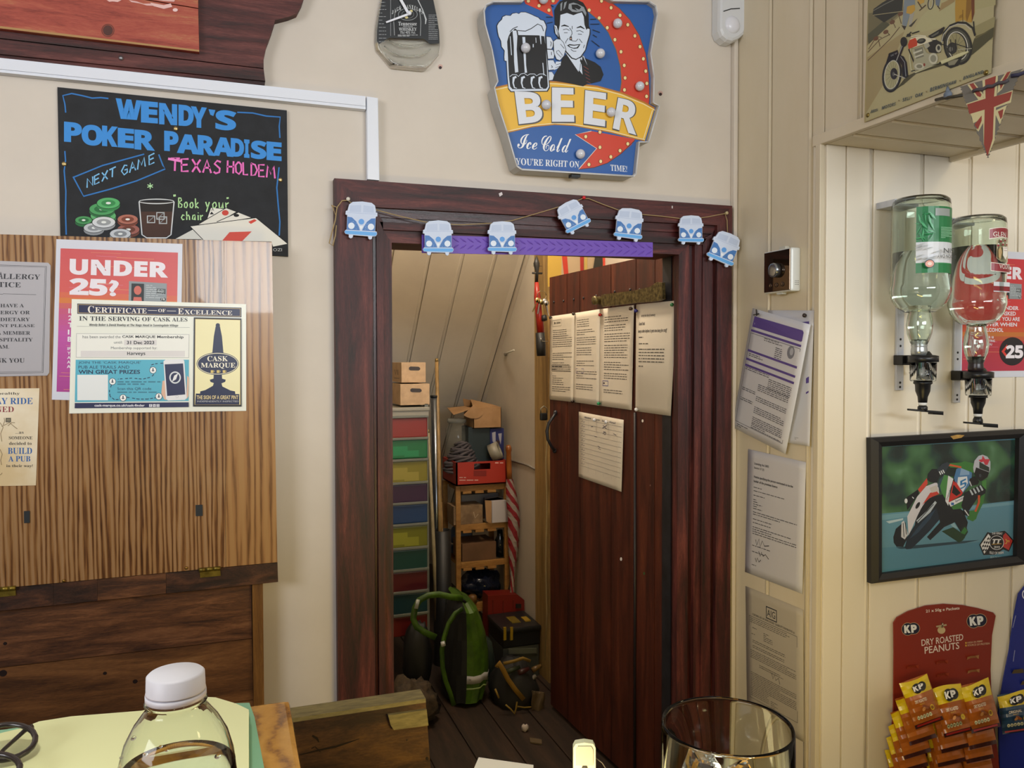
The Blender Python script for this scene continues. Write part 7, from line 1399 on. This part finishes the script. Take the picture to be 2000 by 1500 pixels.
# ---------------------------------------------------------------- papers pinned on the open door
m_dp = M('#c8bfae', .5); m_dl = M('#bfb8aa', .3)
def note(q, label, lift, name='rota_sheet', mat=m_dp, cat='notice', off=.003):
    t, f = curl(DP, q, lift, name, label, mat, base=off, cat=cat); return t, LiftArt(DP, q, lift, 100, 141, base=off)
z0 = lambda u, v: .0005+.001*math.sin(9*u)*math.sin(3*v)
DQ = (1060, 560, .2733)
qs = [sc([(55, 212), (226, 188), (216, 824), (47, 806)], *DQ), sc([(226, 188), (410, 160), (402, 850), (216, 824)], *DQ), sc([(412, 160), (652, 130), (636, 882), (404, 850)], *DQ)]
LB = ['narrow typed sheet furthest from the hinge, first of the row on the door', 'second typed sheet in the row pinned on the door', 'wide typed sheet in the row under the end of the brass bar']
SP = [[(12, 24, 70, 5), (12, 34, 92, 6), (12, 62, 92, 4), (12, 78, 90, 5), (12, 100, 60, 5), (12, 118, 88, 3)], [(12, 12, 60, 4), (12, 28, 80, 3), (12, 40, 86, 4), (12, 56, 70, 4), (12, 76, 80, 3), (12, 92, 90, 4), (12, 112, 76, 3)], [(14, 12, 84, 3), (14, 24, 78, 3), (14, 36, 90, 4), (14, 52, 84, 6), (14, 76, 88, 4), (14, 92, 84, 3), (14, 116, 72, 2)]]
for i, q in enumerate(qs):
    t, a = note(q, LB[i], z0)
    for k, (x, y, e, n) in enumerate(SP[i]): a.scrib('#55504a', x, y, e, 1.1, 3.4, n, seed=k+i*7)
    if i == 0: a.text('#3a3632', 'Bar duties', 16, 10, 44, 14, font='isans'); a.frame('#8c867c', 10, 7, 48, 18, .7); a.frame('#4a4640', 8, 82, 84, 92, .7); a.scrib('#2a2624', 10, 84, 80, 2, 4, 2, seed=3)
    if i == 1: a.frame('#6a6288', 10, 88, 42, 95, .8)
    if i == 2: a.frame('#5a5a8c', 10, 103, 28, 111, 1); a.scrib('#2c2c3c', 12, 106, 26, 1.8, 3, 1, seed=4)
    a.build('print', t)
lf4 = lambda u, v: .001+.022*math.sin(math.pi*v)**1.5*(1-u)**.8*.6+.010*math.sin(math.pi*v)
q = sc([(668, 127), (960, 98), (914, 924), (668, 888)], *DQ); q[3] = (1241, 803)
t, a = note(q, 'curling typed sheet nearest the hinge, overlapping the door edge', lf4, off=.004)
a.text('#4a4640', 'on my last day of summary', 14, 12, 50, 16, font='isans'); a.text('#4a4640', 'Good luck', 8, 21, 24, 25, font='isans'); a.text('#3c3834', 'keep calm before it gets too busy for staff', 6, 30, 80, 35, font='isans')
for k, (x, y, e, n) in enumerate(((8, 39, 20, 1), (8, 47, 40, 1), (8, 54, 76, 5), (8, 76, 28, 1))): a.scrib('#4a4640', x, y, e, 1.2, 4, n, seed=k)
a.build('print', t)
zq = lambda u, v: .001+.004*math.sin(math.pi*v)*u
t, a = note(sc([(258, 893), (578, 952), (562, 1466), (256, 1358)], *DQ), 'ruled handwritten quiz list pinned lower down on the door', zq, 'handwritten_list', m_dp, off=.002)
for k in range(11): a.line('#8c8880', [(3, 14+k*10), (97, 14+k*10)], .7)
for k in range(4): a.line('#a8a49c', [(24+k*18, 8), (24+k*18, 124)], .35)
a.text('#55525c', 'Name   Score   Lost   Final', 14, 7, 84, 11, font='isans')
for k in range(10): a.line('#66626c', [(6, 20+k*10), (9, 17+k*10), (12, 20+k*10), (15, 18+k*10)], .8)
for l in ([(56, 24), (66, 16)], [(57, 18), (65, 24)], [(58, 30), (64, 32), (62, 36), (57, 34), (63, 30)], [(46, 62), (52, 64), (47, 67), (53, 68)], [(30, 26), (34, 25)], [(80, 30), (86, 32)], [(38, 44), (44, 44)]): a.line('#4c4858', l, 1.2)
a.build('writing', t)
PINS = [(1077, 620, '#22201e', 'black pin on the outer top corner of the first door sheet'), (1122, 613, '#2a2018', 'dark pin between the first and second door sheets'), (1174, 615, '#9c1c18', 'red pin at the top left of the wide door sheet'), (1234, 603, '#4a3424', 'brown pin at the top right of the wide door sheet'), (1244, 607, '#2a2a70', 'blue pin at the top left of the curling door sheet'), (1315, 595, '#2a6c3c', 'green pin at the top right of the curling door sheet'), (1120, 784, '#2a1c14', 'dark pin at the foot of the second door sheet'), (1171, 788, '#1e7c4c', 'green pin at the foot of the wide door sheet'), (1163, 820, '#c8c8cc', 'left silver pin on the handwritten quiz list'), (1186, 824, '#c8c8cc', 'right silver pin on the handwritten quiz list'), (1245, 800, '#cfcfcf', 'clear pin at the foot of the curling door sheet')]
for x, y, c, lb in PINS:
    o = .006 if x < 1240 else .010; t = thing('push_pin', DP.at(x, y, o), lb, 'push pin'); MB().lathe([(.002, -.004), (.002, .001), (.005, .002), (.0045, .007), (.001, .009)], DP.at(x, y, o), DP.n, 10).build('head', M(c, .25), t)
# ---------------------------------------------------------------- foreground: table, papers, bottle, glasses, tumbler
TZ = .82
def Zp(z): return Pl((0, 0, z), (0, 0, 1))
tp = Zp(TZ); ex = tp.at(572, 1400).x; ey = tp.at(540, 1369).y
m_tab = m_zebra('varnished_zebrano', [(.24, '#4a2c10'), (.32, '#8a5a20'), (.44, '#b8822e'), (.7, '#d09a40')], 11, 1.7, .22, .6)
tb = thing('wooden_table', (-.4, .3, 0), 'varnished zebra-grained table corner at the lower left, covered with yellow papers', 'table')
MB().box((-1.1, -.35, TZ-.028), (ex, ey, TZ), .006).build('table_top', m_tab, tb)
for x, y in ((-1.0, .8), (ex-.09, .8), (ex-.09, -.25), (-1.0, -.25)): MB().box((x, y, 0), (x+.05, y+.05, TZ-.029), .003).build('leg', m_tab, tb)
fo = thing('teal_folder', tp.at(470, 1430), 'pale teal card folder under the yellow papers', 'folder')
MB().slab([Zp(TZ+.003).at(*p_) for p_ in ((-120, 1440), (440, 1374), (487, 1372.5), (497, 1400), (516, 1500), (540, 1640), (-400, 1900))], (0, 0, -.0028)).build('card', M('#8cc4a4', .6), fo)
yp = thing('yellow_papers', Zp(TZ+.003).at(250, 1450), 'thick stack of pale yellow paper sheets on the table', 'paper stack')
rr = random.Random(8); mY = [M('#e4e8b4', .7), M('#e8ebbe', .7), M('#dce0aa', .7)]
for k in range(7):
    z = TZ+.0035+k*.0026; s = 6-k; pts = [(-160, 1470), (40+s, 1423+s*.5), (76, 1409+s*.6), (139, 1399+s*.5), (277, 1388+s*.4), (398, 1361+s*.8), (421+s, 1362+s*.6), (461+s*1.5, 1374+s), (487-rr.uniform(0, 5), 1386+s), (484+rr.uniform(-3, 3), 1500), (488, 1640), (-400, 1900)]
    MB().slab([Zp(z+.0024).at(*p_) for p_ in pts], (0, 0, -.0023)).build('sheet', mY[k % 3], yp)
zt = TZ+.0035+7*.0026
# reading glasses
gp = Zp(zt+.004); gl = thing('reading_glasses', gp.at(10, 1470), 'brown-rimmed reading glasses lying on the yellow papers at the left edge', 'glasses')
m_rim = M('#231a1a', .25, coat=.4)
def loop(cx, cy, rx, ry, rot, z0, dz, n=22):
    c_, s_ = math.cos(R(rot)), math.sin(R(rot)); return [Zp(z0+dz*math.sin(2*math.pi*i/n)).at(cx+rx*math.cos(2*math.pi*i/n)*c_-ry*math.sin(2*math.pi*i/n)*s_, cy+rx*math.cos(2*math.pi*i/n)*s_+ry*math.sin(2*math.pi*i/n)*c_) for i in range(n+1)]
for cx, cy, rx, ry in ((8, 1450, 62, 34), (-30, 1508, 70, 34)):
    L = loop(cx, cy, rx, ry, -10, zt+.012, -.006); MB().tube(L, .0026, 8, False).build('rim', m_rim, gl); MB().slab(L[:-1], (0, 0, -.0012)).build('lens', m_glass('spectacle_lens', '#fbfbf8', 0, 1.1), gl)
A = Zp(zt+.012); MB().tube([Zp(zt+.014).at(63, 1421), Zp(zt+.012).at(50, 1426), Zp(zt+.008).at(10, 1462), Zp(zt+.006).at(-60, 1530)], [.0036, .0022, .0018, .0018], 8).build('temple', m_rim, gl)
MB().tube([Zp(zt+.013).at(-8, 1480), Zp(zt+.013).at(-20, 1474)], .002, 6).build('bridge', m_rim, gl)
# water bottle
c = depth(343, 1312, .43); o = (c.x, c.y, 0); zc = c.z; wb_ = thing('water_bottle', (c.x, c.y, zt), 'clear plastic water bottle with white cap in front of the papers', 'bottle')
mb = MB(); ridg = []
mb.lathe([(.0001, zc), (.0135, zc), (.0148, zc-.0012), (.0151, zc-.0095), (.0153, zc-.010)][::-1], o, (0, 0, 1), 40); mb.lathe([(.0148, zc-.0106), (.0155, zc-.011), (.0155, zc-.0138), (.0148, zc-.0142)][::-1], o, (0, 0, 1), 40); mb.build('cap', M('#c9cad4', .45), wb_)
pr = [(.0128, zc-.009), (.0132, zc-.0146), (.0160, zc-.0152), (.0160, zc-.0160), (.0142, zc-.0175), (.0165, zc-.0205), (.0215, zc-.0272), (.0262, zc-.036), (.0292, zc-.047), (.0308, zc-.061), (.0316, zc-.080), (.0305, zc-.12), (.0316, zc-.14), (.0305, zc-.16), (.0316, zt+.03), (.0300, zt+.006), (.022, zt+.001), (.0001, zt+.001)][::-1]
m_pet = m_glass('clear_pet', '#fafcfa', .0, 1.25); mb = MB(); mb.lathe(pr, o, (0, 0, 1), 48); mb.lathe([(max(r-.0006, .0001), h+(.0006 if r < .001 else 0)) for r, h in pr[:-1]][::-1], o, (0, 0, 1), 48); mb.build('bottle_shell', m_pet, wb_)
wl = zc-.052; wp = [(max(r-.0009, .0001), h+.0009) for r, h in pr if h < wl]; wp = wp+[(wp[-1][0], wl), (.0001, wl)]
MB().lathe(wp, o, (0, 0, 1), 48).build('water', m_glass('water', '#eaf2fc', 0, 1.12), wb_)
rr = random.Random(5)
for k in range(9):
    an = R(rr.uniform(150, 330)); h = zc-rr.uniform(.030, .046); r = .0222+(zc-h-.030)*.42; MB().ball((o[0]+r*math.cos(an), o[1]+r*math.sin(an), h), rr.uniform(.0008, .0018), 10, (1, 1, .7)).build('droplet', m_glass('droplet_water', '#ffffff', 0, 1.33), wb_)
# timber plank end standing behind the table
PY = 1.15; fp_ = Y(PY); lv = thing('timber_board', fp_.at(720, 1500), 'rough brown timber board with pale sawn top edge, standing right of the table', 'board')
m_tim = m_wood('rough_brown_timber', [(.3, '#2a180c'), (.5, '#4a2f18'), (.7, '#63431f'), (.9, '#75552c')], (1.5, 8, 6), 4, .6, .5); m_saw = m_noise('sawn_pale_wood', '#6e6440', '#8c8052', 40, .7, (1, 4, 4), .3)
A = fp_.at(560, 1411.5); B = fp_.at(831.6, 1372); zb0 = 0.0; Cc = fp_.at(841, 1500); dC = Vector((Cc.x-B.x, 0, Cc.z-B.z)); D_ = B+dC*((0-B.z)/dC.z)
MB().slab([A+Vector((-.25, 0, .0)), B, D_, Vector((A.x-.25, PY, 0))], (0, .036, 0)).build('plank', m_tim, lv)
MB().slab([A+Vector((-.25, 0, .006)), B+Vector((0, 0, .006)), B+Vector((0, 0, .0)), A+Vector((-.25, 0, .0))], (0, .036, 0)).build('sawn_edge', m_saw, lv)
MB().slab([fp_.at(*p_, .006) for p_ in sc([(1212, 540), (1630, 480), (1650, 650), (1275, 700), (1240, 650)], 540, 1300, .18)], (0, .0058, 0)).build('wood_patch', m_saw, lv, label='pale greenish wood patch')
a = Art(fp_, .0006); Vv = (540, 1300, .18); a.view(*Vv); a.line('#1a0e08', [(250, 970), (450, 920), (640, 880), (900, 795)], [8, 18, 22, 6]); a.line('#1a0e08', [(390, 760), (440, 790), (460, 830)], [22, 26, 10]); a.line('#1a0e08', [(380, 900), (420, 880), (480, 940)], 10); a.build('crack', lv)
a = Art(fp_, .0006).view(*Vv); a.ell('#1a0e08', 1415, 808, 9, 9); a.build('nail_hole', lv); a = Art(fp_, .0006).view(*Vv); a.ell('#1a0e08', 1635, 1010, 14, 20); a.build('nail_hole', lv)
# bar counter just below the frame, carrying the tumbler
ct_ = thing('bar_counter', (.28, .0, 0), 'varnished bar counter carrying the tumbler, just below the picture', 'counter')
MB().box((.11, -.5, TZ-.03), (.46, .545, TZ), .005).build('worktop', m_tab, ct_); MB().box((.13, -.48, 0), (.44, .50, TZ-.031)).build('base', m_tim, ct_)
c = depth(1420, 1413, .46); o = (c.x, c.y, 0); zr = c.z; tg = thing('tumbler', (c.x, c.y, TZ), 'large clear glass tumbler at the bottom right', 'glass')
ro = .0375; pr = [(.0001, TZ+.001), (.030, TZ+.001), (.0325, TZ+.006), (ro-.001, TZ+.08), (ro+.0005, zr-.03), (ro, zr-.002), (ro-.0004, zr), (ro-.0010, zr-.0002), (ro-.0013, zr-.003), (ro-.0012, zr-.03), (ro-.0024, TZ+.08), (.0295, TZ+.016), (.0001, TZ+.014)]
MB().lathe(pr, o, (0, 0, 1), 64).build('glass', m_glass('tumbler_glass', '#f8fdf9', 0, 1.22), tg)
rr = random.Random(9); m_ice = m_glass('ice', '#f6fafa', .03, 1.31)
for k, (x, y, z, s) in enumerate(((-.010, .012, zr-.034, .011), (.010, .004, zr-.042, .012), (-.008, -.010, zr-.050, .012), (.012, -.012, zr-.056, .011), (.0, .016, zr-.060, .012))):
    t = thing('ice_cube', (o[0]+x, o[1]+y, z-s), ['highest ice cube, against the far wall of the tumbler', 'ice cube just right of centre in the tumbler', 'ice cube near the front left in the tumbler', 'ice cube near the front right in the tumbler', 'lowest ice cube at the back of the tumbler'][k], 'ice', 'ice in the tumbler')
    mb = MB(); mb.M = Matrix.Translation((o[0]+x, o[1]+y, z)) @ Matrix.Rotation(rr.uniform(0, 3), 4, 'Z') @ Matrix.Rotation(rr.uniform(0, 1), 4, 'X'); mb.box((-s*.8, -s*.8, -s*.8), (s*.8, s*.8, s*.8), .003); mb.build('ice', m_ice, t)
# white holder and lit card at the bottom edge
c = depth(1141, 1475, .56); t = thing('white_tag_holder', (c.x, c.y, TZ), 'small white upright plastic holder with a dark keyhole at the bottom edge', 'holder')
zt_ = depth(1141, 1446, .56).z; w = .0078; pl = Pl((c.x, c.y, 0), (-.35, -.94, 0)); rt = Vector((.94, -.35, 0)).normalized()
def up(x, z, o=0): return Vector((c.x, c.y, 0))+rt*x+Vector((0, 0, z))+pl.n*o
o_ = [(-w, TZ), (w, TZ), (w, zt_-.004), (w*.8, zt_-.001), (0, zt_), (-w*.8, zt_-.001), (-w, zt_-.004)]
MB().slab([up(x, z, .003) for x, z in o_], -pl.n*.006).build('body', M('#d8dcb8', .4), t)
MB().slab([up(x, z, .0036) for x, z in ((-w*.78, zt_-.016), (w*.78, zt_-.016), (w*.78, zt_-.005), (w*.6, zt_-.0025), (-w*.6, zt_-.0025), (-w*.78, zt_-.005))], -pl.n*.0008).build('window', M('#b4b4a0', .5), t)
MB().slab([up(x, z, .0036) for x, z in ((-.001, zt_-.022), (.001, zt_-.022), (.0022, zt_-.0185), (.0014, zt_-.0165), (-.0014, zt_-.0165), (-.0022, zt_-.0185))], -pl.n*.0008).build('keyhole', M('#17160f', .5), t)
t = thing('loop_cord', (c.x+.01, c.y, TZ), 'thin grey cord curving down beside the white holder', 'cord'); MB().tube([up(w, zt_-.012, .0), up(w+.005, zt_-.016), up(w+.010, zt_-.024), up(w+.013, zt_-.05), up(w+.014, TZ+.002)], .0004, 6).build('strand', M('#5c5648', .6), t)
t = thing('white_card_box', Zp(TZ).at(970, 1560), 'white card corner lit warmly at the bottom centre edge', 'card'); MB().slab([Zp(TZ+.045).at(*p_) for p_ in ((935, 1479), (1042, 1494), (1035, 1580), (900, 1560))], (0, 0, -.0445)).build('box', M('#e4e0d0', .5), t)
m_dk = m_wood('dark_blocker_wood', [(.3, '#2a1a10'), (.7, '#4a3020')], (1, 8, 8), 4, .5, .2)
bb = thing('bar', (.2, -.75, 0), 'unseen tall dark wooden block behind the viewer, added to shade the lower walls', 'bar'); MB().box((-1.2, -.9, 1.32), (2.0, -.5, 1.36), .006).build('top', m_dk, bb); MB().box((-1.15, -.85, 0), (1.95, -.55, 1.319)).build('front', m_dk, bb)  # unseen, added to keep window light off the lower walls
bb = thing('unseen_shade_block', (-1.5, .5, 0), 'unseen high-backed dark wooden block left of the table, added to shade the lower walls', 'light blocker'); MB().box((-1.62, -.5, .0), (-1.56, 1.5, 1.15), .006).build('back', m_dk, bb); MB().box((-1.559, -.5, .40), (-1.16, 1.5, .45), .006).build('seat', m_dk, bb)  # unseen blocker added on the left to shade low areas
for _o in _txt: bpy.data.objects.remove(_o)
